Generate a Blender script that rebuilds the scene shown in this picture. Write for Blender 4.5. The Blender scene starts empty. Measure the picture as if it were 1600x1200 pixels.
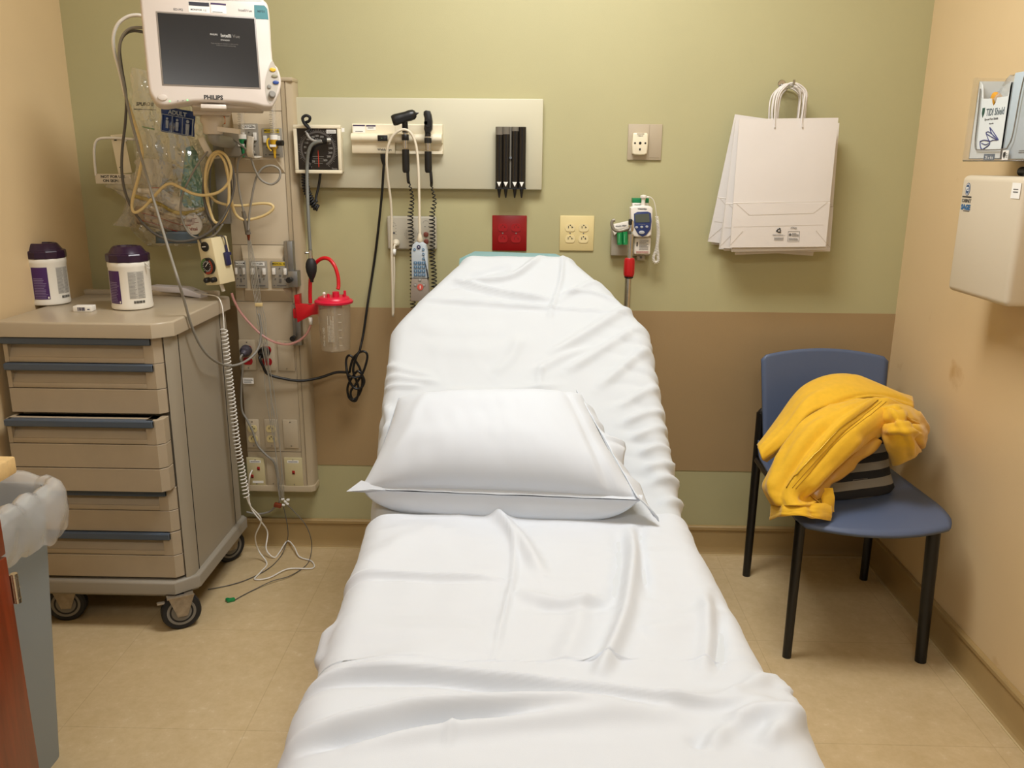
import bpy, bmesh, math, random
import numpy as np
from mathutils import Vector, Matrix, noise, Euler
random.seed(11)
PI = math.pi
scene = bpy.context.scene
COL = scene.collection

# ------------------------------------------------------------------ camera
CAM = Vector((0.0, -2.85, 1.373))
YAW, PITCH, ROLL, FPX = math.radians(-1.183), math.radians(14.706), math.radians(0.5085), 1320.86
_f = Vector((math.sin(YAW) * math.cos(PITCH), math.cos(YAW) * math.cos(PITCH), -math.sin(PITCH)))
_r = Vector((math.cos(YAW), -math.sin(YAW), 0))
_u = _r.cross(_f)
_c, _s = math.cos(ROLL), math.sin(ROLL)
CR, CU = _c * _r + _s * _u, -_s * _r + _c * _u
cam_data = bpy.data.cameras.new('camera')
cam_data.sensor_width = 36.0
cam_data.lens = 36.0 * FPX / 1600.0
cam_data.clip_start = 0.02
cam = bpy.data.objects.new('camera', cam_data)
COL.objects.link(cam)
cam.matrix_world = Matrix(((CR.x, CU.x, -_f.x, CAM.x), (CR.y, CU.y, -_f.y, CAM.y), (CR.z, CU.z, -_f.z, CAM.z), (0, 0, 0, 1)))
scene.camera = cam

def P(px, py, Y=None, Z=None, X=None):
    """Survey helper: where the sight line through a photo point meets a plane of the room."""
    d = CR * ((px - 800) / FPX) - CU * ((py - 600) / FPX) + _f
    if Y is not None: t = (Y - CAM.y) / d.y
    elif Z is not None: t = (Z - CAM.z) / d.z
    else: t = (X - CAM.x) / d.x
    return CAM + d * t

def rect(x0, y0, x1, y1, off):
    """x-left, x-right, z-bottom, z-top of an upright rectangle standing off the back wall."""
    a, b, c, d = P(x0, y0, Y=-off), P(x1, y0, Y=-off), P(x1, y1, Y=-off), P(x0, y1, Y=-off)
    return (a.x + d.x) / 2, (b.x + c.x) / 2, (c.z + d.z) / 2, (a.z + b.z) / 2

# --------------------------------------------------------------- materials
def lin(h):
    h = h.lstrip('#')
    o = []
    for i in (0, 2, 4):
        c = int(h[i:i + 2], 16) / 255
        o.append(c / 12.92 if c <= .04045 else ((c + .055) / 1.055) ** 2.4)
    return (*o, 1.0)

def mat(name, col, rough=.5, metal=0.0, var=0.0, vscale=30, bump=0.0, bscale=150, coat=0.0, spec=.5, emit=0.0, sheen=0.0, trans=0.0, stretch=None):
    m = bpy.data.materials.new(name); m.use_nodes = True
    nt = m.node_tree; b = nt.nodes['Principled BSDF']
    c = lin(col)
    b.inputs['Base Color'].default_value = c
    b.inputs['Roughness'].default_value = rough
    b.inputs['Metallic'].default_value = metal
    b.inputs['Specular IOR Level'].default_value = spec
    b.inputs['Coat Weight'].default_value = coat
    b.inputs['Sheen Weight'].default_value = sheen
    b.inputs['Transmission Weight'].default_value = trans
    if emit:
        b.inputs['Emission Color'].default_value = c; b.inputs['Emission Strength'].default_value = emit
    if var or bump:
        tc = nt.nodes.new('ShaderNodeTexCoord'); src = tc.outputs['Object']
        if stretch:
            mp = nt.nodes.new('ShaderNodeMapping'); mp.inputs['Scale'].default_value = stretch
            nt.links.new(src, mp.inputs['Vector']); src = mp.outputs['Vector']
    if var:
        n = nt.nodes.new('ShaderNodeTexNoise'); n.inputs['Scale'].default_value = vscale; n.inputs['Detail'].default_value = 5
        nt.links.new(src, n.inputs['Vector'])
        r = nt.nodes.new('ShaderNodeValToRGB')
        r.color_ramp.elements[0].position = .3; r.color_ramp.elements[1].position = .7
        r.color_ramp.elements[0].color = (*[x * (1 - var) for x in c[:3]], 1)
        r.color_ramp.elements[1].color = (*[min(1, x * (1 + var * .7)) for x in c[:3]], 1)
        nt.links.new(n.outputs['Fac'], r.inputs['Fac']); nt.links.new(r.outputs['Color'], b.inputs['Base Color'])
    if bump:
        n2 = nt.nodes.new('ShaderNodeTexNoise'); n2.inputs['Scale'].default_value = bscale; n2.inputs['Detail'].default_value = 3
        nt.links.new(src, n2.inputs['Vector'])
        bp = nt.nodes.new('ShaderNodeBump'); bp.inputs['Strength'].default_value = bump; bp.inputs['Distance'].default_value = .003
        nt.links.new(n2.outputs['Fac'], bp.inputs['Height']); nt.links.new(bp.outputs['Normal'], b.inputs['Normal'])
    return m

def clear(name, col, alpha=.25, rough=.1, spec_mix=.5, bump=0.0, bscale=30):
    """Clear or milky plastic film: part transparent, part diffuse, with a glossy skin."""
    m = bpy.data.materials.new(name); m.use_nodes = True
    nt = m.node_tree; nt.nodes.clear()
    out = nt.nodes.new('ShaderNodeOutputMaterial')
    tr = nt.nodes.new('ShaderNodeBsdfTransparent'); tr.inputs['Color'].default_value = (.97, .97, .97, 1)
    df = nt.nodes.new('ShaderNodeBsdfPrincipled'); df.inputs['Base Color'].default_value = lin(col); df.inputs['Roughness'].default_value = rough
    gl = nt.nodes.new('ShaderNodeBsdfGlossy'); gl.inputs['Roughness'].default_value = rough; gl.inputs['Color'].default_value = (1, 1, 1, 1)
    m1 = nt.nodes.new('ShaderNodeMixShader'); m1.inputs['Fac'].default_value = alpha
    nt.links.new(tr.outputs[0], m1.inputs[1]); nt.links.new(df.outputs[0], m1.inputs[2])
    fr = nt.nodes.new('ShaderNodeLayerWeight'); fr.inputs['Blend'].default_value = .25
    pw = nt.nodes.new('ShaderNodeMath'); pw.operation = 'POWER'; pw.inputs[1].default_value = 3.4; nt.links.new(fr.outputs['Facing'], pw.inputs[0])
    ad = nt.nodes.new('ShaderNodeMath'); ad.operation = 'ADD'; ad.inputs[1].default_value = .04; nt.links.new(pw.outputs[0], ad.inputs[0])
    ml = nt.nodes.new('ShaderNodeMath'); ml.operation = 'MULTIPLY'; ml.inputs[1].default_value = spec_mix
    ml.use_clamp = True; nt.links.new(ad.outputs[0], ml.inputs[0])
    m2 = nt.nodes.new('ShaderNodeMixShader')
    nt.links.new(ml.outputs[0], m2.inputs['Fac']); nt.links.new(m1.outputs[0], m2.inputs[1]); nt.links.new(gl.outputs[0], m2.inputs[2])
    nt.links.new(m2.outputs[0], out.inputs['Surface'])
    if bump:
        tc = nt.nodes.new('ShaderNodeTexCoord'); n = nt.nodes.new('ShaderNodeTexNoise'); n.inputs['Scale'].default_value = bscale
        nt.links.new(tc.outputs['Object'], n.inputs['Vector'])
        bp = nt.nodes.new('ShaderNodeBump'); bp.inputs['Strength'].default_value = bump; bp.inputs['Distance'].default_value = .01
        nt.links.new(n.outputs['Fac'], bp.inputs['Height'])
        for k in (df, gl): nt.links.new(bp.outputs['Normal'], k.inputs['Normal'])
        nt.links.new(bp.outputs['Normal'], fr.inputs['Normal'])
    return m

M = dict(
    black=mat('black_plastic', '#141414', .38), blackrubber=mat('black_rubber', '#17171a', .6),
    blackmetal=mat('black_coated_metal', '#0c0c0e', .35), chrome=mat('chrome', '#c8c6c2', .16, 1.0),
    steel=mat('brushed_steel', '#a6a29a', .35, 1.0, bump=.1, bscale=300), alu=mat('aluminium', '#9a9a98', .4, .9),
    white=mat('white_plastic', '#e6e2da', .4), whitepaint=mat('white_label', '#f0eee8', .6), greytext=mat('grey_print', '#5c5c5c', .6),
    darktext=mat('dark_print', '#262626', .6), offwhite=mat('offwhite_plastic', '#ddd4c2', .42),
    cream=mat('cream_plastic', '#e9dfc4', .4), beige=mat('beige_plastic', '#c4b597', .45), ivory=mat('ivory_plate', '#dfcd95', .4),
    greyplate=mat('grey_metal_plate', '#9c978c', .42, .3), greyplast=mat('grey_plastic', '#8b8880', .5),
    teal=mat('teal_plastic', '#3e7f86', .4), green=mat('green_plastic', '#0f7a45', .4), greengel=mat('green_cap', '#1c8a4c', .3),
    yellow=mat('yellow_plastic', '#d8b020', .4), red=mat('red_plastic', '#c3101f', .35), redplate=mat('red_plate', '#8c0c10', .32),
    darkred=mat('dark_red_print', '#a5201c', .5), blue=mat('blue_plastic', '#1d3f86', .4), navy=mat('navy_plastic', '#26264f', .45),
    purple=mat('purple_plastic', '#2c1430', .3), purplelabel=mat('purple_label', '#45205f', .5), greylabel=mat('grey_label', '#bdbab2', .6),
    gcable=mat('grey_cable', '#8f8b82', .5), dcable=mat('dark_grey_cable', '#5d5a55', .5), wcable=mat('white_cable', '#ece8e0', .45),
    hose=mat('cream_hose', '#dcc48c', .45), orange=mat('orange_plastic', '#d2691e', .45), brownclip=mat('brown_clip', '#7a3418', .5),
    pink=clear('pink_tubing', '#d79a92', .55, .2), redtube=mat('red_rubber_tube', '#cf1220', .3),
)

# ------------------------------------------------------------ mesh builder
def frame(o, x, z=None, y=None):
    """Matrix with origin o and given local axes."""
    x = Vector(x).normalized()
    if z is not None:
        z = Vector(z).normalized(); y = z.cross(x).normalized(); z = x.cross(y)
    else:
        y = Vector(y).normalized(); z = x.cross(y).normalized(); y = z.cross(x)
    o = Vector(o)
    return Matrix(((x.x, y.x, z.x, o.x), (x.y, y.y, z.y, o.y), (x.z, y.z, z.z, o.z), (0, 0, 0, 1)))

def face_back(o):   # a plane facing the viewer on the back wall: local x right, y up, z out of the wall
    return frame(o, (1, 0, 0), y=(0, 0, 1))
def face_right(o):  # a plane on the right wall: local x towards the viewer (reading direction), y up, z out of the wall
    return frame(o, (0, -1, 0), y=(0, 0, 1))

def spline(pts, n=8, closed=False):
    pts = [Vector(p) for p in pts]; out = []
    N = len(pts); rng = N if closed else N - 1
    for i in range(rng):
        g = (lambda k: pts[k % N]) if closed else (lambda k: pts[min(max(k, 0), N - 1)])
        p0, p1, p2, p3 = g(i - 1), g(i), g(i + 1), g(i + 2)
        for k in range(n):
            t = k / n
            out.append(.5 * ((2 * p1) + (p2 - p0) * t + (2 * p0 - 5 * p1 + 4 * p2 - p3) * t * t + (3 * p1 - p0 - 3 * p2 + p3) * t ** 3))
    if not closed: out.append(pts[-1])
    return out

class MB:
    def __init__(self, *mats):
        self.v, self.f, self.fm, self.mats = [], [], [], list(mats); self.cur = 0
    def use(self, m):
        if m not in self.mats: self.mats.append(m)
        self.cur = self.mats.index(m); return self
    def add(self, vs, fs, Mx=None):
        b = len(self.v)
        self.v += [(Mx @ Vector(p)) if Mx else Vector(p) for p in vs]
        self.f += [tuple(b + i for i in f) for f in fs]; self.fm += [self.cur] * len(fs)
        return self
    def from_bm(self, bm, Mx=None):
        bm.verts.index_update()
        self.add([v.co.copy() for v in bm.verts], [[v.index for v in f.verts] for f in bm.faces], Mx); bm.free(); return self
    def box(self, c, s, Mx=None, bev=0.0, seg=2, taper=None):
        bm = bmesh.new(); bmesh.ops.create_cube(bm, size=1)
        for v in bm.verts:
            k = 1.0
            if taper and v.co.z > 0: k = taper
            v.co = Vector((c[0] + v.co.x * s[0] * k, c[1] + v.co.y * s[1] * k, c[2] + v.co.z * s[2]))
        if bev: bmesh.ops.bevel(bm, geom=bm.edges[:], offset=min(bev, min(s) * .49), segments=seg, affect='EDGES', profile=.5)
        return self.from_bm(bm, Mx)
    def span(self, a, b, bev=0.0, seg=2, Mx=None):
        return self.box([(a[i] + b[i]) / 2 for i in range(3)], [abs(b[i] - a[i]) for i in range(3)], Mx, bev, seg)
    def prism(self, pts, z0, z1, Mx=None, bev=0.0, seg=2):
        """polygon in local xy extruded from z0 to z1"""
        bm = bmesh.new()
        vs = [bm.verts.new((p[0], p[1], z0)) for p in pts]
        f = bm.faces.new(vs)
        r = bmesh.ops.extrude_face_region(bm, geom=[f])
        for e in r['geom']:
            if isinstance(e, bmesh.types.BMVert): e.co.z = z1
        bmesh.ops.recalc_face_normals(bm, faces=bm.faces[:])
        if bev:
            top = [e for e in bm.edges if all(abs(v.co.z - z1) < 1e-6 for v in e.verts)]
            bmesh.ops.bevel(bm, geom=top, offset=bev, segments=seg, affect='EDGES', profile=.5)
        return self.from_bm(bm, Mx)
    def lathe(self, prof, Mx=None, n=28):
        vs, fs = [], []
        for r, z in prof:
            for k in range(n):
                a = 2 * PI * k / n; vs.append((r * math.cos(a), r * math.sin(a), z))
        for i in range(len(prof) - 1):
            for k in range(n):
                fs.append((i * n + k, i * n + (k + 1) % n, (i + 1) * n + (k + 1) % n, (i + 1) * n + k))
        fs.append(tuple(reversed(range(n)))); fs.append(tuple((len(prof) - 1) * n + k for k in range(n)))
        return self.add(vs, fs, Mx)
    def cyl(self, a, b, r, r2=None, n=20):
        a, b = Vector(a), Vector(b); d = b - a
        x = d.orthogonal()
        return self.lathe([(r, 0), (r if r2 is None else r2, d.length)], frame(a, x, z=d), n)
    def tube(self, pts, r, n=8, closed=False):
        pts = [Vector(p) for p in pts]; N = len(pts); vs, fs = [], []
        up = None
        for i, p in enumerate(pts):
            if closed: t = pts[(i + 1) % N] - pts[i - 1]
            else: t = pts[min(i + 1, N - 1)] - pts[max(i - 1, 0)]
            if t.length < 1e-9: t = Vector((0, 0, 1))
            t.normalize()
            if up is None: up = t.orthogonal().normalized()
            up = up - t * up.dot(t)
            if up.length < 1e-6: up = t.orthogonal()
            up.normalize(); s = t.cross(up)
            rr = r[min(i, len(r) - 1)] if isinstance(r, (list, tuple)) else r
            for k in range(n):
                a = 2 * PI * k / n; vs.append(p + (up * math.cos(a) + s * math.sin(a)) * rr)
        for i in range(N if closed else N - 1):
            j = (i + 1) % N
            for k in range(n): fs.append((i * n + k, i * n + (k + 1) % n, j * n + (k + 1) % n, j * n + k))
        if not closed:
            fs.append(tuple(reversed(range(n)))); fs.append(tuple((N - 1) * n + k for k in range(n)))
        return self.add(vs, fs)
    def grid(self, rows, closed=False):
        nr, nc = len(rows), len(rows[0]); vs = [p for r in rows for p in r]; fs = []
        for i in range(nr - 1):
            for j in range(nc if closed else nc - 1):
                k = (j + 1) % nc
                fs.append((i * nc + j, i * nc + k, (i + 1) * nc + k, (i + 1) * nc + j))
        return self.add(vs, fs)
    def text(self, s, size, Mx, align='CENTER', depth=.0004, bold=0.0, sx=1.0, shear=0.0):
        cu = bpy.data.curves.new('lettering', 'FONT'); cu.body = s; cu.size = size; cu.align_x = align; cu.align_y = 'CENTER'
        cu.extrude = depth / 2; cu.offset = bold; cu.shear = shear; cu.resolution_u = 2
        ob = bpy.data.objects.new('lettering', cu); COL.objects.link(ob)
        bpy.context.view_layer.update()
        me = bpy.data.meshes.new_from_object(ob.evaluated_get(bpy.context.evaluated_depsgraph_get()))
        T = Mx @ Matrix.Diagonal((sx, 1, 1, 1))
        self.add([v.co.copy() for v in me.vertices], [tuple(p.vertices) for p in me.polygons], T)
        bpy.data.objects.remove(ob); bpy.data.curves.remove(cu); bpy.data.meshes.remove(me)
        return self
    def lines(self, Mx, w, h, n, col=None, seed=0, fill=.62):
        """rows of tiny print, too small to read"""
        rnd = random.Random(seed)
        for i in range(n):
            y = h * (.5 - (i + .5) / n); x = -w / 2; e = w / 2 * (1 if rnd.random() < .7 else rnd.uniform(.2, .9))
            while x < e - .0005:
                L = min(rnd.uniform(.03, .16) * w, e - x)
                self.box((x + L / 2, y, .0002), (L * .86, h / n * fill * .6, .0003), Mx); x += L
        return self
    def build(self, name, parent=None, angle=38, sub=0, solid=0.0, label=None, flat=False):
        off = Vector((0, 0, 0))
        if parent is not None:
            o = parent
            while o is not None: off += Vector(o.location); o = o.parent
        else:
            lo = Vector([min(p[i] for p in self.v) for i in range(3)]); hi = Vector([max(p[i] for p in self.v) for i in range(3)])
            off = Vector(((lo.x + hi.x) / 2, (lo.y + hi.y) / 2, lo.z))
        me = bpy.data.meshes.new(name)
        me.from_pydata([tuple(p - off) for p in self.v], [], self.f)
        for m in self.mats: me.materials.append(m)
        me.polygons.foreach_set('material_index', self.fm)
        bm = bmesh.new(); bm.from_mesh(me); bmesh.ops.recalc_face_normals(bm, faces=bm.faces[:]); bm.to_mesh(me); bm.free()
        if not flat:
            me.polygons.foreach_set('use_smooth', [True] * len(me.polygons)); me.set_sharp_from_angle(angle=math.radians(angle))
        me.update()
        ob = bpy.data.objects.new(name, me); COL.objects.link(ob)
        if parent is not None: ob.parent = parent
        else: ob.location = off
        if solid:
            s = ob.modifiers.new('thickness', 'SOLIDIFY'); s.thickness = solid; s.offset = 0
        if sub:
            s = ob.modifiers.new('smooth', 'SUBSURF'); s.levels = sub; s.render_levels = sub
        if label: ob['label'] = label
        return ob

def tag(o, label, cat, group=None):
    o['label'] = label; o['category'] = cat
    if group: o['group'] = group
    return o
def thing(name, label, cat, loc, group=None):
    o = bpy.data.objects.new(name, None); o.empty_display_size = .05
    o.location = Vector(loc); COL.objects.link(o)
    return tag(o, label, cat, group)
def struct(o): o['kind'] = 'structure'; return o
def one(mb, name, label, cat, group=None, **k): return tag(mb.build(name, **k), label, cat, group)

# ---------------------------------------------------------------- the room
XL, XR, CEIL = -1.497, 1.234, 2.62
YF = -4.6

def wall_mat(name, col, rough=.5):
    return mat(name, col, rough, var=.03, vscale=3, bump=.12, bscale=420)
m_green = wall_mat('green_wall_paint', '#b4ae84', .46)
m_beige = wall_mat('beige_wall_paint', '#dcc297', .5)
m_band = mat('tan_wall_band', '#a48a63', .5, var=.03, vscale=4, bump=.1, bscale=300)
m_ceil = mat('white_ceiling_tile', '#dedacd', .8, var=.05, vscale=60, bump=.2, bscale=120)

# scuffs on the right wall paint
def scuffed(m, spots):
    nt = m.node_tree; b = nt.nodes['Principled BSDF']
    src = b.inputs['Base Color'].links[0].from_socket
    n = nt.nodes.new('ShaderNodeTexNoise'); n.inputs['Scale'].default_value = 7; n.inputs['Detail'].default_value = 8
    tc = nt.nodes.new('ShaderNodeTexCoord'); nt.links.new(tc.outputs['Object'], n.inputs['Vector'])
    r = nt.nodes.new('ShaderNodeValToRGB'); r.color_ramp.elements[0].position = .70; r.color_ramp.elements[1].position = .84
    nt.links.new(n.outputs['Fac'], r.inputs['Fac'])
    mx = nt.nodes.new('ShaderNodeMixRGB'); mx.blend_type = 'MULTIPLY'; mx.inputs['Color2'].default_value = lin('#dcc7a4')
    nt.links.new(r.outputs['Color'], mx.inputs['Fac']); nt.links.new(src, mx.inputs['Color1']); nt.links.new(mx.outputs['Color'], b.inputs['Base Color'])
scuffed(m_beige, 1)

# sheet-vinyl floor: mottled cream tiles with fine joints and pale flecks
def floor_mat():
    m = mat('vinyl_floor_tile', '#cbb083', .34, bump=.05, bscale=200)
    nt = m.node_tree; b = nt.nodes['Principled BSDF']; L = nt.links
    tc = nt.nodes.new('ShaderNodeTexCoord')
    n1 = nt.nodes.new('ShaderNodeTexNoise'); n1.inputs['Scale'].default_value = 34; n1.inputs['Detail'].default_value = 6; n1.inputs['Roughness'].default_value = .7
    r1 = nt.nodes.new('ShaderNodeValToRGB'); e = r1.color_ramp.elements
    e[0].position = .33; e[0].color = lin('#cbb388'); e[1].position = .62; e[1].color = lin('#d5be96')
    k = e.new(.72); k.color = lin('#deccaa')
    n2 = nt.nodes.new('ShaderNodeTexNoise'); n2.inputs['Scale'].default_value = 2.2; n2.inputs['Detail'].default_value = 4
    r2 = nt.nodes.new('ShaderNodeValToRGB'); r2.color_ramp.elements[0].position = .3; r2.color_ramp.elements[0].color = (.86, .84, .8, 1); r2.color_ramp.elements[1].position = .65
    mx = nt.nodes.new('ShaderNodeMixRGB'); mx.blend_type = 'MULTIPLY'; mx.inputs['Fac'].default_value = 1
    br = nt.nodes.new('ShaderNodeTexBrick'); br.offset = 0; br.inputs['Scale'].default_value = 1; br.inputs['Brick Width'].default_value = .46
    br.inputs['Row Height'].default_value = .46; br.inputs['Mortar Size'].default_value = .0014; br.inputs['Mortar Smooth'].default_value = .3
    br.inputs['Color1'].default_value = br.inputs['Color2'].default_value = (1, 1, 1, 1); br.inputs['Mortar'].default_value = (.62, .56, .48, 1)
    m2 = nt.nodes.new('ShaderNodeMixRGB'); m2.blend_type = 'MULTIPLY'; m2.inputs['Fac'].default_value = .4
    mp = nt.nodes.new('ShaderNodeMapping'); mp.inputs['Location'].default_value = (.1, .18, 0)
    for n in (n1, n2): L.new(tc.outputs['Object'], n.inputs['Vector'])
    L.new(tc.outputs['Object'], mp.inputs['Vector']); L.new(mp.outputs['Vector'], br.inputs['Vector'])
    L.new(n1.outputs['Fac'], r1.inputs['Fac']); L.new(n2.outputs['Fac'], r2.inputs['Fac'])
    L.new(r1.outputs['Color'], mx.inputs['Color1']); L.new(r2.outputs['Color'], mx.inputs['Color2'])
    L.new(mx.outputs['Color'], m2.inputs['Color1']); L.new(br.outputs['Color'], m2.inputs['Color2'])
    L.new(m2.outputs['Color'], b.inputs['Base Color'])
    return m
m_floor = floor_mat()
struct(MB(m_floor).span((XL - .1, YF, -.1), (XR + .1, .1, 0)).build('floor'))
struct(MB(m_ceil).span((XL - .1, YF, CEIL), (XR + .1, .1, CEIL + .1)).build('ceiling'))
struct(MB(m_green).span((XL - .1, 0, 0), (XR + .1, .1, CEIL)).build('wall_back'))
struct(MB(m_beige).span((XL - .1, YF, 0), (XL, 0, CEIL)).build('wall_left'))
struct(MB(m_beige).span((XR, YF, 0), (XR + .1, 0, CEIL)).build('wall_right'))
zb = (P(489, 725.6, Y=0).z + P(1178, 736.6, Y=0).z) / 2; zt = (P(600, 481.5, Y=0).z + P(1399, 489.4, Y=0).z) / 2
struct(MB(m_band).span((XL, -.002, zb), (XR, 0, zt)).build('trim_1'))

m_base = mat('tan_cove_base', '#a68b5c', .42, var=.05, vscale=8, bump=.06, bscale=90)
def cove(name, Mx, L):   # cove base: lip at the top, cove toe at the floor, pale bead where it meets the vinyl
    z = .107
    prof = [(0, 0), (.022, 0), (.022, .004), (.016, .007), (.012, .016), (.0105, .03), (.0095, z - .018), (.014, z - .014), (.014, z - .004), (.010, z), (0, z)]
    mb = MB(m_base); n = len(prof)
    vs = [(x, y, k * L) for k in (0, 1) for x, y in prof]
    fs = [(i, (i + 1) % n, n + (i + 1) % n, n + i) for i in range(n)] + [tuple(reversed(range(n))), tuple(range(n, 2 * n))]
    mb.add(vs, fs, Mx)
    mb.use(mat('pale_sealant', '#cdb88d', .5)).box((.024, .0015, L / 2), (.006, .003, L), Mx)
    return struct(mb.build(name))
cove('baseboard_back', Matrix(((0, 0, 1, XL), (-1, 0, 0, 0), (0, 1, 0, 0), (0, 0, 0, 1))), XR - XL)
cove('baseboard_right', Matrix(((-1, 0, 0, XR), (0, 0, 1, YF), (0, 1, 0, 0), (0, 0, 0, 1))), -YF - .024)
cove('baseboard_left', Matrix(((1, 0, 0, XL), (0, 0, 1, YF), (0, 1, 0, 0), (0, 0, 0, 1))), -YF - .024)

# --------------------------------------------------------------- the light
m_diff = mat('lit_diffuser', '#fff6e4', .5, emit=3.0)
def troffer(n, x, y, w, d, power):
    t = struct(MB(M['whitepaint']).span((x - w / 2 - .03, y - d / 2 - .03, CEIL - .015), (x + w / 2 + .03, y + d / 2 + .03, CEIL)).use(m_diff).span((x - w / 2, y - d / 2, CEIL - .02), (x + w / 2, y + d / 2, CEIL - .014)).build('trim_%d' % n))
    l = bpy.data.lights.new('ceiling_lamp', 'AREA'); l.shape = 'RECTANGLE'; l.size, l.size_y = w, d; l.energy = power; l.color = LCOL
    o = bpy.data.objects.new('ceiling_lamp', l); o.location = (x, y, CEIL - .03); COL.objects.link(o)
LCOL = (.97, .985, 1.0)
troffer(2, .05, -.95, .9, .5, 24)
troffer(3, .0, -3.3, 1.2, .6, 16)
w = bpy.data.worlds.new('world'); w.use_nodes = True; scene.world = w
w.node_tree.nodes['Background'].inputs['Color'].default_value = (.95, .975, 1.0, 1); w.node_tree.nodes['Background'].inputs['Strength'].default_value = .26
scene.view_settings.view_transform = 'Standard'; scene.view_settings.look = 'None'; scene.view_settings.exposure = 0.36; scene.view_settings.gamma = 1.0
scene.view_settings.use_curve_mapping = False
scene.cycles.use_denoising = True
scene.cycles.max_bounces = 8; scene.cycles.transparent_max_bounces = 16; scene.cycles.caustics_reflective = False; scene.cycles.caustics_refractive = False

# ------------------------------------------------------------------ the bed
BO = Vector((0.0, -1.05, 0.0)); BY = Vector((-.046, .999, 0)).normalized(); BX = Vector((BY.y, -BY.x, 0))
ZF, ANG, LB, LF = .60, math.radians(31.6), .922, -1.02   # deck height, back-rest angle, back length, foot end
def heading(v):
    a = min(max((v + .09) / .18, 0), 1); a = a * a * (3 - 2 * a) * ANG
    if v > LB: a = ANG - min((v - LB) / .06, 1) * math.radians(100)
    return a
_T = {}
def _path():
    st = .005
    y, z = 0.0, ZF; v = 0.0; _T[0] = (0.0, ZF)
    for k in range(0, 260):
        a = heading((k + .5) * st); y += math.cos(a) * st; z += math.sin(a) * st; _T[k + 1] = (y, z)
    y, z = 0.0, ZF
    for k in range(0, 260):
        a = heading(-(k + .5) * st); y -= math.cos(a) * st; z -= math.sin(a) * st; _T[-k - 1] = (y, z)
    dz = ZF - _T[-100][1]; 
    for k in _T: _T[k] = (_T[k][0], _T[k][1] + dz)
_path()
def bed_at(v):
    k = v / .005; i = math.floor(k); t = k - i
    a, b = _T[max(-260, min(260, i))], _T[max(-260, min(260, i + 1))]
    y, z = a[0] + (b[0] - a[0]) * t, a[1] + (b[1] - a[1]) * t
    h = heading(v)
    return BO + BY * y + Vector((0, 0, z)), BY * -math.sin(h) + Vector((0, 0, math.cos(h)))
def half_w(v):
    if v < .62: return .352 + .01 * max(0, min(1, (v + .2) / .5))
    return .362 - min(1, (v - .62) / (LB - .62)) ** 1.15 * .180
def bed_uv(px, py):
    """bed coordinates (x across, v along) of a photo point on the lying surface"""
    best = None
    d = (P(px, py, Y=0) - CAM).normalized()
    prev = None
    for k in range(-220, 196):
        c, n = bed_at(k * .005)
        s = (CAM - c).dot(n) ; t = -s / d.dot(n); p = CAM + d * t
        e = (p - c).dot(BY * math.cos(heading(k * .005)) + Vector((0, 0, math.sin(heading(k * .005)))))
        if best is None or abs(e) < best[0]: best = (abs(e), (p - c).dot(BX), k * .005)
    return best[1], best[2]

class Wrinkles:
    """ridges along polylines plus soft noise, as height over the bed coordinates"""
    def __init__(self, ridges):
        self.r = []
        for pts, wd, ht in ridges:
            q = spline([Vector((*bed_uv(*p), 0)) for p in pts], 5)
            self.r.append((np.array([(p.x, p.y) for p in q]), wd, ht))
    def h(self, x, v):
        x = np.asarray(x); v = np.asarray(v); o = np.zeros_like(x)
        for q, wd, ht in self.r:
            best = np.full_like(x, 9.0); tt = np.zeros_like(x); n = len(q) - 1
            for i in range(n):
                a, b = q[i], q[i + 1]; dx, dy = b - a; L2 = dx * dx + dy * dy + 1e-12
                t = np.clip(((x - a[0]) * dx + (v - a[1]) * dy) / L2, 0, 1)
                d = np.hypot(x - a[0] - t * dx, v - a[1] - t * dy)
                m = d < best; best = np.where(m, d, best); tt = np.where(m, (i + t) / n, tt)
            o += 1.5 * ht * np.exp(-(best / wd) ** 2) * np.clip(np.sin(PI * np.clip(tt, .04, .96)) * 1.6, 0, 1)
        return o

def sheet(name, v0, v1, nv, wr, lift, drop, extra, nx=110, flare=.10, m=None, edge=None, hump=None):
    R = .045
    rows_x, rows_v, bases = [], [], []
    vs = np.linspace(v0, v1, nv)
    for v in vs:
        c, n = bed_at(v); w = half_w(v); row = []
        dl, dr = drop(v)
        arc = R * PI / 2
        tot = 2 * (w - R) + 2 * arc + dl + dr
        xs = []
        for j in range(nx):
            s = -(w - R) - arc - dl + tot * j / (nx - 1)
            a = abs(s); sg = 1 if s >= 0 else -1
            if a <= w - R: p = c + BX * s + n * lift; nn = n; d = 0
            elif a <= w - R + arc:
                th = (a - (w - R)) / R
                p = c + BX * sg * (w - R + math.sin(th) * (R + lift)) + n * (lift + (math.cos(th) - 1) * (R + lift)); nn = (n * math.cos(th) + BX * sg * math.sin(th))
                d = 0
            else:
                d = a - (w - R) - arc
                q = c + BX * sg * (w + lift) + n * (lift - R - lift)
                k = min(1, d / .12); dn = (-n * (1 - k) + Vector((0, 0, -1)) * k).normalized()
                p = q + (-n * (min(d, .12) * .5)) + Vector((0, 0, -1)) * (d - min(d, .12) * .5) + BX * sg * d * flare
                nn = BX * sg
            row.append((p, nn, s, d))
        bases.append(row)
    X = np.array([[e[2] for e in r] for r in bases]); V = np.repeat(vs[:, None], nx, 1)
    H = wr.h(X, V)
    out = []
    for i, r in enumerate(bases):
        o = []
        for j, (p, nn, s, d) in enumerate(r):
            h = float(H[i, j]) * (1 if d < .02 else max(.0, 1 - d * 6)) + extra(s, float(vs[i]), d, half_w(float(vs[i])))
            o.append(p + nn * h)
        out.append(o)
    mb = MB(m).grid(out)
    return mb

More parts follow.
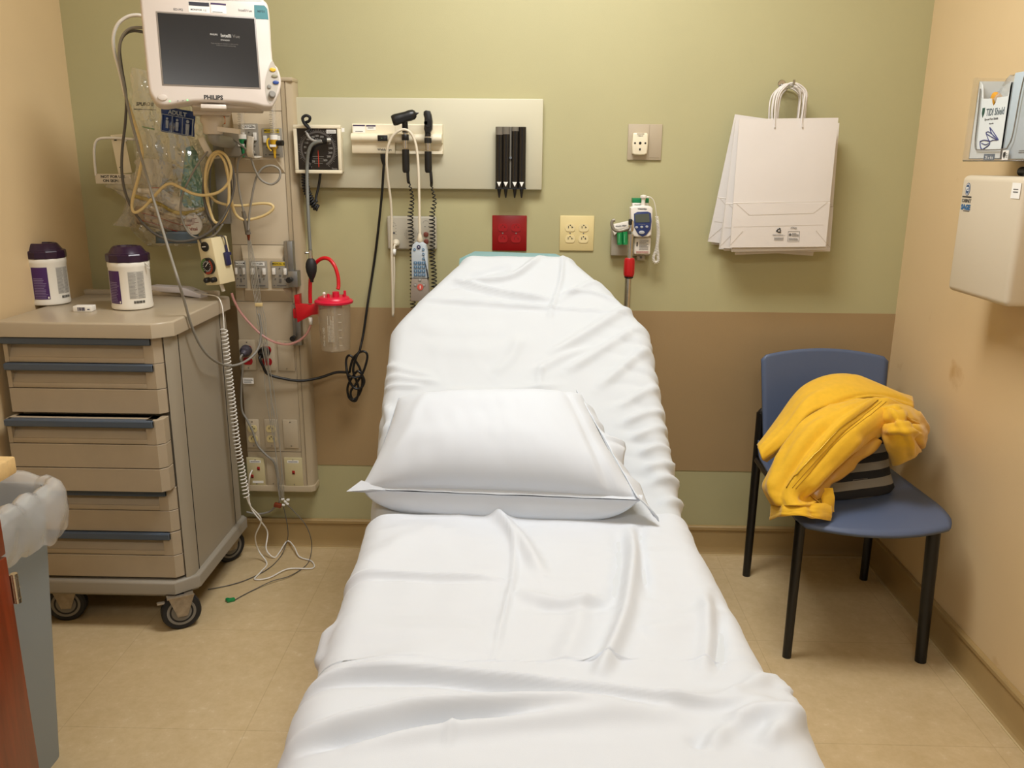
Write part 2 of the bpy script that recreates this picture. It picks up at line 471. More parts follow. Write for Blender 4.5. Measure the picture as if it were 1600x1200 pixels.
m_linen = mat('white_cotton_sheet', '#c4c9ce', .75, bump=.06, bscale=900, sheen=.15)
m_linen2 = mat('white_cotton_top_sheet', '#cbd0d7', .72, bump=.06, bscale=900, sheen=.15)
m_pcase = mat('white_pillowcase', '#cad0d8', .72, bump=.05, bscale=1000, sheen=.15)
m_teal = mat('teal_mattress_vinyl', '#54807b', .45, bump=.05, bscale=200)

def N(x, y, z=0.0): return noise.noise(Vector((x, y, z)))

bed = thing('hospital_bed', 'stretcher bed with raised backrest standing head to the green wall under white sheets', 'bed', BO)
def loc_box(mb, x0, x1, v0, v1, t0, t1, bev):
    """a slab that follows the bed deck between bed coordinates"""
    rows = []
    for v in np.linspace(v0, v1, 14):
        c, n = bed_at(float(v)); w0 = max(x0, -half_w(float(v))+.012); w1 = min(x1, half_w(float(v))-.012)
        rows.append([c + BX * w0 + n * t0, c + BX * (w0+bev) + n * t1, c + BX * (w1-bev) + n * t1, c + BX * w1 + n * t0])
    mb.grid(rows, closed=True)
    a = len(mb.v) - len(rows) * 4
    mb.f += [(a, a + 1, a + 2, a + 3), tuple(a + (len(rows) - 1) * 4 + k for k in (3, 2, 1, 0))]; mb.fm += [mb.cur] * 2
loc = MB(m_teal); loc_box(loc, -.36, .36, LF, .935, -.10, -.012, .02); loc.build('mattress', bed, label='teal vinyl mattress, its head edge showing above the sheet')
fm = MB(M['greyplast'])
loc_box(fm, -.33, .33, LF + .02, .9, -.15, -.105, .005)
c0 = BO + BY * -.35
for sx in (-1, 1):
    fm.tube([BO + BX * sx * .24 + BY * -.95 + Vector((0, 0, .44)), BO + BX * sx * .24 + BY * .62 + Vector((0, 0, .44))], .025)
fm.build('frame', bed)
bm_ = MB(M['greyplast']).box((0, 0, 0), (.42, 1.3, .06), frame(c0 + Vector((0, 0, .2)), BX, y=BY), .02)
for s in (-.4, .4): bm_.cyl(c0 + BY * s + Vector((0, 0, .2)), c0 + BY * s + Vector((0, 0, .44)), .06)
bm_.build('base', bed)
for sx in (-1, 1):
    for sy in (-.95, .28):
        p = BO + BX * sx * .24 + BY * sy
        w_ = MB(M['blackrubber']).cyl(p + BX * -.02 + Vector((0, 0, .075)), p + BX * .02 + Vector((0, 0, .075)), .075)
        w_.use(M['greyplast']).cyl(p + Vector((0, 0, .08)), p + Vector((0, 0, .2)), .02)
        w_.build('caster', bed)

# head pad of the mattress showing past the sheet
hp = MB(m_teal)
pts = [P(718, 404, Y=-.235), P(742, 392.5, Y=-.225), P(868, 396.5, Y=-.225), P(884, 404, Y=-.235)]
c, n = bed_at(LB)
hp.add([p for p in pts] + [p + Vector((0, .07, -.06)) for p in pts] + [p + Vector((0, -.05, -.05)) for p in (pts[0], pts[3])], [(0, 1, 2, 3), (4, 7, 6, 5), (0, 4, 5, 1), (1, 5, 6, 2), (2, 6, 7, 3), (0, 3, 9, 8), (8, 9, 7, 4), (0, 8, 4), (3, 7, 9)])
hp.build('mattress_head', bed, label='teal vinyl head end of the mattress')

# fitted sheet over backrest and deck
R1 = [
    ([(715, 437), (760, 440), (805, 432), (850, 404)], .010, .010), ([(690, 455), (760, 428), (800, 418)], .014, -.006),
    ([(705, 436), (780, 455), (870, 470)], .006, .007), ([(700, 445), (780, 464), (860, 474)], .006, -.005),
    ([(650, 467), (760, 475), (860, 482), (995, 493)], .0045, .005), ([(655, 473), (760, 481), (860, 488)], .006, -.004),
    ([(880, 398), (876, 440), (862, 482), (858, 500)], .006, .006), ([(870, 462), (920, 458), (975, 478)], .007, .006), ([(865, 476), (930, 440), (965, 460)], .010, .005),
    ([(850, 560), (905, 530), (960, 495), (1000, 470)], .016, .009), ([(880, 585), (940, 548), (1000, 510)], .014, .008), ([(930, 610), (980, 570), (1015, 540)], .014, .008),
    ([(830, 590), (870, 565), (930, 545)], .012, .005), ([(845, 575), (842, 606)], .006, .005), ([(770, 590), (800, 560), (810, 530)], .014, .005),
    ([(600, 562), (630, 580), (680, 590)], .010, .006), ([(598, 585), (640, 596), (690, 600)], .010, .006), ([(595, 600), (620, 606), (660, 607)], .007, .006),
    ([(600, 625), (610, 650), (600, 680)], .010, .008), ([(690, 610), (780, 612), (880, 602)], .010, .005),
    ([(960, 640), (1000, 620), (1030, 600)], .012, .007), ([(970, 665), (1010, 650), (1040, 640)], .011, .008), ([(985, 690), (1015, 676), (1045, 668)], .011, .008),
    ([(995, 715), (1030, 700), (1052, 700)], .011, .008), ([(1005, 738), (1035, 726), (1058, 722)], .011, .008), ([(1010, 762), (1045, 748), (1068, 750)], .012, .008),
    ([(1030, 792), (1060, 778), (1078, 778)], .012, .008), ([(640, 500), (700, 520), (800, 515)], .03, .004), ([(650, 540), (760, 550), (840, 530)], .03, .004),
]
W1 = Wrinkles(R1)
def ex1(s, v, d, w):
    e = .0026 * N(s * 7, v * 4.5, 3) + .0018 * N(s * 18, v * 11, 5) + .003 * max(0, .3 - abs(N(s * 5 - v * 3, v * 5 + s * 3, 41)) * 2.4)
    g = max(0, min(1, (s - .2) / .12)) * max(0, min(1, (v - .0) / .1)) * max(0, min(1, (.72 - v) / .2))   # gathers along the right edge
    e += g * .007 * (abs(math.sin(v * 52 + 2.2 * N(s * 6, v * 9) + s * 9)) - .5)
    gl = max(0, min(1, (-s - .27) / .08)) * max(0, min(1, (.5 - v) / .2)) * max(0, min(1, (v + .1) / .15))
    e += gl * .006 * (abs(math.sin(v * 40 + 3 * N(s * 7, v * 8, 2) - s * 14)) - .5)
    if d > 0: e += min(1, d / .1) * .012 * N(v * 9, s * 1.5, 8) + min(1, d / .15) * .008 * math.sin(v * 31)
    return e
sh = sheet('fitted_sheet', LF, LB + .035, 330, W1, .004, lambda v: (.20 if v < .62 else .20 - .1 * min(1, (v - .62) / .3), (.24 + .02 * math.sin(v * 9)) if v < .62 else .24 - .14 * min(1, (v - .62) / .3)), ex1, nx=150, flare=.07, m=m_linen)
one(sh, 'fitted_sheet', 'wrinkled white sheet stretched over the raised backrest of the bed', 'sheet', angle=180)

# top sheet lying over the lower half
R2 = [
    ([(600, 806), (700, 798), (760, 800), (800, 815)], .010, .010), ([(745, 798), (775, 812), (810, 850), (830, 880), (850, 912)], .016, .013), ([(775, 808), (800, 850), (803, 900), (790, 960), (770, 1050)], .005, .006),
    ([(525, 903), (620, 905), (720, 910), (800, 918)], .006, .006), ([(530, 911), (640, 913), (760, 921)], .008, -.004), ([(800, 935), (850, 950), (900, 955), (940, 940)], .018, .009), ([(830, 958), (900, 962), (960, 952)], .014, -.006),
    ([(985, 830), (990, 870), (985, 920), (975, 980), (945, 1050), (930, 1075)], .013, .015), ([(965, 835), (968, 890), (955, 960)], .015, -.006), ([(1000, 830), (1000, 870), (1012, 940)], .010, -.007), ([(910, 935), (900, 1000), (870, 1050)], .02, .007),
    ([(1100, 930), (1105, 1000), (1095, 1070)], .012, .007), ([(1115, 930), (1125, 1000), (1120, 1060)], .01, -.006), ([(1000, 1000), (1060, 985), (1140, 960)], .03, .006),
    ([(560, 900), (640, 850), (700, 840)], .03, .006), ([(580, 850), (660, 830), (760, 860)], .03, .004), ([(520, 980), (640, 1000), (760, 990)], .04, .006), ([(560, 1060), (680, 1030), (760, 1000)], .03, .006),
    ([(470, 1085), (540, 1072), (640, 1072), (760, 1078), (900, 1098), (1040, 1115), (1150, 1120)], .010, .014), ([(470, 1092), (560, 1082), (700, 1086), (860, 1106)], .012, -.008),
    ([(445, 1180), (520, 1165), (640, 1142), (760, 1128), (900, 1124), (1040, 1132)], .015, .016), ([(460, 1192), (580, 1175), (700, 1152), (840, 1138)], .012, -.010), ([(520, 1198), (640, 1178), (780, 1156), (930, 1142), (1060, 1140)], .016, .010),
    ([(700, 1195), (705, 1170), (712, 1150)], .006, .004), ([(1100, 1195), (1130, 1160), (1180, 1138), (1240, 1150)], .016, .014), ([(1080, 1190), (1110, 1165), (1150, 1145)], .013, -.009), ([(1190, 1195), (1215, 1160), (1225, 1120), (1205, 1075)], .013, .012),
    ([(1130, 1110), (1170, 1090), (1190, 1060)], .012, .008), ([(1195, 1050), (1205, 1070), (1215, 1090)], .010, .01), ([(520, 960), (500, 985), (495, 1020)], .012, .010), ([(1020, 1120), (1120, 1110), (1230, 1130)], .02, .008),
]
W2 = Wrinkles(R2)
def ex2(s, v, d, w):
    e = .004 * N(s * 6, v * 5, 13) + .0024 * N(s * 17, v * 9, 15) + .0012 * N(s * 12, v * 36, 4) + .003 * max(0, .35 - abs(N(s * 5 + v * 3, v * 4 - s * 2, 31)) * 2.2)
    k = max(0, min(1, (-.62 - v) / .1))        # bunched cloth at the foot
    e += k * (.012 + .008 * N(s * 3, v * 9, 9))
    if d > 0: e += min(1, d / .1) * .014 * N(v * 7, s * 1.5, 28) + min(1, d / .15) * .007 * math.sin(v * 23 + 1)
    return e
sh = sheet('top_sheet', LF - .01, -.045, 230, W2, .011, lambda v: (.13 + .03 * math.sin(v * 5) + (.08 if v < -.62 else 0), .16 + .03 * math.sin(v * 4 + 1)), ex2, nx=190, flare=.06, m=m_linen2)
one(sh, 'top_sheet', 'loose white top sheet rumpled across the lower half of the bed', 'sheet', angle=180)

# pillow: a patch between four corners with a swelling top and a deep front seam
def pillow():
    cc, nn = bed_at(.20)
    cs = []
    for (px, py, v, l) in ((622, 622, .46, .07), (908, 614, .46, .085), (1003, 782, .00, .075), (562, 765, .00, .055)):
        c, n = bed_at(v); q = c + n * l
        d = (P(px, py, Y=0) - CAM); t = (q - CAM).dot(n) / d.dot(n); cs.append(CAM + d * t)
    TL, TR, BR, BL = cs
    n0 = (TR - BL).cross(TL - BR).normalized()
    if n0.z < 0: n0 = -n0
    nu, nv = 64, 48
    def surf(side):
        rows = []
        for i in range(nv + 1):
            v = i / nv; r = []
            for j in range(nu + 1):
                u = j / nu
                a, b = 2 * u - 1, 2 * v - 1
                # pull the edges in between the corners
                uu = u + .02 * (1 - b * b) * -a; vv = v + .03 * (1 - a * a) * -b * (.3 if b > 0 else 1)
                p = BL.lerp(BR, uu).lerp(TL.lerp(TR, uu), vv)
                e = max(0, (1 - abs(a) ** 3.2)) ** .62 * max(0, (1 - abs(b) ** 3.0)) ** .6
                if side > 0:
                    h = .085 * e + e * (.004 * N(u * 5, v * 4, 1) + .0016 * N(u * 22, v * 6, 2)) + .005 * math.exp(-((u - .86 - .05 * v) / .02) ** 2) * e - .010 * math.exp(-((u - .90) / .02) ** 2) * e ** .5
                    h += .006 * math.exp(-((u - .08 - .1 * v) / .03) ** 2) * e
                    # folds running in from the corners
                    h += .004 * e ** .4 * math.sin((a * 1.2 - b) * 9) * max(0, abs(a) - .6) * 2
                else:
                    f = max(0, (1 - abs(a) ** 5)) ** .7
                    fd = (BL - TL).normalized()
                    if v < .3:      # deep front side below the seam
                        s = v / .3; p = BL.lerp(BR, uu) + fd * (.030 * f * math.sin(PI * s * .72)); h = -(.062 * f * s) + .002 * N(u * 14, s * 3, 8) * f * math.sin(PI * s)
                    else:
                        v2 = (v - .3) / .7; b2 = 2 * v2 - 1
                        p = BL.lerp(BR, uu).lerp(TL.lerp(TR, uu), v2 + .03 * (1 - a * a) * -b2 * (.3 if b2 > 0 else 0)) + fd * (.030 * f * math.sin(PI * .72) * (1 - v2))
                        h = -(.062 * f * (max(0, 1 - v2 ** 4)) ** .6)
                r.append(p + n0 * h)
            rows.append(r)
        return rows
    root = thing('pillow', 'white pillow in a creased pillowcase at the foot of the backrest', 'pillow', (TL + TR + BR + BL) / 4 - n0 * .06)
    mb = MB(m_pcase).grid(surf(1)); mb.grid(surf(-1)); mb.build('pillowcase', root, angle=180)
    # front seam ridge with the left tip
    sm = MB(m_pcase)
    tip = P(541, 768, Y=BL.y - .01)
    rows = []
    for k in range(41):
        t = k / 40
        p = BL.lerp(BR, t) + n0 * .002
        w = .0025 + .002 * N(t * 9, 3)
        f = (BL - TL).normalized()
        rows.append([p - f * .012 + n0 * .002, p + f * w + n0 * (.004 + .002 * N(t * 12, 1)), p - f * .012 - n0 * .004])
    sm.grid(rows)
    sm.add([tip, BL + (TL - BL) * .06 + n0 * .012, BL + (BR - BL) * .10 + n0 * .006, BL + (BR - BL) * .08 - n0 * .012, BL + (TL - BL) * .05 - n0 * .012], [(0, 1, 2), (0, 2, 3), (0, 3, 4), (0, 4, 1), (1, 4, 3, 2)])
    sm.build('seam', root, angle=60)
    # open end of the case: loose cloth flaring past the right edge
    fl = MB(m_pcase); rows = []
    K = 60
    for k in range(K + 1):
        t = k / K
        e = BR.lerp(TR, t)
        out = (BR - BL).normalized()
        ext = .030 + .026 * math.exp(-((t - .03) / .12) ** 2) + .022 * math.exp(-((t - .52) / .08) ** 2) - .025 * max(0, t - .75) * 4
        ext = max(.006, ext)
        r = []
        for q in range(9):
            s = q / 8
            wv = math.sin(t * 46 + 3 * N(t * 8, 5)) * .010 * s + math.sin(t * 17) * .006 * s
            r.append(e - out * .012 + out * ext * s + n0 * (.012 * (1 - s) ** 2 + wv - .028 * s * s) + (BL - TL).normalized() * s * (.034 * math.exp(-(t / .14) ** 2) + .01 * math.sin(t * 21)))
        rows.append(r)
    fl.grid(rows); fl.build('case_opening', root, angle=180, solid=.002)
pillow()

# --------------------------------------------------------- the supply cart
m_cart = mat('taupe_cart_plastic', '#b0a088', .5, bump=.12, bscale=500, var=.03, vscale=20)
m_carttop = mat('taupe_cart_top', '#b3a58e', .3, bump=.03, bscale=300)
m_cartside = mat('taupe_cart_side', '#a39987', .45, bump=.05, bscale=400)
m_bumper = mat('grey_cart_bumper', '#9a9284', .5, bump=.1, bscale=400)
m_slate = mat('slate_blue_handle', '#4f5a68', .4)
m_dark = mat('dark_gap', '#15120f', .8)
CX0, CX1, CYF, CYB, CTOP = -1.468, -1.000, -.585, -.10, .945
cart = thing('supply_cart', 'taupe wheeled supply cart with slate-handled drawers against the left wall', 'cart', ((CX0 + CX1) / 2, (CYF + CYB) / 2, 0))
def footprint(x0, x1, yf, yb, ch, chb=.012):
    return [(x0 + .012, yf), (x1 - ch, yf), (x1, yf + ch), (x1, yb - chb), (x1 - chb, yb), (x0, yb), (x0, yf + .012)]
FL = Matrix.Identity(4)
mb = MB(m_carttop); mb.prism(footprint(CX0, CX1 + .012, CYF - .02, CYB, .045), .897, CTOP - .006, FL, .006, 3)
mb.span((CX0 + .0, CYB - .02, CTOP - .008), (CX1 - .02, CYB, CTOP + .012), .006)      # raised rim at the back
mb.build('top', cart)
mb = MB(m_cartside)
mb.prism(footprint(CX0 + .004, CX1 - .004, CYF + .04, CYB - .004, .03), .12, .897)
mb.build('body', cart)
mb = MB(m_cartside)                                                  # corner post and side panel frame
mb.prism([(CX1 - .0195, CYF + .020), (CX1 - .010, CYF + .030), (CX1 - .0025, CYF + .045), (CX1 - .0025, CYF + .075), (CX1 - .0195, CYF + .075)], .115, .897)
mb.build('corner_post', cart)
mb = MB(m_dark)
mb.span((CX1 - .0045, CYF + .076, .125), (CX1 - .0022, CYF + .080, .895))
mb.span((CX1 - .0045, CYB - .075, .125), (CX1 - .0030, CYB - .072, .895))
mb.build('side_joint', cart)
mb = MB(m_bumper)
mb.prism(footprint(CX0 - .0, CX1 + .012, CYF - .012, CYB + .004, .055), .118, .158, FL, .008, 3)
mb.prism(footprint(CX0 + .01, CX1 + .002, CYF - .002, CYB - .006, .05), .108, .118, FL)
mb.build('base_bumper', cart)
def drawer(z0, z1, pull, y_out, label=None, handle=True, nseg=1):
    """drawer front, its top unit carrying the finger pull; lower units plain, split by grooves"""
    yf = CYF - y_out; x0, x1 = CX0 + .006, CX1 - .024
    ch = .018
    H = (z1 - z0) / nseg
    zt = z1
    mb = MB(m_cart)
    def unit(a, b):
        mb.prism([(x0, yf), (x1 - ch, yf), (x1, yf + ch), (x1, yf + .05), (x0, yf + .05)], a + .0016, b - .0016, FL, .0012, 1)
    for k in range(1, nseg): unit(z1 - (k + 1) * H, z1 - k * H)
    # top unit: rails around a recess
    a, b = z1 - H, z1
    xr = x1 - .045; xl = x0 + .012
    mb.prism([(xr, yf), (x1 - ch, yf), (x1, yf + ch), (x1, yf + .05), (xr, yf + .05)], a + .0008, b, FL, .001, 1)
    mb.span((x0, yf, a + .0008), (xl, yf + .05, b))
    mb.span((xl, yf, a + .0008), (xr, yf + .05, a + .016), .002)
    # curved scoop behind the handle
    rows = []
    for k in range(9):
        t = k / 8; z = a + .016 + (H - .016) * t; y = yf + .004 + .020 * math.sin(t * PI * .55)
        rows.append([Vector((xl, y, z)), Vector((xr, y, z))])
    mb.grid(rows)
    mb.span((xl, yf + .026, a + .01), (xr, yf + .05, b))
    mb.span((xl, yf + .012, b - .006), (x1 - ch, yf + .05, b))
    if y_out > .01:
        mb.span((x0 + .02, yf + .05, z0 + .01), (x0 + .03, CYF + .1, z1 - .01)); mb.span((x1 - .02, yf + .05, z0 + .01), (x1 - .012, CYF + .1, z1 - .01))
    d = mb.build('drawer', cart, label=label)
    if handle:
        hb = MB(m_slate); zc = b - .011
        hb.prism([(-.0, 0), (0, .021), (-.012, .019), (-.012, .004)], 0, x1 - .022 - x0, Matrix(((0, 0, 1, x0), (1, 0, 0, yf + .001), (0, 1, 0, b - .0215), (0, 0, 0, 1))), .001, 1)
        hb.span((x0, yf - .009, b - .021), (x1 - .022, yf + .014, b), .003)
        hb.build('handle', d, label='slate blue drawer pull')
    return d
drawer(.821, .895, 1, 0, 'shallow top drawer')
drawer(.675, .820, 1, 0, nseg=2)
drawer(.452, .667, 1, .034, 'drawer pulled slightly open', nseg=3)
drawer(.314, .449, 1, 0, nseg=2, handle=True)
drawer(.166, .312, 1, 0, 'bottom drawer', nseg=2)
dk = MB(m_dark); dk.span((CX0 + .01, CYF + .051, .16), (CX1 - .03, CYF + .06, .897)); dk.build('drawer_well', cart)
m_wheel = mat('grey_wheel_hub', '#7d786f', .45)
def caster(x, y, ang):
    Mx = Matrix.Translation((x, y, 0)) @ Matrix.Rotation(ang, 4, 'Z')
    w = MB(M['blackrubber'])
    Wm = Mx @ Matrix(((1, 0, 0, 0), (0, 0, -1, 0), (0, 1, 0, .057), (0, 0, 0, 1)))
    w.lathe([(.042, -.014), (.052, -.0145), (.057, -.010), (.057, .010), (.052, .0145), (.042, .014)], Wm, 36)
    w.use(m_wheel).lathe([(.008, -.013), (.016, -.0155), (.033, -.0135), (.037, -.0155), (.0415, -.0150), (.0415, .0150), (.037, .0155), (.033, .0135), (.016, .0155), (.008, .013)], Wm, 36)
    w.use(M['steel']).lathe([(.009, -.02), (.009, .02)], Wm, 12)
    o = w.build('caster', cart)
    f = MB(mat('worn_zinc_fork', '#a89a86', .5, .6, var=.2, vscale=60))
    for s in (-1, 1):
        f.prism([(-.034, .112), (.040, .112), (.016, .046), (-.012, .046)], -.0015, .0015, Mx @ Matrix(((1, 0, 0, 0), (0, 0, -1, s * .0205), (0, 1, 0, 0), (0, 0, 0, 1))))
    f.box((0, 0, 0.1105), (.075, .048, .004), Mx); f.box((-.046, 0, .092), (.038, .016, .005), Mx, .002)
    f.build('caster_fork', o, label='zinc caster fork')
caster(-1.040, -.578, .5); caster(-1.05, -.135, .9); caster(-1.405, -.545, .2); caster(-1.405, -.14, .2)

# ------------------------------------------- things standing on the cart
m_tub = mat('white_tub', '#ebe7dc', .35); m_label = mat('paper_label', '#dcdad4', .6)
def canister(px, py, rot, label, tissue):
    p = P(px, py, Z=CTOP - .006) + Vector((0, 0, .0008)); r = .0585; h = .142
    t = thing('wipes_canister', label, 'wipes canister', p, 'disinfectant wipe canisters on the cart')
    Mx = Matrix.Translation(p) @ Matrix.Rotation(rot, 4, 'Z')
    mb = MB(m_tub); mb.lathe([(r - .006, 0), (r - .001, .003), (r, .010), (r - .0015, .016), (r - .0015, h - .02), (r, h - .016), (r, h - .004), (r - .003, h)], Mx, 48); mb.build('tub', t)
    lid = MB(M['purple'])
    lid.lathe([(r + .001, h - .002), (r + .0025, h + .001), (r + .0025, h + .018), (r + .0005, h + .0215), (r - .006, h + .0225), (r - .018, h + .040), (r - .022, h + .0425), (r - .028, h + .0425), (r - .030, h + .036), (.001, h + .034)], Mx, 12)
    lid.build('lid', t, angle=25, label='dark purple snap lid')
    def wrap(mt, a0, a1, z0, z1, rr):
        rows = [[Mx @ Vector((rr * math.cos(a0 + (a1 - a0) * k / 14), rr * math.sin(a0 + (a1 - a0) * k / 14), z)) for k in range(15)] for z in (z0, z1)]
        return MB(mt).grid(rows)
    D = math.radians
    wb = wrap(M['purplelabel'], D(-108), D(-62), .020, h - .026, r - .0009)
    wb.use(mat('lilac_print', '#8d7fa0', .6))
    for i in range(13):
        z = .024 + i * .0048
        a0 = D(-104); a1 = D(-104 + random.uniform(26, 38))
        wb.grid([[Mx @ Vector(((r - .0006) * math.cos(a0 + (a1 - a0) * k / 8), (r - .0006) * math.sin(a0 + (a1 - a0) * k / 8), zz)) for k in range(9)] for zz in (z, z + .0016)])
    wb.use(M['whitepaint']); wb.grid([[Mx @ Vector(((r - .0005) * math.cos(a), (r - .0005) * math.sin(a), zz)) for a in (D(-68), D(-66), D(-64.5))] for zz in (.022, .028)])
    wb.build('front_label', t, label='purple printed label')
    lb = wrap(M['greylabel'], D(-38), D(8), .034, h - .028, r - .0009)
    lb.use(M['greytext'])
    for i in range(22):
        z = .036 + i * .0035
        for s0, s1 in ((-37, -16), (-14, 7)):
            a0, a1 = D(s0), D(s1 - random.uniform(0, 6))
            lb.grid([[Mx @ Vector(((r - .0006) * math.cos(a0 + (a1 - a0) * k / 6), (r - .0006) * math.sin(a0 + (a1 - a0) * k / 6), zz)) for k in range(7)] for zz in (z, z + .0009)])
    lb.use(M['darktext'])
    a = -28.0
    while a < 4:
        wd = random.choice((.5, .9, 1.4)); lb.grid([[Mx @ Vector(((r - .0006) * math.cos(D(q)), (r - .0006) * math.sin(D(q)), zz)) for q in (a, a + wd)] for zz in (.020, .028)]); a += wd + random.choice((.5, .8))
    lb.build('back_label', t, label='grey label of fine print with a barcode')
    if tissue:
        q = Mx.inverted() @ (p + Vector((.062, -.01, .13)))
        ti = MB(M['whitepaint']); ti.grid([[p + Vector((.054 + .016 * u, -.018 + .004 * math.sin(v * 3), .140 - .012 * u - .010 * v)) for v in (0, .5, 1)] for u in (0, .5, 1)]); ti.build('wipe', t, solid=.001, label='corner of a wipe caught under the lid')
canister(79, 474, math.radians(4), 'wipes canister with purple label facing forward, nearer the left wall', False)
canister(208, 481, math.radians(-32), 'wipes canister with grey fine print and barcode facing forward', True)

p = P(130, 487, Z=CTOP - .006) + Vector((0, 0, .0006))
t = thing('medicine_box', 'tiny white carton with a barcode lying flat between the canisters', 'box', p)
Mx = Matrix.Translation(p) @ Matrix.Rotation(.08, 4, 'Z')
MB(M['whitepaint']).box((0, .012, .008), (.052, .034, .016), Mx, .001).build('carton', t)
bc = MB(M['navy']); x = -.012
while x < .008:
    w_ = random.choice((.0008, .0014, .002)); bc.box((x, -.0052, .008), (w_, .0004, .010), Mx); x += w_ + .0008
bc.box((.018, -.0052, .007), (.007, .0004, .003), Mx); bc.build('barcode', t)

# white handset lying at the back of the cart with its coiled lead
a, b = P(248, 452, Z=CTOP + .012), P(318, 459, Z=CTOP + .006)
t = thing('scanner_handset', 'white handheld scanner lying on the cart behind the canister', 'scanner', (a + b) / 2 - Vector((0, 0, .012)))
ax = (b - a); ax.z = 0; L = ax.length; Mx = frame(a, ax, z=(0, 0, 1))
mb = MB(mat('pale_lilac_plastic', '#e3e0e8', .4)); mb.prism([(-.02, -.006), (L * .55, -.006), (L * .66, -.014), (L, -.019), (L + .002, -.006), (L * .68, .012), (L * .6, .0135), (-.02, .0135)], -.019, .019, Mx @ Matrix(((1, 0, 0, 0), (0, 0, -1, 0), (0, 1, 0, 0), (0, 0, 0, 1))), .004, 3)
mb.build('body', t)
MB(M['greytext']).lines(frame(a + ax * .84 + Vector((0, 0, .0045)) , ax, z=(ax.normalized() * .55 + Vector((0, 0, 1)))), .02, .012, 3).build('print', t)
MB(M['blackrubber']).box((-.012, 0, -.010), (.03, .03, .008), Mx, .003).build('foot', t)

def cable(name, label, pts, r, m, cat='cable', n=6, k=8, group=None, extra=None):
    mb = MB(m).tube(spline(pts, k), r, n)
    if extra: extra(mb)
    return one(mb, name, label, cat, group, angle=180)
def PP(*seq): return [P(x, y, Y=Y) for x, y, Y in seq]

def coil(path, R, turns, n_per=14, r0=0.0):
    """helix around a path"""
    q = spline(path, 24); out = []; N_ = turns * n_per
    acc = [0.0]
    for i in range(1, len(q)): acc.append(acc[-1] + (q[i] - q[i - 1]).length)
    up = None
    for i in range(N_ + 1):
        s = acc[-1] * i / N_
        j = 0
        while j < len(acc) - 2 and acc[j + 1] < s: j += 1
        f = (s - acc[j]) / max(1e-9, acc[j + 1] - acc[j]); p = q[j].lerp(q[j + 1], f); tn = (q[j + 1] - q[j]).normalized()
        if up is None: up = tn.orthogonal().normalized()
        up = (up - tn * up.dot(tn)).normalized(); sd = tn.cross(up)
        a = 2 * PI * i / n_per
        rr = R(i / N_) if callable(R) else R
        out.append(p + (up * math.cos(a) + sd * math.sin(a)) * rr)
    return out
# scanner lead: straight off the handset, coiled down the cart side, then loose on the floor and back up to the data outlet
ys = -.225
t = thing('coiled_scanner_lead', 'white coiled scanner lead down the cart side, its end looped on the floor', 'cable', P(440, 890, Z=0))
lead = spline(PP((316, 460, -.175), (338, 463, -.20), (346, 475, -.215), (349, 495, -.222), (350, 514, ys)), 8)
lead += coil(PP((350, 514, ys), (355, 560, ys), (362, 620, ys), (370, 690, ys), (378, 735, ys), (385, 776, ys)), .0098, 46, 14)
MB(M['wcable']).tube(lead, .0021, 6).build('coil', t, angle=180)
fl = PP((385, 776, ys), (392, 792, -.21), (408, 812, -.18)) + [P(399, 838, Y=-.16), P(404, 860, Y=-.13), P(417, 880, Z=.004), P(408, 893, Z=.004), P(398, 905, Z=.004), P(420, 903, Z=.005), P(450, 889, Z=.006), P(488, 888, Z=.004), P(487, 877, Z=.004), P(468, 870, Z=.006), P(460, 855, Z=.016), P(452, 846, Z=.02), P(446, 848, Z=.02), P(436, 864, Z=.005), P(428, 871, Z=.004)]
fl += [P(416, 858, Z=.03), P(418, 832, Z=.08), P(408, 815, Y=-.10), P(393, 795, Y=-.10), P(388, 770, Y=-.10), P(390, 745, Y=-.11), P(394, 735, Y=-.085)]
MB(M['wcable']).tube(spline(fl, 8), .0026, 6).build('loose_end', t, angle=180)

# ------------------------------------------------ counter cabinet, far left
m_cherry = mat('cherry_wood', '#7c2f12', .36, var=.3, vscale=5, stretch=(14, 14, 1.2), coat=.25, bump=.02, bscale=60)
m_maple = mat('pale_maple_laminate', '#d8b77f', .35, var=.08, vscale=6, stretch=(2, 20, 20))
KX, KY0, KY1 = -.90, -2.6, -1.53
cab = thing('counter_cabinet', 'cherry base cabinet at the left edge of the photo, nearest the viewer', 'cabinet', ((XL + KX) / 2, (KY0 + KY1) / 2, 0))
mb = MB(m_cherry); mb.span((XL + .001, KY0, .1), (KX - .02, KY1, .838)); mb.span((XL + .001, KY0, 0), (KX - .08, KY1 - .05, .1)); mb.build('carcass', cab)
MB(m_cherry).span((KX - .0195, KY1 - .46, .12), (KX, KY1 + .0, .705), .002).build('door', cab)
MB(m_cherry).span((KX - .0195, KY1 - .46, .710), (KX, KY1 + .0, .835), .002).build('drawer_front', cab)
MB(m_cherry).span((KX - .0195, KY0, .12), (KX, KY1 - .463, .835), .002).build('door', cab)
hz = P(27, 922, Y=KY1).z
hm = MB(M['chrome']); hm.cyl((KX + .003, KY1 + .007, hz - .028), (KX + .003, KY1 + .007, hz + .028), .006, n=14); hm.span((KX - .012, KY1, hz - .027), (KX + .002, KY1 + .004, hz + .027)); 
for k in (-.02, 0, .02): hm.cyl((KX + .003, KY1 + .007, hz + k - .001), (KX + .003, KY1 + .007, hz + k + .001), .0066, n=14)
hm.build('hinge', cab, label='chrome barrel hinge')
one(MB(m_maple).span((XL + .001, KY0, .839), (KX + .006, KY1 + .055, .870), .004), 'countertop', 'pale maple countertop slab on the cherry cabinet', 'countertop')

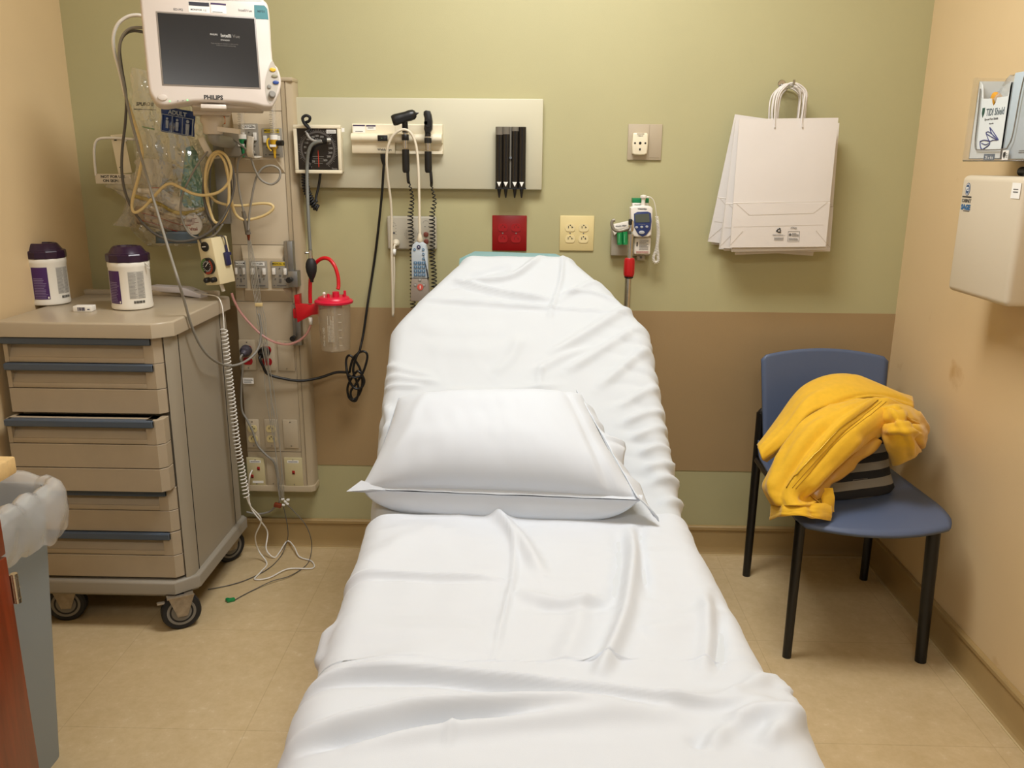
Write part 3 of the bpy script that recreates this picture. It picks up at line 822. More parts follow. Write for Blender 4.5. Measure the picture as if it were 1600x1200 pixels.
# --------------------------------------------------- waste bin and its liner
m_bin = mat('slate_grey_bin', '#8a9296', .5, bump=.08, bscale=500)
BX0, BX1, BY0, BY1, BH = -1.45, -1.060, -1.40, -1.115, .655
bin_ = thing('waste_bin', 'slim slate grey waste bin beyond the cherry cabinet', 'bin', ((BX0 + BX1) / 2, (BY0 + BY1) / 2, 0))
def rr(x0, x1, y0, y1, r, z, n=5):
    o = []
    for cx, cy, a0 in ((x1 - r, y0 + r, -90), (x1 - r, y1 - r, 0), (x0 + r, y1 - r, 90), (x0 + r, y0 + r, 180)):
        for k in range(n + 1):
            a = math.radians(a0 + 90 * k / n); o.append(Vector((cx + r * math.cos(a), cy + r * math.sin(a), z)))
    return o
tp = .040
rows = [rr(BX0 + tp, BX1 - tp, BY0 + tp * .6, BY1 - tp * .6, .03, .0), rr(BX0, BX1, BY0, BY1, .035, BH), rr(BX0 - .006, BX1 + .006, BY0 - .006, BY1 + .006, .038, BH), rr(BX0 - .006, BX1 + .006, BY0 - .006, BY1 + .006, .038, BH + .02), rr(BX0 + .003, BX1 - .003, BY0 + .003, BY1 - .003, .03, BH + .02), rr(BX0 + tp, BX1 - tp, BY0 + tp * .6, BY1 - tp * .6, .03, .01)]
mb = MB(m_bin).grid(rows, closed=True); n_ = len(rows[0]); mb.add(rows[0], [tuple(range(n_))]); mb.add(rows[-1], [tuple(range(n_))])
mb.build('shell', bin_, angle=50)
m_liner = clear('milky_bin_liner', '#f4f4f4', .36, .22, 1.8)
rows = []
nn_ = 150
ring = []
base = rr(BX0, BX1, BY0, BY1, .035, 0, 12)
per = []
for i in range(len(base)):
    a, b = base[i], base[(i + 1) % len(base)]; L = (b - a).length; m_ = max(1, int(L / .009))
    for k in range(m_): per.append(a.lerp(b, k / m_))
cxy = Vector(((BX0 + BX1) / 2, (BY0 + BY1) / 2, 0))
N_ = len(per)
levels = [(-.042, .30, 0), (-.030, .48, .2), (-.016, .58, .5), (-.006, .665, .8), (.002, .690, 1), (.016, .694, 1), (.030, .682, 1), (.037, .660, 1), (.037, .636, 1.1), (.035, .614, 1.2), (.032, .594, 1.4), (.029, .574, 1.7)]
for off, z, amp in levels:
    row = []
    for i, p in enumerate(per):
        tn = (per[(i + 1) % N_] - per[i - 1]).normalized(); nr = Vector((tn.y, -tn.x, 0))
        s = i * .009
        ripple = (math.sin(s * 62 + 3 * N(s * 7, z * 3)) * .001 + N(s * 8, z * 9, 4) * .012 + N(s * 26, z * 22, 9) * .005 + abs(N(s * 15 + z * 20, z * 14, 5)) * .006) * amp
        zz = z + (.018 * N(s * 9, 2) + .012 * N(s * 23, 6)) * min(1, amp) + (.03 * N(s * 8, 7) if amp > 1.4 else 0)
        # a gathered swell at the near right corner
        g = math.exp(-(((p - Vector((BX1, BY0, 0))).length) / .09) ** 2) * (1 if amp >= 1 else .3)
        row.append(Vector((p.x, p.y, zz)) + nr * (off + ripple + g * .014 * (1 if off > 0 else 0)) + Vector((0, 0, g * .012)))
    rows.append(row)
one(MB(m_liner).grid(rows, closed=True), 'bin_liner', 'milky plastic liner folded over the rim of the grey bin', 'bin liner', angle=180)

# -------------------------------------------- medical gas headwall column
m_head = mat('putty_headwall_enamel', '#c2b399', .42, bump=.03, bscale=300)
m_headd = mat('putty_headwall_trim', '#b8a88c', .42)
m_line = mat('panel_seam', '#5d5240', .7)
HY = .062
HX0, HX1, HXT = -.985, -.793, -.755
HZ0, HZ1 = .238, 1.624
col_ = thing('headwall_column', 'tall putty coloured medical gas column on the green wall beside the cart', 'medical gas column', ((HX0 + HXT) / 2, -.03, HZ0))
mb = MB(m_head); mb.span((HX0, -HY, HZ0 + .02), (HX1, -.001, HZ1 - .012), .003); mb.build('body', col_)
mb = MB(m_headd)
mb.prism([(HX1 + .001, -.001), (HX1 + .001, -HY - .003), (HX1 + .012, -HY - .003), (HX1 + .012, -HY + .002), (HX1 + .016, -HY + .002), (HX1 + .016, -HY - .002), (HXT - .006, -HY + .004), (HXT, -HY + .012), (HXT, -.001)], HZ0 + .02, HZ1 - .012)
mb.build('side_trim', col_)
mb = MB(m_headd); mb.span((HX0 - .004, -HY - .006, HZ1 - .012), (HXT + .002, -.001, HZ1), .003); mb.build('top_cap', col_)
mb = MB(m_headd); mb.prism([(HX0 - .003, -.001), (HX0 - .003, -HY - .008), (HXT - .01, -HY - .008), (HXT + .003, -HY + .004), (HXT + .003, -.001)], HZ0, HZ0 + .021, Matrix.Identity(4), .003); mb.build('bottom_ledge', col_)
def zrow(y): return P(400, y, Y=-HY).z
mb = MB(m_line)
for y in (173, 270, 382.5, 471, 705):
    z = zrow(y); mb.span((HX0 + .002, -HY - .0004, z - .0008), (HX1 - .001, -HY + .001, z + .0008))
mb.build('panel_seam', col_)
def fascia(ya, yb):
    za, zb_ = zrow(ya), zrow(yb); i, d = .028, .024
    x0, x1 = HX0 + .03, HX1 - .002
    o = [(x0, -HY, zb_), (x1, -HY, zb_), (x1, -HY, za), (x0, -HY, za)]
    n = [(x0 + .012, -HY - d, zb_ + .040), (x1 - .020, -HY - d, zb_ + .040), (x1 - .020, -HY - d, za - .040), (x0 + .012, -HY - d, za - .040)]
    MB(m_head).add(o + n, [(4, 5, 6, 7), (0, 1, 5, 4), (1, 2, 6, 5), (2, 3, 7, 6), (3, 0, 4, 7)]).build('gas_fascia', col_, flat=True)
fascia(173.8, 269.5); fascia(383, 470.5)
FY = HY + .024
def gas_outlet(x0, y0, x1, y1, txt, tcol, tback):
    a, b, c, d = rect(x0, y0, x1, y1, FY + .004)
    w, h = b - a, d - c; Mx = face_back(((a + b) / 2, -FY - .0002, (c + d) / 2))
    o = MB(M['greyplate']).box((0, 0, .002), (w, h, .004), Mx, .0015).build('gas_outlet', col_)
    MB(tback).box((0, h * .40, .0045), (w * .74, h * .13, .0012), Mx).build('name_strip', o)
    MB(M['darktext']).text(txt, h * .105, Mx @ Matrix.Translation((0, h * .40, .0054)), sx=.85, bold=.0001).build('lettering', o)
    k = MB(M['white'])
    for s in (-1, 1): k.box((s * w * .33, h * .12, .007), (w * .18, h * .24, .008), Mx, .0015)
    k.build('latch', o)
    pmb = MB(M['dcable'])
    for px_, py_, r in ((0, .24, .0022), (0, -.04, .0034), (-.28, -.16, .0022), (.28, -.16, .0022)): pmb.cyl(Mx @ Vector((px_ * w, py_ * h, .0035)), Mx @ Vector((px_ * w, py_ * h, .006)), r, n=12)
    pmb.box((0, -h * .22, .0045), (w * .14, h * .14, .002), Mx)
    pmb.cyl(Mx @ Vector((-.36 * w, -.41 * h, .0035)), Mx @ Vector((-.36 * w, -.41 * h, .0046)), .0022, n=12)
    pmb.box((.06 * w, -h * .41, .0045), (w * .55, h * .04, .0008), Mx)
    pmb.build('port', o)
m_yl = mat('yellow_strip', '#d3b61f', .5)
for r_ in (((355, 201, 373, 246), (376, 193, 404, 246), (410, 200, 441, 246)), ((367, 407, 385, 450), (391, 408, 418, 450), (424, 408, 451, 450))):
    gas_outlet(*r_[0], 'VACUUM', 0, M['whitepaint']); gas_outlet(*r_[1], 'OXYGEN', 0, M['whitepaint']); gas_outlet(*r_[2], 'MEDICAL AIR', 0, m_yl)

def receptacle(mb, Mx, s, dark, face):
    """duplex receptacle face: rounded shape with two slots and a ground hole"""
    pts = []
    for k in range(24):
        a = 2 * PI * k / 24; x, y = .0165 * math.cos(a), .0165 * math.sin(a)
        pts.append((x * s, max(-.0125, min(.0125, y)) * s))
    mb.use(face).prism(pts, 0, .002, Mx)
    mb.use(dark)
    for sx, hh in ((-.0058, .0078), (.0058, .0062)): mb.box((sx * s, .002 * s, .0021), (.0022 * s, hh * s, .0006), Mx)
    mb.box((.0078 * s, .001 * s, .0021), (.004 * s, .0018 * s, .0006), Mx)
    mb.cyl(Mx @ Vector((0, .0078 * s - .015 * s * 0 , .0018)), Mx @ Vector((0, .0078 * s, .0024)), .0022 * s, n=10)
def wall_plate(name, label, cat, r, off, pm, cols, rows_, dark, face, group=None, red=None, dy=.0195, dx=.023, bev=.003, screws=True):
    a, b, c, d = rect(*r, off + .005); w, h = b - a, d - c
    Mx = face_back(((a + b) / 2, -off - .0003, (c + d) / 2))
    t = thing(name, label, cat, Mx.translation - Vector((0, 0, h / 2)), group)
    MB(pm).box((0, 0, .0025), (w, h, .005), Mx, bev).build('plate', t)
    for i in range(cols):
        for j in range(rows_):
            x = (i - (cols - 1) / 2) * 2 * dx if cols > 1 else 0; y = ((rows_ - 1) / 2 - j) * 2 * dy if rows_ > 1 else 0
            rm = MB(face); receptacle(rm, Mx @ Matrix.Translation((x, y, .0048)), 1.0 if h > .1 else .86, dark, face); rm.build('receptacle', t)
    if screws:
        for x, y in ((0, h * .42), (0, -h * .42)) if rows_ == 0 or cols == 1 else [((i - (cols - 1) / 2) * 2 * dx, 0) for i in range(cols)]:
            MB(M['steel']).cyl(Mx @ Vector((x, y, .0048)), Mx @ Vector((x, y, .0057)), .0024, n=12).build('screw', t)
    return t, Mx, w, h
m_redrec = mat('red_receptacle', '#a8151c', .4)
putty = m_head
g = 'electrical plates on the headwall column'
r1 = wall_plate('electrical_outlet', 'outlet plate on the column with a grey plug over red sockets', 'outlet', (374, 531, 399.5, 578.5), HY, putty, 1, 2, M['black'], m_redrec, g, dy=.0205)
r2 = wall_plate('electrical_outlet', 'outlet plate on the column with a black plug over red sockets', 'outlet', (404, 532, 430, 579.5), HY, putty, 1, 2, M['black'], m_redrec, g, dy=.0205)
wall_plate('blank_plate', 'blank putty plate on the column, right of the black plug', 'blank plate', (434, 532.5, 460, 580), HY, putty, 0, 0, M['black'], putty)
wall_plate('electrical_outlet', 'empty putty duplex outlet low on the column, nearer the cart', 'outlet', (385, 655.5, 405.5, 700), HY, putty, 1, 2, M['black'], M['ivory'], g, dy=.0185)
wall_plate('electrical_outlet', 'empty putty duplex outlet low on the column, second from the cart', 'outlet', (413.5, 655.5, 434, 700), HY, putty, 1, 2, M['black'], M['ivory'], g, dy=.0185)
wall_plate('blank_plate', 'blank putty plate beside the two empty low column outlets', 'blank plate', (442.5, 656, 466, 700.5), HY, putty, 0, 0, M['black'], putty)
m_data = mat('ivory_data_plate', '#c9bd93', .45)
def data_plate(r, label, jacks):
    t, Mx, w, h = wall_plate('data_outlet', label, 'data outlet', r, HY, m_data, 0, 0, M['black'], m_data, 'data outlets at the foot of the column')
    for x, y in jacks:
        MB(M['darkred']).box((x * w, y * h, .0058), (w * .15, h * .12, .002), Mx, .0006).use(M['black']).box((x * w, y * h - h * .03, .0069), (w * .1, h * .03, .0004), Mx).build('jack', t, label='red data jack')
    if len(jacks) > 1: MB(M['whitepaint']).box((.08 * w, -h * .36, .0053), (w * .6, h * .08, .0006), Mx).build('label_strip', t)
    s = MB(M['whitepaint']); s.box((0, h * .36, .0053), (w * .62, h * .09, .0006), Mx)
    s.use(M['greytext']).lines(Mx @ Matrix.Translation((0, h * .36, .0056)), w * .5, h * .06, 1, seed=4); s.build('label_strip', t)
data_plate((386, 715, 414, 759), 'ivory data outlet with two red jacks and a white lead', ((.16, .12), (-.22, -.16)))
wall_plate('blank_plate', 'narrow blank plate between the two ivory data outlets', 'blank plate', (417, 715, 435, 759), HY, putty, 0, 0, M['black'], putty)
data_plate((444.5, 715, 473, 761), 'ivory data outlet with a single red jack', ((.0, .0),))

# plugs and power cords ------------------------------------------------------
def plug(px, py, m, r=.019, L=.022, dirn=(-.25, -1, -.12)):
    p = P(px, py, Y=-HY - .006); d = Vector(dirn).normalized()
    mb = MB(m).lathe([(r, 0), (r * 1.02, .006), (r * .95, .018), (r * .6, L), (r * .42, L + .012)], frame(p, d.orthogonal(), z=d), 20)
    return mb, p + d * (L + .012), d
pm, e, d = plug(386, 546, mat('plug_grey', '#4b4650', .5), dirn=(-.2, -1, -.35))
t = thing('power_cord', 'grey power cord with a dark grey plug and white tag, along the column', 'power cord', P(385, 790, Y=-.08))
pm.build('plug', t, label='dark grey plug')
pts = [e, e + d * .015 + Vector((0, 0, -.006))] + PP((379, 575, -.095), (377, 605, -.085), (378, 640, -.08), (386, 656, -.08), (394, 672, -.078), (402, 695, -.075), (415, 710, -.075), (428, 722, -.075), (433, 742, -.075), (436, 765, -.08), (437, 783, -.08), (430, 792, -.06), (420, 800, -.05), (402, 803, -.05), (385, 800, -.06))
MB(M['gcable']).tube(spline(pts, 8), .0036, 8).build('lead', t, angle=180)
tm = MB(M['whitepaint']); fm_ = face_back(P(388, 595, Y=-.092)); tm.box((0, 0, 0), (.036, .02, .001), fm_); tm.use(M['greytext']).lines(fm_ @ Matrix.Translation((0, 0, .0006)), .03, .015, 4, seed=2); tm.build('tag', t, label='white printed tag')

pm, e, d = plug(414, 549, M['black'], dirn=(-.12, -1, -.25))
t = thing('power_cord', 'black power cord looped in a bundle below the wall transformer', 'power cord', P(555, 625, Y=-.08))
pm.build('plug', t)
pts = [e, e + d * .012 + Vector((0, 0, -.004))] + PP((411, 572, -.11), (418, 584, -.10), (440, 591, -.09), (470, 595, -.08), (500, 590, -.06), (525, 582, -.05), (546, 582, -.05))
MB(M['black']).tube(spline(pts, 8), .0048, 8).build('lead', t, angle=180)
yb = -.055
loops = [(546, 582, yb), (552, 560, yb - .004), (566, 549, yb - .008), (574, 556, yb - .008), (568, 580, yb - .012), (556, 600, yb - .012), (548, 612, yb - .01), (551, 624, yb - .01), (560, 618, yb - .006), (566, 600, yb), (562, 575, yb), (548, 556, yb), (541, 562, yb), (543, 585, yb - .014), (552, 605, yb - .016), (564, 606, yb - .014), (569, 594, yb - .012), (560, 580, yb - .012), (550, 590, yb - .006), (543, 606, yb - .004), (546, 622, yb - .004), (556, 626, yb - .008), (560, 606, yb - .01), (552, 580, yb - .016), (556, 560, yb - .018), (562, 548, yb - .01)]
MB(M['black']).tube(spline(PP(*loops), 8), .0042, 8).build('loop_bundle', t, angle=180)
tw = spline(PP((545, 586, yb - .022), (553, 590, yb - .026), (562, 588, yb - .02)), 5); MB(M['black']).tube(tw, .004, 8).build('tie', t)
pts = PP((562, 548, yb - .01), (568, 520, -.045), (574, 478, -.03), (580, 440, -.012), (586, 400, -.012), (592, 350, -.03), (597, 300, -.05), (599, 268, -.068), (600, 256, -.070))
MB(M['black']).tube(spline(pts, 8), .0042, 8).build('lead', t, angle=180)
cm = MB(M['black']); q = P(600, 247.5, Y=-.070); cm.lathe([(.0055, -.02), (.008, -.012), (.0115, 0), (.0115, .014)], Matrix.Translation(q), 14); cm.build('connector', t)

# metal rail clamp holding the suction bracket
def rail(name, label, r0, r1, knob):
    a, b, c, d = rect(*r0, HY + .03)
    t = thing(name, label, 'rail', ((a + b) / 2, -HY - .02, c))
    MB(M['alu']).span((a, -HY - .03, c), (b, -HY - .004, d), .002).use(M['steel']).span((a + (b - a) * .32, -HY - .032, c), (a + (b - a) * .42, -HY - .029, d)).build('channel', t)
    if r1:
        a, b, c, d = rect(*r1, HY + .045); MB(M['alu']).span((a, -HY - .045, c), (b, -HY - .004, d), .002).build('slide', t)
    q = P(*knob, Y=-HY - .05); MB(M['black']).cyl(q, q + Vector((0, -.018, 0)), .009, n=16).build('clamp_knob', t)
    return t
rail('mounting_rail', 'short aluminium rail clamped at the right edge of the lower gas panel', (444, 377, 458, 426), (450, 424, 465, 449), (453, 437))
rail('mounting_rail', 'aluminium slide rail carrying the red suction bracket', (457, 476, 470, 540), None, (459, 528))

# flowmeters in the gas ports ----------------------------------------------
m_clear = clear('clear_acrylic', '#e8e4da', .12, .06, 1.0)
def flowmeter(label, xb, yb_, xt, yt, m, m2, knob, nx0, ny0):
    y = -FY - .03
    t = thing('flowmeter', label, 'flowmeter', P(nx0, ny0, Y=y), 'flowmeters in the upper gas ports')
    a, b = P(xb, yb_, Y=y), P(xt, yt, Y=y)
    MB(m_clear).cyl(a, b, .0105, .0095, 20).build('tube', t)
    s = MB(M['darktext'])
    L = (b - a).length; up = (b - a).normalized(); Mx = face_back(a)
    for k in range(13): s.box((-.002, L * (.1 + k * .065), .0109), (.007 if k % 2 else .011, .0009, .0003), Mx)
    s.build('scale_marks', t)
    MB(m_clear).cyl(a + Vector((0, 0, .004)), b - Vector((0, 0, .006)), .0035, n=10).build('inner_tube', t)
    MB(M['whitepaint']).cyl(a - Vector((0, 0, .012)), a + Vector((0, 0, .002)), .013, n=18).build('collar', t)
    bd = MB(m); c0 = a - Vector((0, 0, .012))
    bd.cyl(c0 - Vector((0, 0, .026)), c0, .010, .013, 16); bd.cyl(c0 + Vector((0, 0, -.012)), c0 + Vector((0, .03, -.012)), .009, n=14)
    bd.lathe([(.0022, -.030), (.004, -.024), (.0032, -.018), (.0052, -.013), (.0042, -.008), (.007, -.002), (.007, .002)], Matrix.Translation(c0 - Vector((0, 0, .026))), 14)
    bd.build('body', t)
    if m2: MB(m2).tube(spline([c0 + Vector((-.012, -.006, .004)), c0 + Vector((-.019, -.008, -.004)), c0 + Vector((-.017, -.008, -.022)), c0 + Vector((-.008, -.006, -.034))], 6), .0028, 8).build('side_arm', t)
    k0 = c0 + Vector((0, 0, -.010)); kx = knob
    MB(M['black']).cyl(k0 + Vector((kx * .010, -.002, 0)), k0 + Vector((kx * .030, -.006, 0)), .0085, n=16).build('knob', t)
    lb = MB(M['whitepaint']).box((0, -.0185, .012), (.02, .007, .0012), face_back(c0 + Vector((0, -.001, 0)))); lb.build('label_band', t)
flowmeter('yellow medical air flowmeter with clear tube and black knob', 427.5, 212, 426, 160, mat('yellow_body', '#c69a1c', .35), M['yellow'], 1, 430, 255)
flowmeter('green oxygen flowmeter with clear tube, left of the yellow one', 378, 211, 377, 168, M['green'], None, 1, 381, 258)

# monitor ------------------------------------------------------------------
_yw, _tl = math.radians(21.62), math.radians(-9.29)
Rm = Matrix.Rotation(_yw, 3, 'Z') @ Matrix.Rotation(_tl, 3, 'X')
mx_, my_, mz_ = Rm.col[0], Rm.col[2], -Rm.col[1]
MO = Vector((-.881, -.417, 1.656))
MM = frame(MO, mx_, z=mz_)
def ml(px, py, dz=0.0):
    d = P(px, py, Y=0) - CAM; o = MO + mz_ * dz
    t = (o - CAM).dot(mz_) / d.dot(mz_); q = CAM + d * t - MO
    return q.dot(mx_), q.dot(my_)
mon = thing('patient_monitor', 'white patient monitor with a dark standby screen tilted above the cart', 'monitor', MO - Vector((0, 0, .16)))
m_mon = mat('ivory_monitor_shell', '#d9cfc6', .38)
m_mond = mat('ivory_monitor_back', '#c9bdae', .45)
out_px = [(238, 152), (232, 138), (228, 100), (222, 40), (218.5, 2), (219, -5), (225, -10), (300, -9), (400, -4), (413, 0), (419, 8), (422, 30), (426, 92), (434, 105), (439.5, 124), (437, 143), (429, 160), (424, 166.5), (412, 167), (390, 162), (330, 158), (290, 160), (262, 164.5), (247, 162)]
op = [ml(*p, .006) for p in out_px]
sp_ = spline([Vector((x, y, 0)) for x, y in op], 3, closed=True)
scr = [ml(245, 21), ml(398, 31), ml(404, 137), ml(257, 133)]
sx0 = (scr[0][0] + scr[3][0]) / 2; sx1 = (scr[1][0] + scr[2][0]) / 2; sy1 = (scr[0][1] + scr[1][1]) / 2; sy0 = (scr[2][1] + scr[3][1]) / 2
mb = MB(m_mon); mb.prism([(p.x, p.y) for p in sp_], -.045, .006, MM, .009, 3); mb.build('bezel', mon)
ctr = Vector((sum(p.x for p in sp_) / len(sp_), sum(p.y for p in sp_) / len(sp_), 0))
mb = MB(m_mond); mb.prism([((p.x - ctr.x) * .93 + ctr.x, (p.y - ctr.y) * .86 + ctr.y + .012) for p in sp_], -.11, -.045, MM); mb.build('rear_housing', mon)
mb = MB(mat('grey_screen_surround', '#8d857c', .4)).box(((sx0 + sx1) / 2, (sy0 + sy1) / 2, .0062), (sx1 - sx0 + .008, sy1 - sy0 + .008, .002), MM, .0008); mb.build('screen_surround', mon)
m_screen = mat('dark_screen_glass', '#1b1b1d', .22, spec=.6)
scn = MB(m_screen).box(((sx0 + sx1) / 2, (sy0 + sy1) / 2, .0066), (sx1 - sx0, sy1 - sy0, .002), MM).build('screen', mon, label='dark glass screen')
m_lit = mat('lit_grey_text', '#a8a49c', .5, emit=.35); m_dim = mat('dim_grey_text', '#6a665f', .5, emit=.12)
def at_m(px, py, dz): x, y = ml(px, py, dz); return MM @ Matrix.Translation((x, y, dz))
st = MB(m_lit); Z = .0078
st.text('Intelli', .0125, at_m(353, 56, Z), bold=.0002).text('PHILIPS', .006, at_m(334, 54, Z), bold=.0001).text('STANDBY', .0055, at_m(352, 63, Z))
st.use(m_dim).text('Vue', .0125, at_m(369, 57, Z)).text('Press any key on monitor or click on this', .0042, at_m(351, 68.5, Z)).text('screen to resume monitoring', .0042, at_m(353, 71.5, Z))
st.build('screen_text', scn)
tx = MB(M['darktext']); Z = .0064
tx.text('PHILIPS', .0155, at_m(333.5, 152.5, Z), bold=.0006)
tx.use(M['greytext']).text('ED-M2', .0085, at_m(278.5, 15, Z)).text('IntelliVue', .0095, at_m(383, 16.5, Z))
tx.build('lettering', mon)
tc_ = [ml(397, 7, .006), ml(415, 8, .006), ml(418, 30, .006), ml(397.5, 29, .006)]
MB(M['teal']).prism([ml(397, 8, .006), ml(397.5, 29.5, .006), ml(419.5, 30.5, .006), ml(417.5, 14, .006), ml(413, 8.5, .006)], .0058, .0066, MM).use(mat('dark_teal_print', '#235058', .5)).text('MP50', .009, at_m(408, 18, .0068), bold=.0001).build('model_badge', mon, label='teal corner badge')
stk = MB(M['whitepaint']).prism([ml(294, 2, .006), ml(327, 4, .006), ml(328, 21, .006), ml(295, 19, .006)], .006, .0067, MM).prism([ml(329, 4, .006), ml(353, 6, .006), ml(354, 22, .006), ml(330, 20, .006)], .006, .0067, MM)
stk.use(mat('black_sticker_band', '#1d1a2a', .5)).prism([ml(294.5, 2.5, .006), ml(326.5, 4.5, .006), ml(327, 10.5, .006), ml(295, 8.5, .006)], .0067, .0071, MM).use(mat('purple_sticker_band', '#3a2150', .5)).prism([ml(329, 4.2, .006), ml(353, 6, .006), ml(353, 9, .006), ml(329, 7, .006)], .0067, .0071, MM)
stk.use(M['darktext']).text('MONITOR  1.2', .0062, at_m(310, 15.6, .0068), bold=.0001); stk.use(M['greytext']).lines(at_m(340, 19, .0068), .026, .004, 1, seed=5)
stk.build('asset_sticker', mon, label='white asset stickers with dark bands')
pad = [ml(*p, .0065) for p in ((425, 95), (431, 106), (436, 124), (433, 142), (426, 158), (421, 162), (416, 152), (414, 130), (418, 110))]
pad = spline([Vector((x, y, 0)) for x, y in pad], 3, closed=True)
MB(mat('grey_keypad', '#b9b2a6', .45)).prism([(p.x, p.y) for p in pad], .006, .0068, MM).build('keypad', mon, label='curved grey key strip')
def oval(px, py, rx, ry, m, dz=.0105):
    return MB(m).prism([(rx * math.cos(2 * PI * k / 20), ry * math.sin(2 * PI * k / 20)) for k in range(20)], 0, .0035, at_m(px, py, .0066), .0012)
oval(426, 109, .0085, .0055, M['yellow']).build('button', mon, label='yellow alarm button')
oval(429, 119, .0085, .0045, mat('khaki_button', '#8f8a70', .45)).build('button', mon, label='khaki button')
oval(431, 129, .0085, .0052, M['blue']).build('button', mon, label='blue button')
oval(420.5, 135.5, .0055, .0058, M['greyplast']).build('button', mon, label='round grey button')
kb = MB(mat('grey_knob', '#8d8a84', .4)); q = at_m(425, 148.5, .006); kb.lathe([(.0095, 0), (.0095, .010), (.007, .013), (.001, .013)], q, 24); kb.build('dial_knob', mon)
oval(254, 152.5, .012, .008, mat('ivory_power_key', '#d2c8bd', .4)).build('button', mon, label='oval power key')
led = MB(mat('green_led', '#54d06c', .4, emit=3.0)); 
for px, py in ((265.5, 158), (293, 156.5)): led.cyl(at_m(px, py, .006) @ Vector((0, 0, 0)), at_m(px, py, .0075) @ Vector((0, 0, 0)), .0014, n=10)
led.build('indicator_light', mon, label='green indicator lights')
dk = MB(M['darktext'])
for px, py in ((278, 157.5), (286, 157)): dk.cyl(at_m(px, py, .006) @ Vector((0, 0, 0)), at_m(px, py, .0068) @ Vector((0, 0, 0)), .0011, n=8)
dk.build('sensor_dot', mon)
tr = MB(mat('ivory_latch', '#d8cec3', .4)); a_, b_ = ml(313, 163, 0), ml(354, 170, 0)
tr.box(((a_[0] + b_[0]) / 2, (a_[1] + b_[1]) / 2, -.012), (b_[0] - a_[0], .012, .03), MM, .003); tr.build('release_latch', mon)
md = MB(m_mond); a_, b_ = ml(300, 164, -.03), ml(414, 174, -.03)
md.box(((a_[0] + b_[0]) / 2, (a_[1] + b_[1]) / 2 + .008, -.055), (b_[0] - a_[0], .018, .06), MM, .004); md.build('module_tray', mon)

# mount: swivel neck, arm to the column, cable hooks
arm = thing('monitor_mount', 'ivory swivel arm and cable hooks carrying the monitor off the gas column', 'mount', P(352, 260, Y=-.15))
mb = MB(m_mond); nk = P(331, 178, Y=-.33)
mb.box((0, 0, 0), (.10, .10, .014), Matrix.Translation(nk + Vector((.0, 0, .002))) @ Matrix.Rotation(_yw, 4, 'Z'), .003)
mb.build('tilt_plate', arm)
mb = MB(mat('ivory_neck', '#cfc3b2', .42)); mb.lathe([(.030, -.004), (.034, -.012), (.034, -.022), (.028, -.030), (.028, -.05), (.024, -.056)], Matrix.Translation(nk), 28); mb.build('swivel_neck', arm)
tp_ = nk + Vector((0, 0, -.04))
mb = MB(mat('ivory_lever', '#dccfba', .42)); Lv = frame(tp_, P(374, 206, Y=-.33) - tp_, z=(0, 0, 1)); mb.prism([(0, -.02), (.055, -.02), (.078, -.004), (.078, .008), (.055, .018), (0, .02)], -.006, .008, Lv, .003); mb.build('lever', arm)
wallp = Vector((-.955, -HY - .012, nk.z - .075))
mb = MB(M['greyplast']); mb.tube(spline([tp_ + Vector((0, 0, -.012)), tp_ + Vector((0, .01, -.03)), tp_ + Vector((.0, .10, -.035)), wallp], 8), .017, 14)
mb.build('arm_tube', arm)
mb = MB(M['greyplast']); a, b, c, d = rect(336, 205, 354, 350, HY + .02); mb.span((a, -HY - .02, c), (b, -HY - .0004, d), .003); mb.build('track', arm)
mb = MB(M['orange']).box((0, 0, 0), (.012, .012, .028), Matrix.Translation(P(348, 186, Y=-.30)), .002); mb.build('orange_tab', arm, label='orange release tab')
m_hook = mat('white_hook', '#e4ddcf', .4)
def hook(px, py, tilt):
    o = P(px, py, Y=-.2); Mx = Matrix.Translation(o) @ Matrix.Rotation(tilt, 4, 'Y')
    pts = [Vector((0, .10, -.03)), Vector((0, .03, -.032)), Vector((0, .0, -.026)), Vector((0, -.016, 0)), Vector((0, -.018, .03))]
    rows = []
    for i, p in enumerate(spline(pts, 6)):
        w = .006 + .004 * min(1, i / 12); rows.append([Mx @ (p + Vector((x, 0, 0))) for x in (-w, -w * .5, 0, w * .5, w)])
    MB(m_hook).grid(rows).build('cable_hook', arm, solid=.004, label='curved white cable hook')
hook(324, 230, -.35); hook(393, 229, .2)
bx = MB(mat('grey_bracket', '#8a8273', .45)); a, b, c, d = rect(350, 207, 376, 245, HY + .06); bx.span((a, -HY - .065, c), (b, -HY - .03, d), .004); bx.build('side_bracket', arm)

# cables hanging from the monitor ---------------------------------------------
cable('monitor_cable', 'thick white cable arching off the back of the monitor on the left', PP((232, 30, -.36), (218, 24, -.36), (200, 26, -.36), (184, 38, -.36), (177, 58, -.355), (179, 82, -.345), (186, 108, -.33), (196, 150, -.3)), .0050, M['wcable'], 'cable', 8)
cable('monitor_cable', 'dark grey cable hanging in a long U below the monitor back', PP((232, 52, -.36), (208, 48, -.36), (193, 56, -.355), (187, 75, -.35), (190, 105, -.33), (197, 150, -.3), (196, 190, -.27), (191, 235, -.25), (191, 275, -.24), (199, 310, -.235), (216, 340, -.235), (240, 364, -.235), (268, 376, -.235), (296, 376, -.235), (322, 366, -.235), (345, 345, -.23), (360, 315, -.22), (366, 285, -.215), (360, 255, -.215), (346, 238, -.215), (330, 248, -.21), (320, 275, -.21), (318, 305, -.21), (326, 335, -.21), (336, 350, -.21)), .0042, M['dcable'], 'cable', 7)
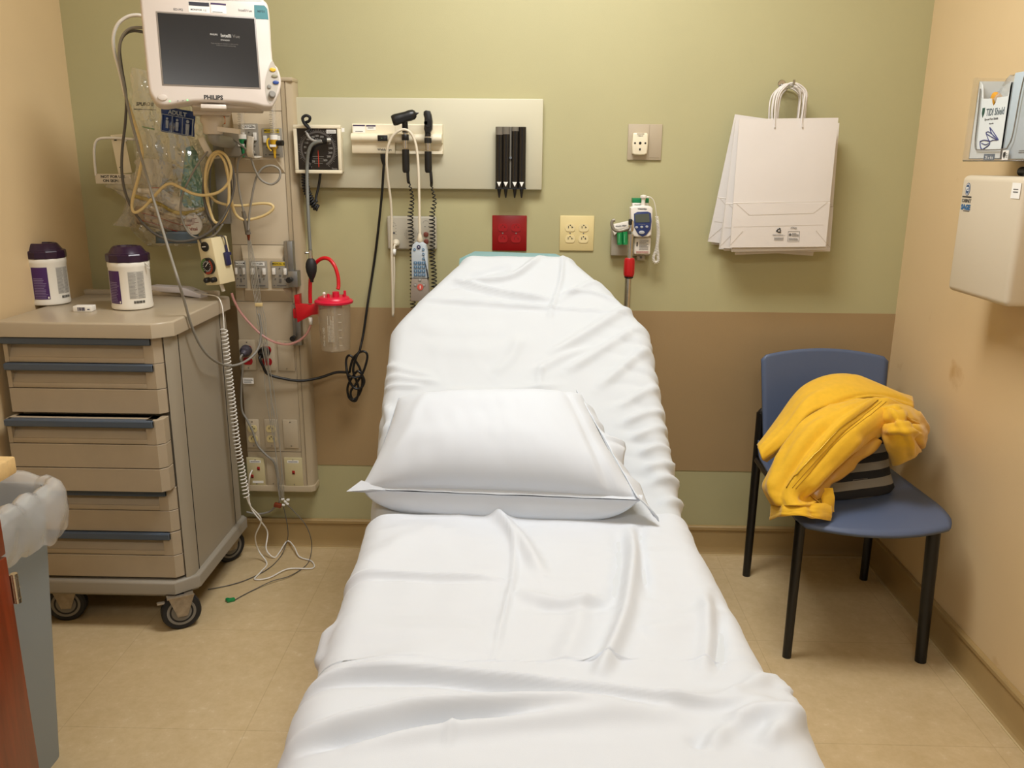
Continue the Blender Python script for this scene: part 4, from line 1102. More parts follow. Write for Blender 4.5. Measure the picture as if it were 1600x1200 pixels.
cable('monitor_cable', 'long grey cable slanting from the monitor past the cart top and back to the column', PP((232, 44, -.37), (205, 44, -.37), (190, 60, -.365), (186, 90, -.355), (193, 130, -.35), (202, 175, -.34), (216, 230, -.335), (232, 285, -.33), (247, 335, -.36), (262, 385, -.44)) + [P(276, 430, X=-.982), P(288, 470, X=-.980), P(298, 505, X=-.980), P(312, 538, X=-.975), P(330, 560, X=-.965)] + PP((352, 571, -.25), (374, 569, -.2), (394, 557, -.15), (405, 540, -.125), (408, 515, -.115), (404, 490, -.115)), .0040, M['gcable'], 'cable', 7)
cable('pressure_hose', 'cream blood pressure hose coiled on the hook and looping out both sides', PP((196, 150, -.3), (210, 190, -.29), (222, 235, -.28), (218, 270, -.275), (210, 300, -.27), (206, 322, -.27), (211, 332, -.27), (224, 325, -.265), (240, 308, -.26), (255, 292, -.25), (267, 287, -.245), (280, 292, -.24), (300, 302, -.235), (320, 305, -.23), (342, 300, -.225), (357, 285, -.225), (361, 265, -.225), (354, 245, -.22), (342, 237, -.22), (330, 244, -.215), (322, 265, -.215), (321, 295, -.215), (327, 325, -.21), (335, 346, -.21), (346, 346, -.215), (356, 325, -.22), (358, 295, -.225), (354, 260, -.22), (340, 240, -.215), (326, 262, -.205), (322, 292, -.2), (334, 312, -.19), (355, 320, -.17), (380, 321, -.15), (405, 318, -.14), (422, 319, -.14), (427, 325, -.14), (418, 334, -.14), (400, 341, -.14), (380, 343, -.15), (368, 334, -.16), (362, 315, -.18), (358, 285, -.2), (352, 255, -.21)), .0046, M['hose'], 'hose', 8)
cable('sensor_cable', 'grey sensor cable draped over the hook with a round loop at its right', PP((352, 216, -.17), (368, 220, -.18), (388, 236, -.19), (397, 239, -.19), (392, 234, -.19), (384, 238, -.185), (392, 247, -.18), (398, 264, -.17), (408, 281, -.16), (424, 288, -.155), (436, 280, -.155), (437, 266, -.155), (426, 259, -.155), (412, 262, -.155), (402, 274, -.155), (396, 295, -.155), (391, 325, -.15), (389, 345, -.15), (388, 360, -.15)), .0034, M['gcable'], 'cable', 7)
cable('sensor_cable', 'grey cable coiled in a tall loop on the hook beside the cream hose', PP((342, 240, -.21), (330, 252, -.205), (321, 285, -.2), (320, 320, -.2), (328, 345, -.2), (340, 352, -.2), (352, 340, -.205), (360, 310, -.205), (360, 280, -.205), (352, 250, -.205), (340, 241, -.2), (330, 258, -.195), (328, 300, -.195), (331, 340, -.195), (333, 368, -.195), (330, 383, -.22), (326, 372, -.225), (312, 372, -.225), (318, 385, -.222), (328, 400, -.222)), .0032, M['dcable'], 'cable', 6)
cable('sensor_cable', 'thin grey cable hanging in a narrow bow left of the coiled hose', PP((325, 236, -.21), (310, 255, -.22), (296, 280, -.225), (285, 305, -.225), (282, 330, -.22), (288, 352, -.22), (300, 368, -.22), (318, 372, -.22), (336, 366, -.215), (348, 350, -.215)), .0032, M['gcable'], 'cable', 6)

# ECG lead set: yoke, five leads, clips
t = thing('ecg_leads', 'bundle of thin grey lead wires running down the column front from a clear yoke', 'lead wires', P(440, 785, Y=-.085))
yk = MB(mat('grey_yoke', '#6e675c', .4)); a_, b_ = P(380, 330, Y=-.15), P(388, 366, Y=-.14); yk.cyl(a_, b_, .006, .009, 12); yk.use(M['brownclip']).cyl(b_, P(389, 375, Y=-.135), .006, .003, 10); yk.build('yoke', t)
up = MB(M['gcable']).tube(spline(PP((381, 332, -.15), (376, 310, -.155), (372, 285, -.155), (371, 262, -.155), (375, 246, -.16), (388, 238, -.185)), 8), .0032, 7); up.build('trunk_cable', t, angle=180)
m_lead = mat('light_grey_lead', '#a39e92', .5)
for k in range(5):
    o = (k - 2)
    pts = PP((388 + o * .8, 370, -.137), (392 + o * 1.8, 395, -.13), (397 + o * 2.6, 430, -.12 - .003 * k), (403 + o * 2.2, 470, -.118), (404.5 + o * 2.2, 477, -.118), (409 + o * 3.2, 505, -.115), (415 + o * 2.2 + (3, -2, 0, 2, -3)[k], 550, -.11 - .002 * k), (421 + o * 2.6 + (-2, 3, 1, -3, 0)[k], 600, -.10), (428 + o * 3.0, 660, -.095), (434 + o * 2.4 + (2, 0, -3, 2, 0)[k], 710, -.09), (438 + o * 2.2, 755, -.088), (440 + o * 1.8, 778, -.085))
    MB(m_lead).tube(spline(pts, 7), .0013, 5).build('lead_wire', t, angle=180)
MB(M['hose']).box((0, 0, 0), (.024, .008, .011), Matrix.Translation(P(404.5, 476, Y=-.118)), .001).build('wire_comb', t, label='cream wire comb')
MB(M['brownclip']).box((0, 0, 0), (.026, .014, .016), Matrix.Translation(P(434, 789.5, Y=-.085)) @ Matrix.Rotation(.25, 4, 'Y'), .003).build('clip', t, label='brown lead clip')
for px, py in ((442, 780), (446, 784), (443, 789), (450, 781), (449, 787)):
    MB(M['whitepaint']).box((0, 0, 0), (.011, .008, .007), Matrix.Translation(P(px, py, Y=-.085)) @ Matrix.Rotation(random.uniform(-.8, .8), 4, 'Y'), .002).build('clip', t, label='white lead clip')
fw = [(P(448, 788, Y=-.085)), P(460, 800, Y=-.09), P(476, 818, Y=-.10), P(485, 838, Y=-.10), P(487, 858, Y=-.09), P(482, 878, Z=.003), P(470, 890, Z=.003), P(450, 901, Z=.006), P(425, 908, Z=.008), P(400, 920, Z=.003), P(380, 930, Z=.003), P(366, 938, Z=.003)]
MB(M['dcable']).tube(spline(fw, 8), .0016, 5).build('lead_wire', t, angle=180)
gc = MB(M['greengel']); q = P(361, 940, Z=.0)
gc.box((0, 0, .006), (.026, .012, .012), Matrix.Translation(q) @ Matrix.Rotation(.5, 4, 'Z'), .004); gc.box((-.008, -.004, .007), (.016, .011, .010), Matrix.Translation(q) @ Matrix.Rotation(-.4, 4, 'Z'), .003); gc.build('clip', t, label='green lead clip on the floor')
fw = [P(443, 792, Y=-.085), P(448, 815, Y=-.08), P(450, 835, Y=-.07), P(447, 850, Y=-.06), P(438, 870, Z=.003), P(420, 888, Z=.003), P(390, 904, Z=.003), P(360, 914, Z=.003), P(325, 921, Z=.003)]
MB(M['dcable']).tube(spline(fw, 8), .0016, 5).build('lead_wire', t, angle=180)

# vacuum regulator -------------------------------------------------------------
m_cream = mat('cream_regulator', '#e3d6ae', .42)
Ro = P(338, 407, Y=-.20)
Rx = Matrix.Translation(Ro) @ Matrix.Rotation(math.radians(-7), 4, 'Y') @ Matrix.Rotation(math.radians(65), 4, 'Z')
vr = thing('vacuum_regulator', 'cream suction regulator box with a round gauge hanging below the cables', 'vacuum regulator', Ro - Vector((0, 0, .075)))
MB(m_cream).box((0, 0, 0), (.066, .062, .145), Rx, .003).build('housing', vr)
Lf = Rx @ Matrix(((0, 0, -1, -.033), (-1, 0, 0, 0), (0, 1, 0, 0), (0, 0, 0, 1)))       # left face: gauge side, local x right, y up, z out
Lf = Rx @ frame((0, -.031, 0), (1, 0, 0), y=(0, 0, 1))
Ff = Rx @ frame((-.033, 0, 0), (0, -1, 0), y=(0, 0, 1))
# the two faces seen from the bed: Lf looks right-forward, Ff looks left-forward
gz = MB(M['black']); gz.lathe([(.026, 0), (.026, .009), (.023, .010), (.001, .010)], Ff @ Matrix.Translation((0, -.012, 0)), 32)
def arc_ring(mb, Mx, r0, r1, a0, a1, z, n=20):
    mb.add([(r * math.cos(a0 + (a1 - a0) * k / n), r * math.sin(a0 + (a1 - a0) * k / n), z) for r in (r0, r1) for k in range(n + 1)], [(k, k + 1, n + 2 + k, n + 1 + k) for k in range(n)], Mx)
gz.use(mat('gauge_red', '#9c3a26', .4)); arc_ring(gz, Ff @ Matrix.Translation((0, -.012, .0104)), .018, .0245, -2.0, .9, 0)
gz.use(mat('gauge_green', '#5a7a42', .4)); arc_ring(gz, Ff @ Matrix.Translation((0, -.012, .0104)), .018, .0245, 1.6, 3.9, 0)
gz.use(M['whitepaint'])
for k in range(16):
    a = k * 2 * PI / 16; gz.box((0, .015, 0), (.0012, .004, .0004), Ff @ Matrix.Translation((0, -.012, .0104)) @ Matrix.Rotation(a, 4, 'Z'))
gz.box((.004, .003, 0), (.018, .0016, .0006), Ff @ Matrix.Translation((0, -.012, .0108)) @ Matrix.Rotation(.7, 4, 'Z'))
gz.build('gauge', vr, label='round green and red pressure gauge')
mb = MB(M['black']); mb.lathe([(.015, 0), (.015, .004), (.012, .006), (.001, .006)], Ff @ Matrix.Translation((0, .048, 0)), 24); mb.use(M['whitepaint']).lines(Ff @ Matrix.Translation((0, .048, .006)), .016, .006, 1, seed=3); mb.build('mode_dial', vr)
for s in (-1, 1):
    mb = MB(M['black']); mb.lathe([(.0085, 0), (.0085, .014), (.006, .017), (.001, .017)], Ff @ Matrix.Translation((s * .014, -.055, 0)), 16); mb.build('knob', vr)
mb = MB(M['navy']); mb.box((.012, .002, .005), (.020, .042, .010), Lf, .003); mb.box((.016, .03, .005), (.007, .03, .007), Lf, .002); mb.box((.024, .016, .005), (.012, .010, .008), Lf, .002); mb.build('clip', vr, label='navy blue clip hung on the side')
mb = MB(M['dcable']).tube(spline([Lf @ Vector((.016, .045, .006)), Lf @ Vector((.012, .07, .008)), P(338, 366, Y=-.2), P(334, 340, Y=-.2)], 6), .0026, 6); mb.build('clip_cord', vr, angle=180)
mb = MB(M['white']).cyl(Rx @ Vector((0, 0, -.072)), Rx @ Vector((.004, 0, -.098)), .006, n=12); mb.use(M['greyplate']).box((.036, .02, -.03), (.02, .018, .06), Rx, .003); mb.build('port', vr)

# hanging plastic bags on the wire rack ----------------------------------------
rk = thing('wire_rack', 'white wire rack with a warning strip, left of the clear bags', 'rack', P(160, 290, Y=-.06))
yk_ = -.11
MB(M['wcable']).tube(spline(PP((215, 218, yk_), (185, 216, yk_), (160, 216, yk_), (150, 221, yk_), (147, 235, yk_), (148, 255, yk_), (150, 275, yk_)), 8), .0042, 8).build('wire_loop', rk, angle=180)
MB(M['wcable']).tube(PP((196, 219, yk_), (197, 219, -.004)), .0042, 8).build('wall_stay', rk)
a, b = P(149, 273, Y=yk_), P(206, 286, Y=yk_)
sg = face_back(((a.x + b.x) / 2, yk_ - .002, (a.z + b.z) / 2))
MB(M['offwhite']).box((0, 0, 0), (b.x - a.x, a.z - b.z + .006, .003), sg, .001).build('warning_strip', rk)
MB(M['darktext']).text('NOT FOR USE', .0118, sg @ Matrix.Translation((0, .0065, .0018)), bold=.0004, sx=1.05).text('ON SKIN', .0118, sg @ Matrix.Translation((-.008, -.0062, .0018)), bold=.0004, sx=1.05).build('lettering', rk)
MB(M['cream']).prism([(x - 185, -y + 240) for x, y in ((176, 213), (197, 211), (203, 268), (182, 270))], -.001, .001, face_back(P(185, 240, Y=-.10)) @ Matrix.Diagonal((.00208, .00208, 1, 1))).use(M['darktext']).box((-.004, .042, .002), (.008, .006, .001), face_back(P(185, 240, Y=-.10))).box((.002, -.042, .002), (.006, .002, .001), face_back(P(185, 240, Y=-.10))).build('card', rk, label='cream printed card')

m_film = clear('clear_bag_film', '#d8d2c4', .09, .07, 4.0, bump=1.0, bscale=24)
m_film2 = clear('milky_bag_film', '#d8d2c4', .32, .18, 1.2, bump=.5, bscale=30)
def bag_skin(outline_l, outline_r, Yc, bulge, nz=26, nx=22, seed=0, amp=.008):
    """front and back skins of a hanging plastic bag between two edge polylines (photo points, top to bottom)"""
    L = spline([P(x, y, Y=Yc) for x, y in outline_l], 10); R_ = spline([P(x, y, Y=Yc) for x, y in outline_r], 10)
    def samp(q, t): k = t * (len(q) - 1); i = min(int(k), len(q) - 2); return q[i].lerp(q[i + 1], k - i)
    fr, bk = [], []
    for i in range(nz + 1):
        v = i / nz; a, b = samp(L, v), samp(R_, v); rf, rb = [], []
        for j in range(nx + 1):
            u = j / nx; p = a.lerp(b, u); e = (4 * u * (1 - u)) ** .6 * (math.sin(PI * min(1, .12 + v * .86))) ** .6
            cr = (N(u * 5 + seed, v * 9, seed) + .5 * N(u * 14, v * 22 + seed, 3) + .6 * abs(N(u * 9 + v * 4, v * 3, seed + 9))) * amp + .0045 * math.sin(u * 26 + 4 * N(v * 2, seed)) * math.sin(PI * v)
            rf.append(p + Vector((cr * .6, -bulge * e + cr, cr * .5))); rb.append(p + Vector((0, bulge * .7 * e - cr * .5, 0)))
        fr.append(rf); bk.append(rb)
    return fr, bk
t = thing('plastic_bag', 'clear hanging bag with a blue ADULT label holding a breathing mask', 'plastic bag', P(275, 385, Y=-.13))
yb_ = -.14
fr, bk = bag_skin([(205, 105), (203, 150), (206, 200), (212, 260), (208, 310), (214, 345), (250, 372)], [(262, 118), (300, 165), (318, 205), (322, 260), (326, 310), (325, 345), (305, 372)], yb_, .06, seed=1)
MB(m_film).grid(fr).grid(bk).build('film', t, angle=180, label='clear crinkled film')
# label
lc = P(278, 190, Y=yb_ - .058); LM = frame(lc, (1, .05, -.17), y=(.12, -.1, 1))
lm = MB(M['blue']); rows = []
for i in range(9):
    rows.append([LM @ Vector((-.050 + .1 * j / 14, -.037 + .074 * i / 8, .004 * math.sin(j * .9) + .003 * math.sin(i * 1.1 + j * .3))) for j in range(15)])
lm.grid(rows); lb = lm.build('size_label', t, angle=180, solid=.0008, label='blue label printed ADULT')
lt = MB(mat('pale_blue_print', '#a9b6cf', .6)); lt.text('ADULT', .017, LM @ Matrix.Translation((.0, .024, .0055)), bold=.0003, depth=.006)
for x in (-.046, -.015, .016, .046): lt.box((x, -.009, .004), (.0014, .05, .008), LM)
for y in (-.034, .015): lt.box((0, y, .004), (.093, .0014, .008), LM)
for x, s in ((-.030, .7), (.0, .8), (.031, 1.0)):
    lt.cyl(LM @ Vector((x, .006 * s, 0)), LM @ Vector((x, .006 * s, .0075)), .0045 * s, n=12); lt.box((x, -.009 * s - .001, .004), (.010 * s, .018 * s, .007), LM); lt.box((x - .0026 * s, -.026 * s, .004), (.0036 * s, .016 * s, .007), LM); lt.box((x + .0026 * s, -.026 * s, .004), (.0036 * s, .016 * s, .007), LM)
lt.build('lettering', lb)
pr = MB(M['darktext']); Bt = face_back(P(226, 163, Y=yb_ - .045)) @ Matrix.Rotation(-.03, 4, 'Z')
pr.text('SPUR® II', .014, Bt, bold=.0004, shear=.2).lines(Bt @ Matrix.Translation((0, -.015, 0)), .07, .006, 1, seed=8); pr.build('lettering', t)
# the things seen through the film
ms = MB(clear('clear_mask', '#efebe2', .38, .1, 2.0)); mc = P(243, 262, Y=yb_); mt = P(243, 292, Y=yb_ - .01)
ms.lathe([(.062, 0), (.058, .004), (.05, .02), (.034, .046), (.018, .062), (.013, .07)], frame(P(243, 258, Y=yb_ - .0), (1, 0, 0), z=(.0, -.35, -1)), 32)
one(ms, 'breathing_mask', 'clear cone shaped breathing mask inside the hanging bag', 'mask')
q = P(242, 292, Y=yb_ - .028)
one(MB(M['white']).lathe([(.013, .0), (.013, -.012), (.018, -.014), (.018, -.03)], Matrix.Translation(q), 20).use(M['darkred']).lathe([(.0145, -.001), (.0145, -.004)], Matrix.Translation(q), 20).use(M['white']).cyl(q + Vector((0, 0, -.015)), q + Vector((-.055, .01, -.012)), .009, n=14), 'mask_valve', 'white elbow valve with a red ring below the clear mask in the bag', 'valve')
m_gpk = mat('teal_green_packet', '#5f9c86', .5, var=.25, vscale=25)
g_ = MB(m_gpk); rows = []
for i in range(13):
    v = i / 12; a, b = P(286 + 5 * (1 - v) - 6 * v, 232 + 92 * v, Y=yb_ + .0), P(300 + 22 * v ** .5, 228 + 96 * v, Y=yb_ + .0)
    rows.append([a.lerp(b, j / 8) + Vector((0, -.012 * math.sin(PI * j / 8) + .004 * N(j * .6, i * .5, 3), 0)) for j in range(9)])
one(g_.grid(rows), 'instrument_packet', 'teal green packet behind the film at the bag\'s right side', 'packet', angle=180, solid=.004)
one(MB(M['greengel']).box((0, 0, 0), (.034, .004, .016), face_back(P(232, 200, Y=yb_ - .03)) @ Matrix.Rotation(-.2, 4, 'Z'), .003), 'green_tag', 'small green tag in the bag left of the ADULT label', 'tag')
y_ = MB(mat('yellow_packet_edge', '#c2a92c', .5)); c1 = spline(PP((208, 306, yb_ + .01), (232, 312, yb_ - .005), (252, 320, yb_ - .01), (275, 332, yb_ - .012), (300, 332, yb_ - .008), (326, 323, yb_ + .0)), 6)
y_.grid([[p + Vector((0, -.002, .006)), p + Vector((0, -.004, 0)), p + Vector((0, -.002, -.006))] for p in c1]).use(mat('white_packet_paper', '#e6e3da', .6, var=.2, vscale=30))
y_.grid([[p + Vector((0, 0, .004)), p + Vector((0, .004, .03)), p + Vector((0, .006, .05))] for p in c1[8:]])
one(y_, 'dressing_packet', 'white packet with a yellow edge across the middle of the bag', 'packet', angle=180, solid=.003)
pk = MB(mat('printed_packet_film', '#a08d78', .4, var=.35, vscale=40)); c2 = [(212, 322), (232, 326), (255, 333), (278, 341), (300, 344)]
c2 = spline([P(x, y, Y=yb_ - .012) for x, y in c2], 5)
rows = [[p + Vector((0, -.01 * math.sin(PI * k / 5) + .003 * N(i * .4, k * .7), -.011 * k)) for k in range(6)] for i, p in enumerate(c2)]
pk.grid(rows).use(M['darkred'])
for k in (1.4, 3.6):
    pk.grid([[p + Vector((0, -.0135, -.011 * k)), p + Vector((0, -.0135, -.011 * k - .0016))] for p in c2[3:]])
one(pk, 'dressing_packet', 'tan printed packet with red lines low in the bag', 'packet', angle=180, solid=.004)
vt = MB(mat('white_vital_packet', '#d9d4cc', .45)); vM = face_back(P(302, 350, Y=yb_ - .022)) @ Matrix.Rotation(.1, 4, 'Z'); vt.prism([(.028 * math.cos(k * PI / 9), .034 * math.sin(k * PI / 9)) for k in range(18)], -.004, .004, vM, .002)
vt.use(mat('faded_red_print', '#8e4a40', .6)).text('Vital', .014, vM @ Matrix.Translation((0, -.016, .0045)), bold=.0003).lines(vM @ Matrix.Translation((0, .008, .0042)), .04, .02, 5, seed=6); one(vt, 'dressing_packet', 'pale round ended packet lettered Vital at the bottom of the bag', 'packet')
one(MB(mat('blue_grey_pouch', '#5d6f80', .4)).grid([[P(250 + 60 * u - 6 * (1 - u), 362 + 18 * v, Y=yb_ - .006 - .03 * math.sin(PI * u) * (1 - v * .4)) for u in [k / 10 for k in range(11)]] for v in (0, .25, .5, .75, 1)]), 'instrument_pouch', 'blue grey pouch at the very bottom of the clear bag', 'pouch', angle=180, solid=.004)
t = thing('plastic_bag', 'crumpled milky bag sticking out left under the warning strip', 'plastic bag', P(215, 345, Y=-.09))
fr, bk = bag_skin([(176, 284), (163, 290), (178, 298), (196, 312), (190, 335), (176, 352)], [(215, 268), (235, 285), (245, 305), (240, 325), (222, 345), (212, 356)], -.095, .03, seed=5, nz=18, nx=14)
MB(m_film2).grid(fr).grid(bk).build('film', t, angle=180)
t = thing('plastic_bag', 'loose clear film lining behind the packets, sagging below the ADULT bag', 'plastic bag', P(270, 395, Y=-.08))
fr, bk = bag_skin([(200, 300), (198, 330), (206, 360), (232, 385)], [(330, 300), (332, 335), (325, 365), (300, 385)], -.10, .05, seed=8, nz=18, nx=18)
MB(m_film).grid(fr).grid(bk).build('film', t, angle=180)

# --------------------------------------------------- equipment board on wall
m_board = mat('grey_board_laminate', '#c6c1a8', .4, bump=.02, bscale=200)
a, b, c, d = rect(458, 153, 848, 295, .028)
BX = (a, b); BOFF = .028
one(MB(m_board).span((a, -BOFF, c), (b, -.001, d), .004), 'equipment_board', 'long pale grey wall board carrying the diagnostic instruments', 'equipment board')
IO = BOFF + .0005

# aneroid gauge ------------------------------------------------------------------
GF = IO + .055
a, b, c, d = rect(459.5, 195, 533, 271, GF); gw, gh = b - a, d - c
GM = face_back(((a + b) / 2, -GF, (c + d) / 2))
ga = thing('blood_pressure_gauge', 'square black dial blood pressure gauge in a cream frame on the board', 'blood pressure gauge', (GM.translation.x, -GF + .03, c))
fm = MB(M['cream'])
t_ = .011
fm.box((0, 0, -.03), (gw - .008, gh - .008, .05), GM, .004)
for x0, y0, x1, y1 in ((-gw / 2, gh / 2 - t_, gw / 2, gh / 2), (-gw / 2, -gh / 2, gw / 2, -gh / 2 + t_), (-gw / 2, -gh / 2 + t_, -gw / 2 + t_, gh / 2 - t_), (gw / 2 - t_, -gh / 2 + t_, gw / 2, gh / 2 - t_)):
    fm.box(((x0 + x1) / 2, (y0 + y1) / 2, -.006), (x1 - x0, y1 - y0, .014), GM, .002)
fm.build('frame', ga)
m_dial = mat('black_dial_face', '#1d1918', .25)
dl = MB(m_dial).box((0, 0, -.006), (gw - 2 * t_, gh - 2 * t_, .004), GM).build('dial', ga)
m_dialp = mat('grey_dial_print', '#97938c', .5); m_ring = mat('grey_dial_ring', '#55504c', .45)
R_ = gh * .36
rg = MB(m_ring); arc_ring(rg, GM @ Matrix.Translation((0, 0, -.0036)), R_ - .004, R_ + .002, math.radians(-62), math.radians(242), 0, 60); rg.build('ring', dl)
nm = MB(m_dialp)
for n_v, deg in ((20, 247), (40, 218), (60, 196), (80, 171), (100, 152), (120, 131), (140, 112), (160, 93), (180, 70), (200, 50), (220, 28), (240, 5), (260, -15), (280, -33), (300, -57)):
    aa = math.radians(deg); rr_ = R_ - .013
    nm.text(str(n_v), .0088, GM @ Matrix.Translation((rr_ * math.cos(aa), rr_ * math.sin(aa), -.0034)), bold=.0001)
for k in range(61):
    aa = math.radians(247 - 304 * k / 60); L_ = .007 if k % 4 == 0 else .0035
    nm.box((R_ + .003 + L_ / 2, 0, 0), (L_, .0007, .0003), GM @ Matrix.Translation((0, 0, -.0036)) @ Matrix.Rotation(aa, 4, 'Z'))
nm.text('Tycos', .008, GM @ Matrix.Translation((gw * .33, -gh * .40, -.0034)), shear=.3).text('Welch Allyn', .0095, GM @ Matrix.Translation((-.012, .030, -.0034)))
for k in range(4): nm.box((0, -.022 - k * .007, -.0034), (.036 - k * .003, .0007, .0003), GM)
nm.build('lettering', dl)
MB(mat('red_needle', '#c23a24', .45)).box((.001, -.030, -.0022), (.0022, .050, .0012), GM).box((.001, -.004, -.0022), (.0012, .004, .001), GM).build('needle', dl, label='red pointer')
MB(M['whitepaint']).box((gw * .30, gh * .365, -.0034), (.030, .011, .001), GM).use(M['greytext']).lines(GM @ Matrix.Translation((gw * .30, gh * .365, -.0028)), .024, .007, 2, seed=9).build('sticker', ga, label='small white sticker')
MB(M['whitepaint']).box((0, 0, 0), (.009, .012, .002), face_back(P(536, 203, Y=-GF + .02))).build('side_tab', ga)

# inflation hose and bulb
t = thing('inflation_bulb', 'black squeeze bulb on a grey hose hanging from the pressure gauge', 'inflation bulb', P(487, 440, Y=-.075))
y = -GF - .012
MB(m_dialp).tube(spline(PP((478, 205, y), (484, 216, y - .004), (494, 221, y - .006), (506, 220, y - .004)), 6), .0042, 8).build('air_tube', t, angle=180)
MB(M['black']).cyl(P(504, 220, Y=y), P(511, 219, Y=y), .009, n=14).use(mat('grey_connector', '#9c9a92', .35, .4)).cyl(P(510, 219, Y=y - .002), P(516, 219, Y=y + .004), .0075, n=14).build('connector', t)
m_hosed = mat('grey_rubber_hose', '#6f706a', .5)
MB(m_hosed).tube(spline(PP((506, 221, y - .002), (496, 222, y - .006), (487, 227, y - .006), (482, 238, y - .004), (480, 258, y), (480, 290, -.11), (482, 340, -.14), (485, 393, -.158)), 8), .0056, 9).build('hose', t, angle=180)
q0, q1 = P(485, 391, Y=-.158), P(487.5, 441, Y=-.158)
st_ = MB(M['chrome']).cyl(q0, q0 + (q1 - q0) * .28, .0066, n=14).cyl(q0 + (q1 - q0) * .08 + Vector((-.002, 0, 0)), q0 + (q1 - q0) * .08 + Vector((-.014, -.004, 0)), .0035, n=10)
st_.lathe([(.001, 0), (.004, .001), (.004, .004), (.001, .005)], frame(q0 + (q1 - q0) * .08 + Vector((-.014, -.004, 0)), (0, 0, 1), z=(-1, 0, 0)), 12); st_.build('valve', t, label='chrome release valve')
L_ = (q1 - q0).length; dz = (q1 - q0).normalized()
MB(M['blackrubber']).lathe([(.006, .24 * L_), (.012, .29 * L_), (.0165, .40 * L_), (.018, .52 * L_), (.0165, .66 * L_), (.012, .80 * L_), (.007, .90 * L_), (.0052, .94 * L_), (.005, L_)], frame(q0, dz.orthogonal(), z=dz), 22).build('bulb', t)
t = thing('coiled_pressure_tube', 'thick black coiled tube looping above and below the pressure gauge', 'coiled tube', P(492, 328, Y=-.06))
MB(M['blackrubber']).tube(spline(PP((484, 201, y), (478, 196, y - .006), (474, 190, y - .010), (473, 184, y - .012), (478, 180.5, y - .012), (484, 183, y - .012), (483, 189, y - .008), (477, 192, y - .003), (481, 197, y), (483, 203, y), (477, 208, y)), 8), .0046, 8).build('top_loop', t, angle=180)
hx = coil(PP((477, 268, -.07), (477, 285, -.068), (480, 300, -.066), (486, 313, -.066), (493, 323, -.066), (497, 326, -.066)), .0095, 15, 14)
MB(M['blackrubber']).tube(hx, .0034, 7).build('coil', t, angle=180)
MB(M['blackrubber']).tube(spline(PP((495, 316, -.06), (494, 308, -.055), (498, 290, -.052), (501, 268, -.055)), 8), .0042, 8).build('riser', t, angle=180)

# wall transformer with otoscope and ophthalmoscope ------------------------------
TF = IO + .05
a, b, c, d = rect(548, 193, 690, 240, TF)
tr_ = thing('wall_transformer', 'cream wall transformer holding the otoscope and ophthalmoscope handles', 'wall transformer', ((a + b) / 2, -IO - .02, c))
w_, h_ = b - a, d - c; TM = face_back((a, -IO, c))
xs = w_ * .475
# stepped side profile: back plate, rounded shelf, lower body
def prof(x0, x1, pts, name, m=M['cream']):
    mb = MB(m); n = len(pts)
    vs = [(x, y_, z) for x in (x0, x1) for z, y_ in pts]
    mb.add(vs, [(i, (i + 1) % n, n + (i + 1) % n, n + i) for i in range(n)] + [tuple(reversed(range(n))), tuple(range(n, 2 * n))], TM)
    return mb.build(name, tr_, angle=40)
H = h_
shelf = [(.036 + .014 * math.cos(k), H * .52 + .014 * math.sin(k)) for k in [PI / 2 - i * PI / 8 for i in range(9)]]
prof(0, xs, [(0, 0), (0, H), (.018, H), (.021, H - .003), (.021, H * .66)] + shelf + [(.036, H * .38), (.036, .004), (.033, 0)], 'power_unit')
prof(xs + .0006, w_, [(0, 0), (0, H), (.018, H), (.021, H - .003), (.021, H * .66)] + shelf + [(.024, H * .38), (.014, H * .34), (.014, .012), (.026, .008), (.026, 0)], 'handle_cradle')
sw = MB(M['black']).box((xs * .74, H * .51, .0505), (xs * .23, H * .20, .003), TM, .001).use(mat('green_switch_mark', '#4d6f50', .5)).box((xs * .72, H * .51, .0522), (.004, .003, .0006), TM).use(mat('dark_rocker', '#333333', .4)).box((xs * .79, H * .51, .0522), (.006, .007, .001), TM, .0004)
sw.build('switch', tr_)
tx = MB(M['darktext']).text('WelchAllyn', .0095, TM @ Matrix.Translation((xs * .76, H * .13, .0363)), bold=.0002); tx.build('lettering', tr_)
stk = MB(M['whitepaint']).box((xs * .16, H * .83, .0214), (xs * .28, H * .27, .0008), TM).box((xs * .44, H * .87, .0214), (xs * .22, H * .16, .0008), TM)
stk.use(mat('purple_band', '#33264f', .5)).box((xs * .16, H * .94, .022), (xs * .28, H * .045, .0006), TM).box((xs * .44, H * .93, .022), (xs * .22, H * .045, .0006), TM)
stk.use(M['greytext']).lines(TM @ Matrix.Translation((xs * .16, H * .74, .022)), xs * .18, H * .05, 1, seed=1).lines(TM @ Matrix.Translation((xs * .44, H * .86, .022)), xs * .14, H * .05, 1, seed=2)
stk.build('asset_sticker', tr_, label='white asset stickers with purple bands')
rail_ = MB(M['cream'])

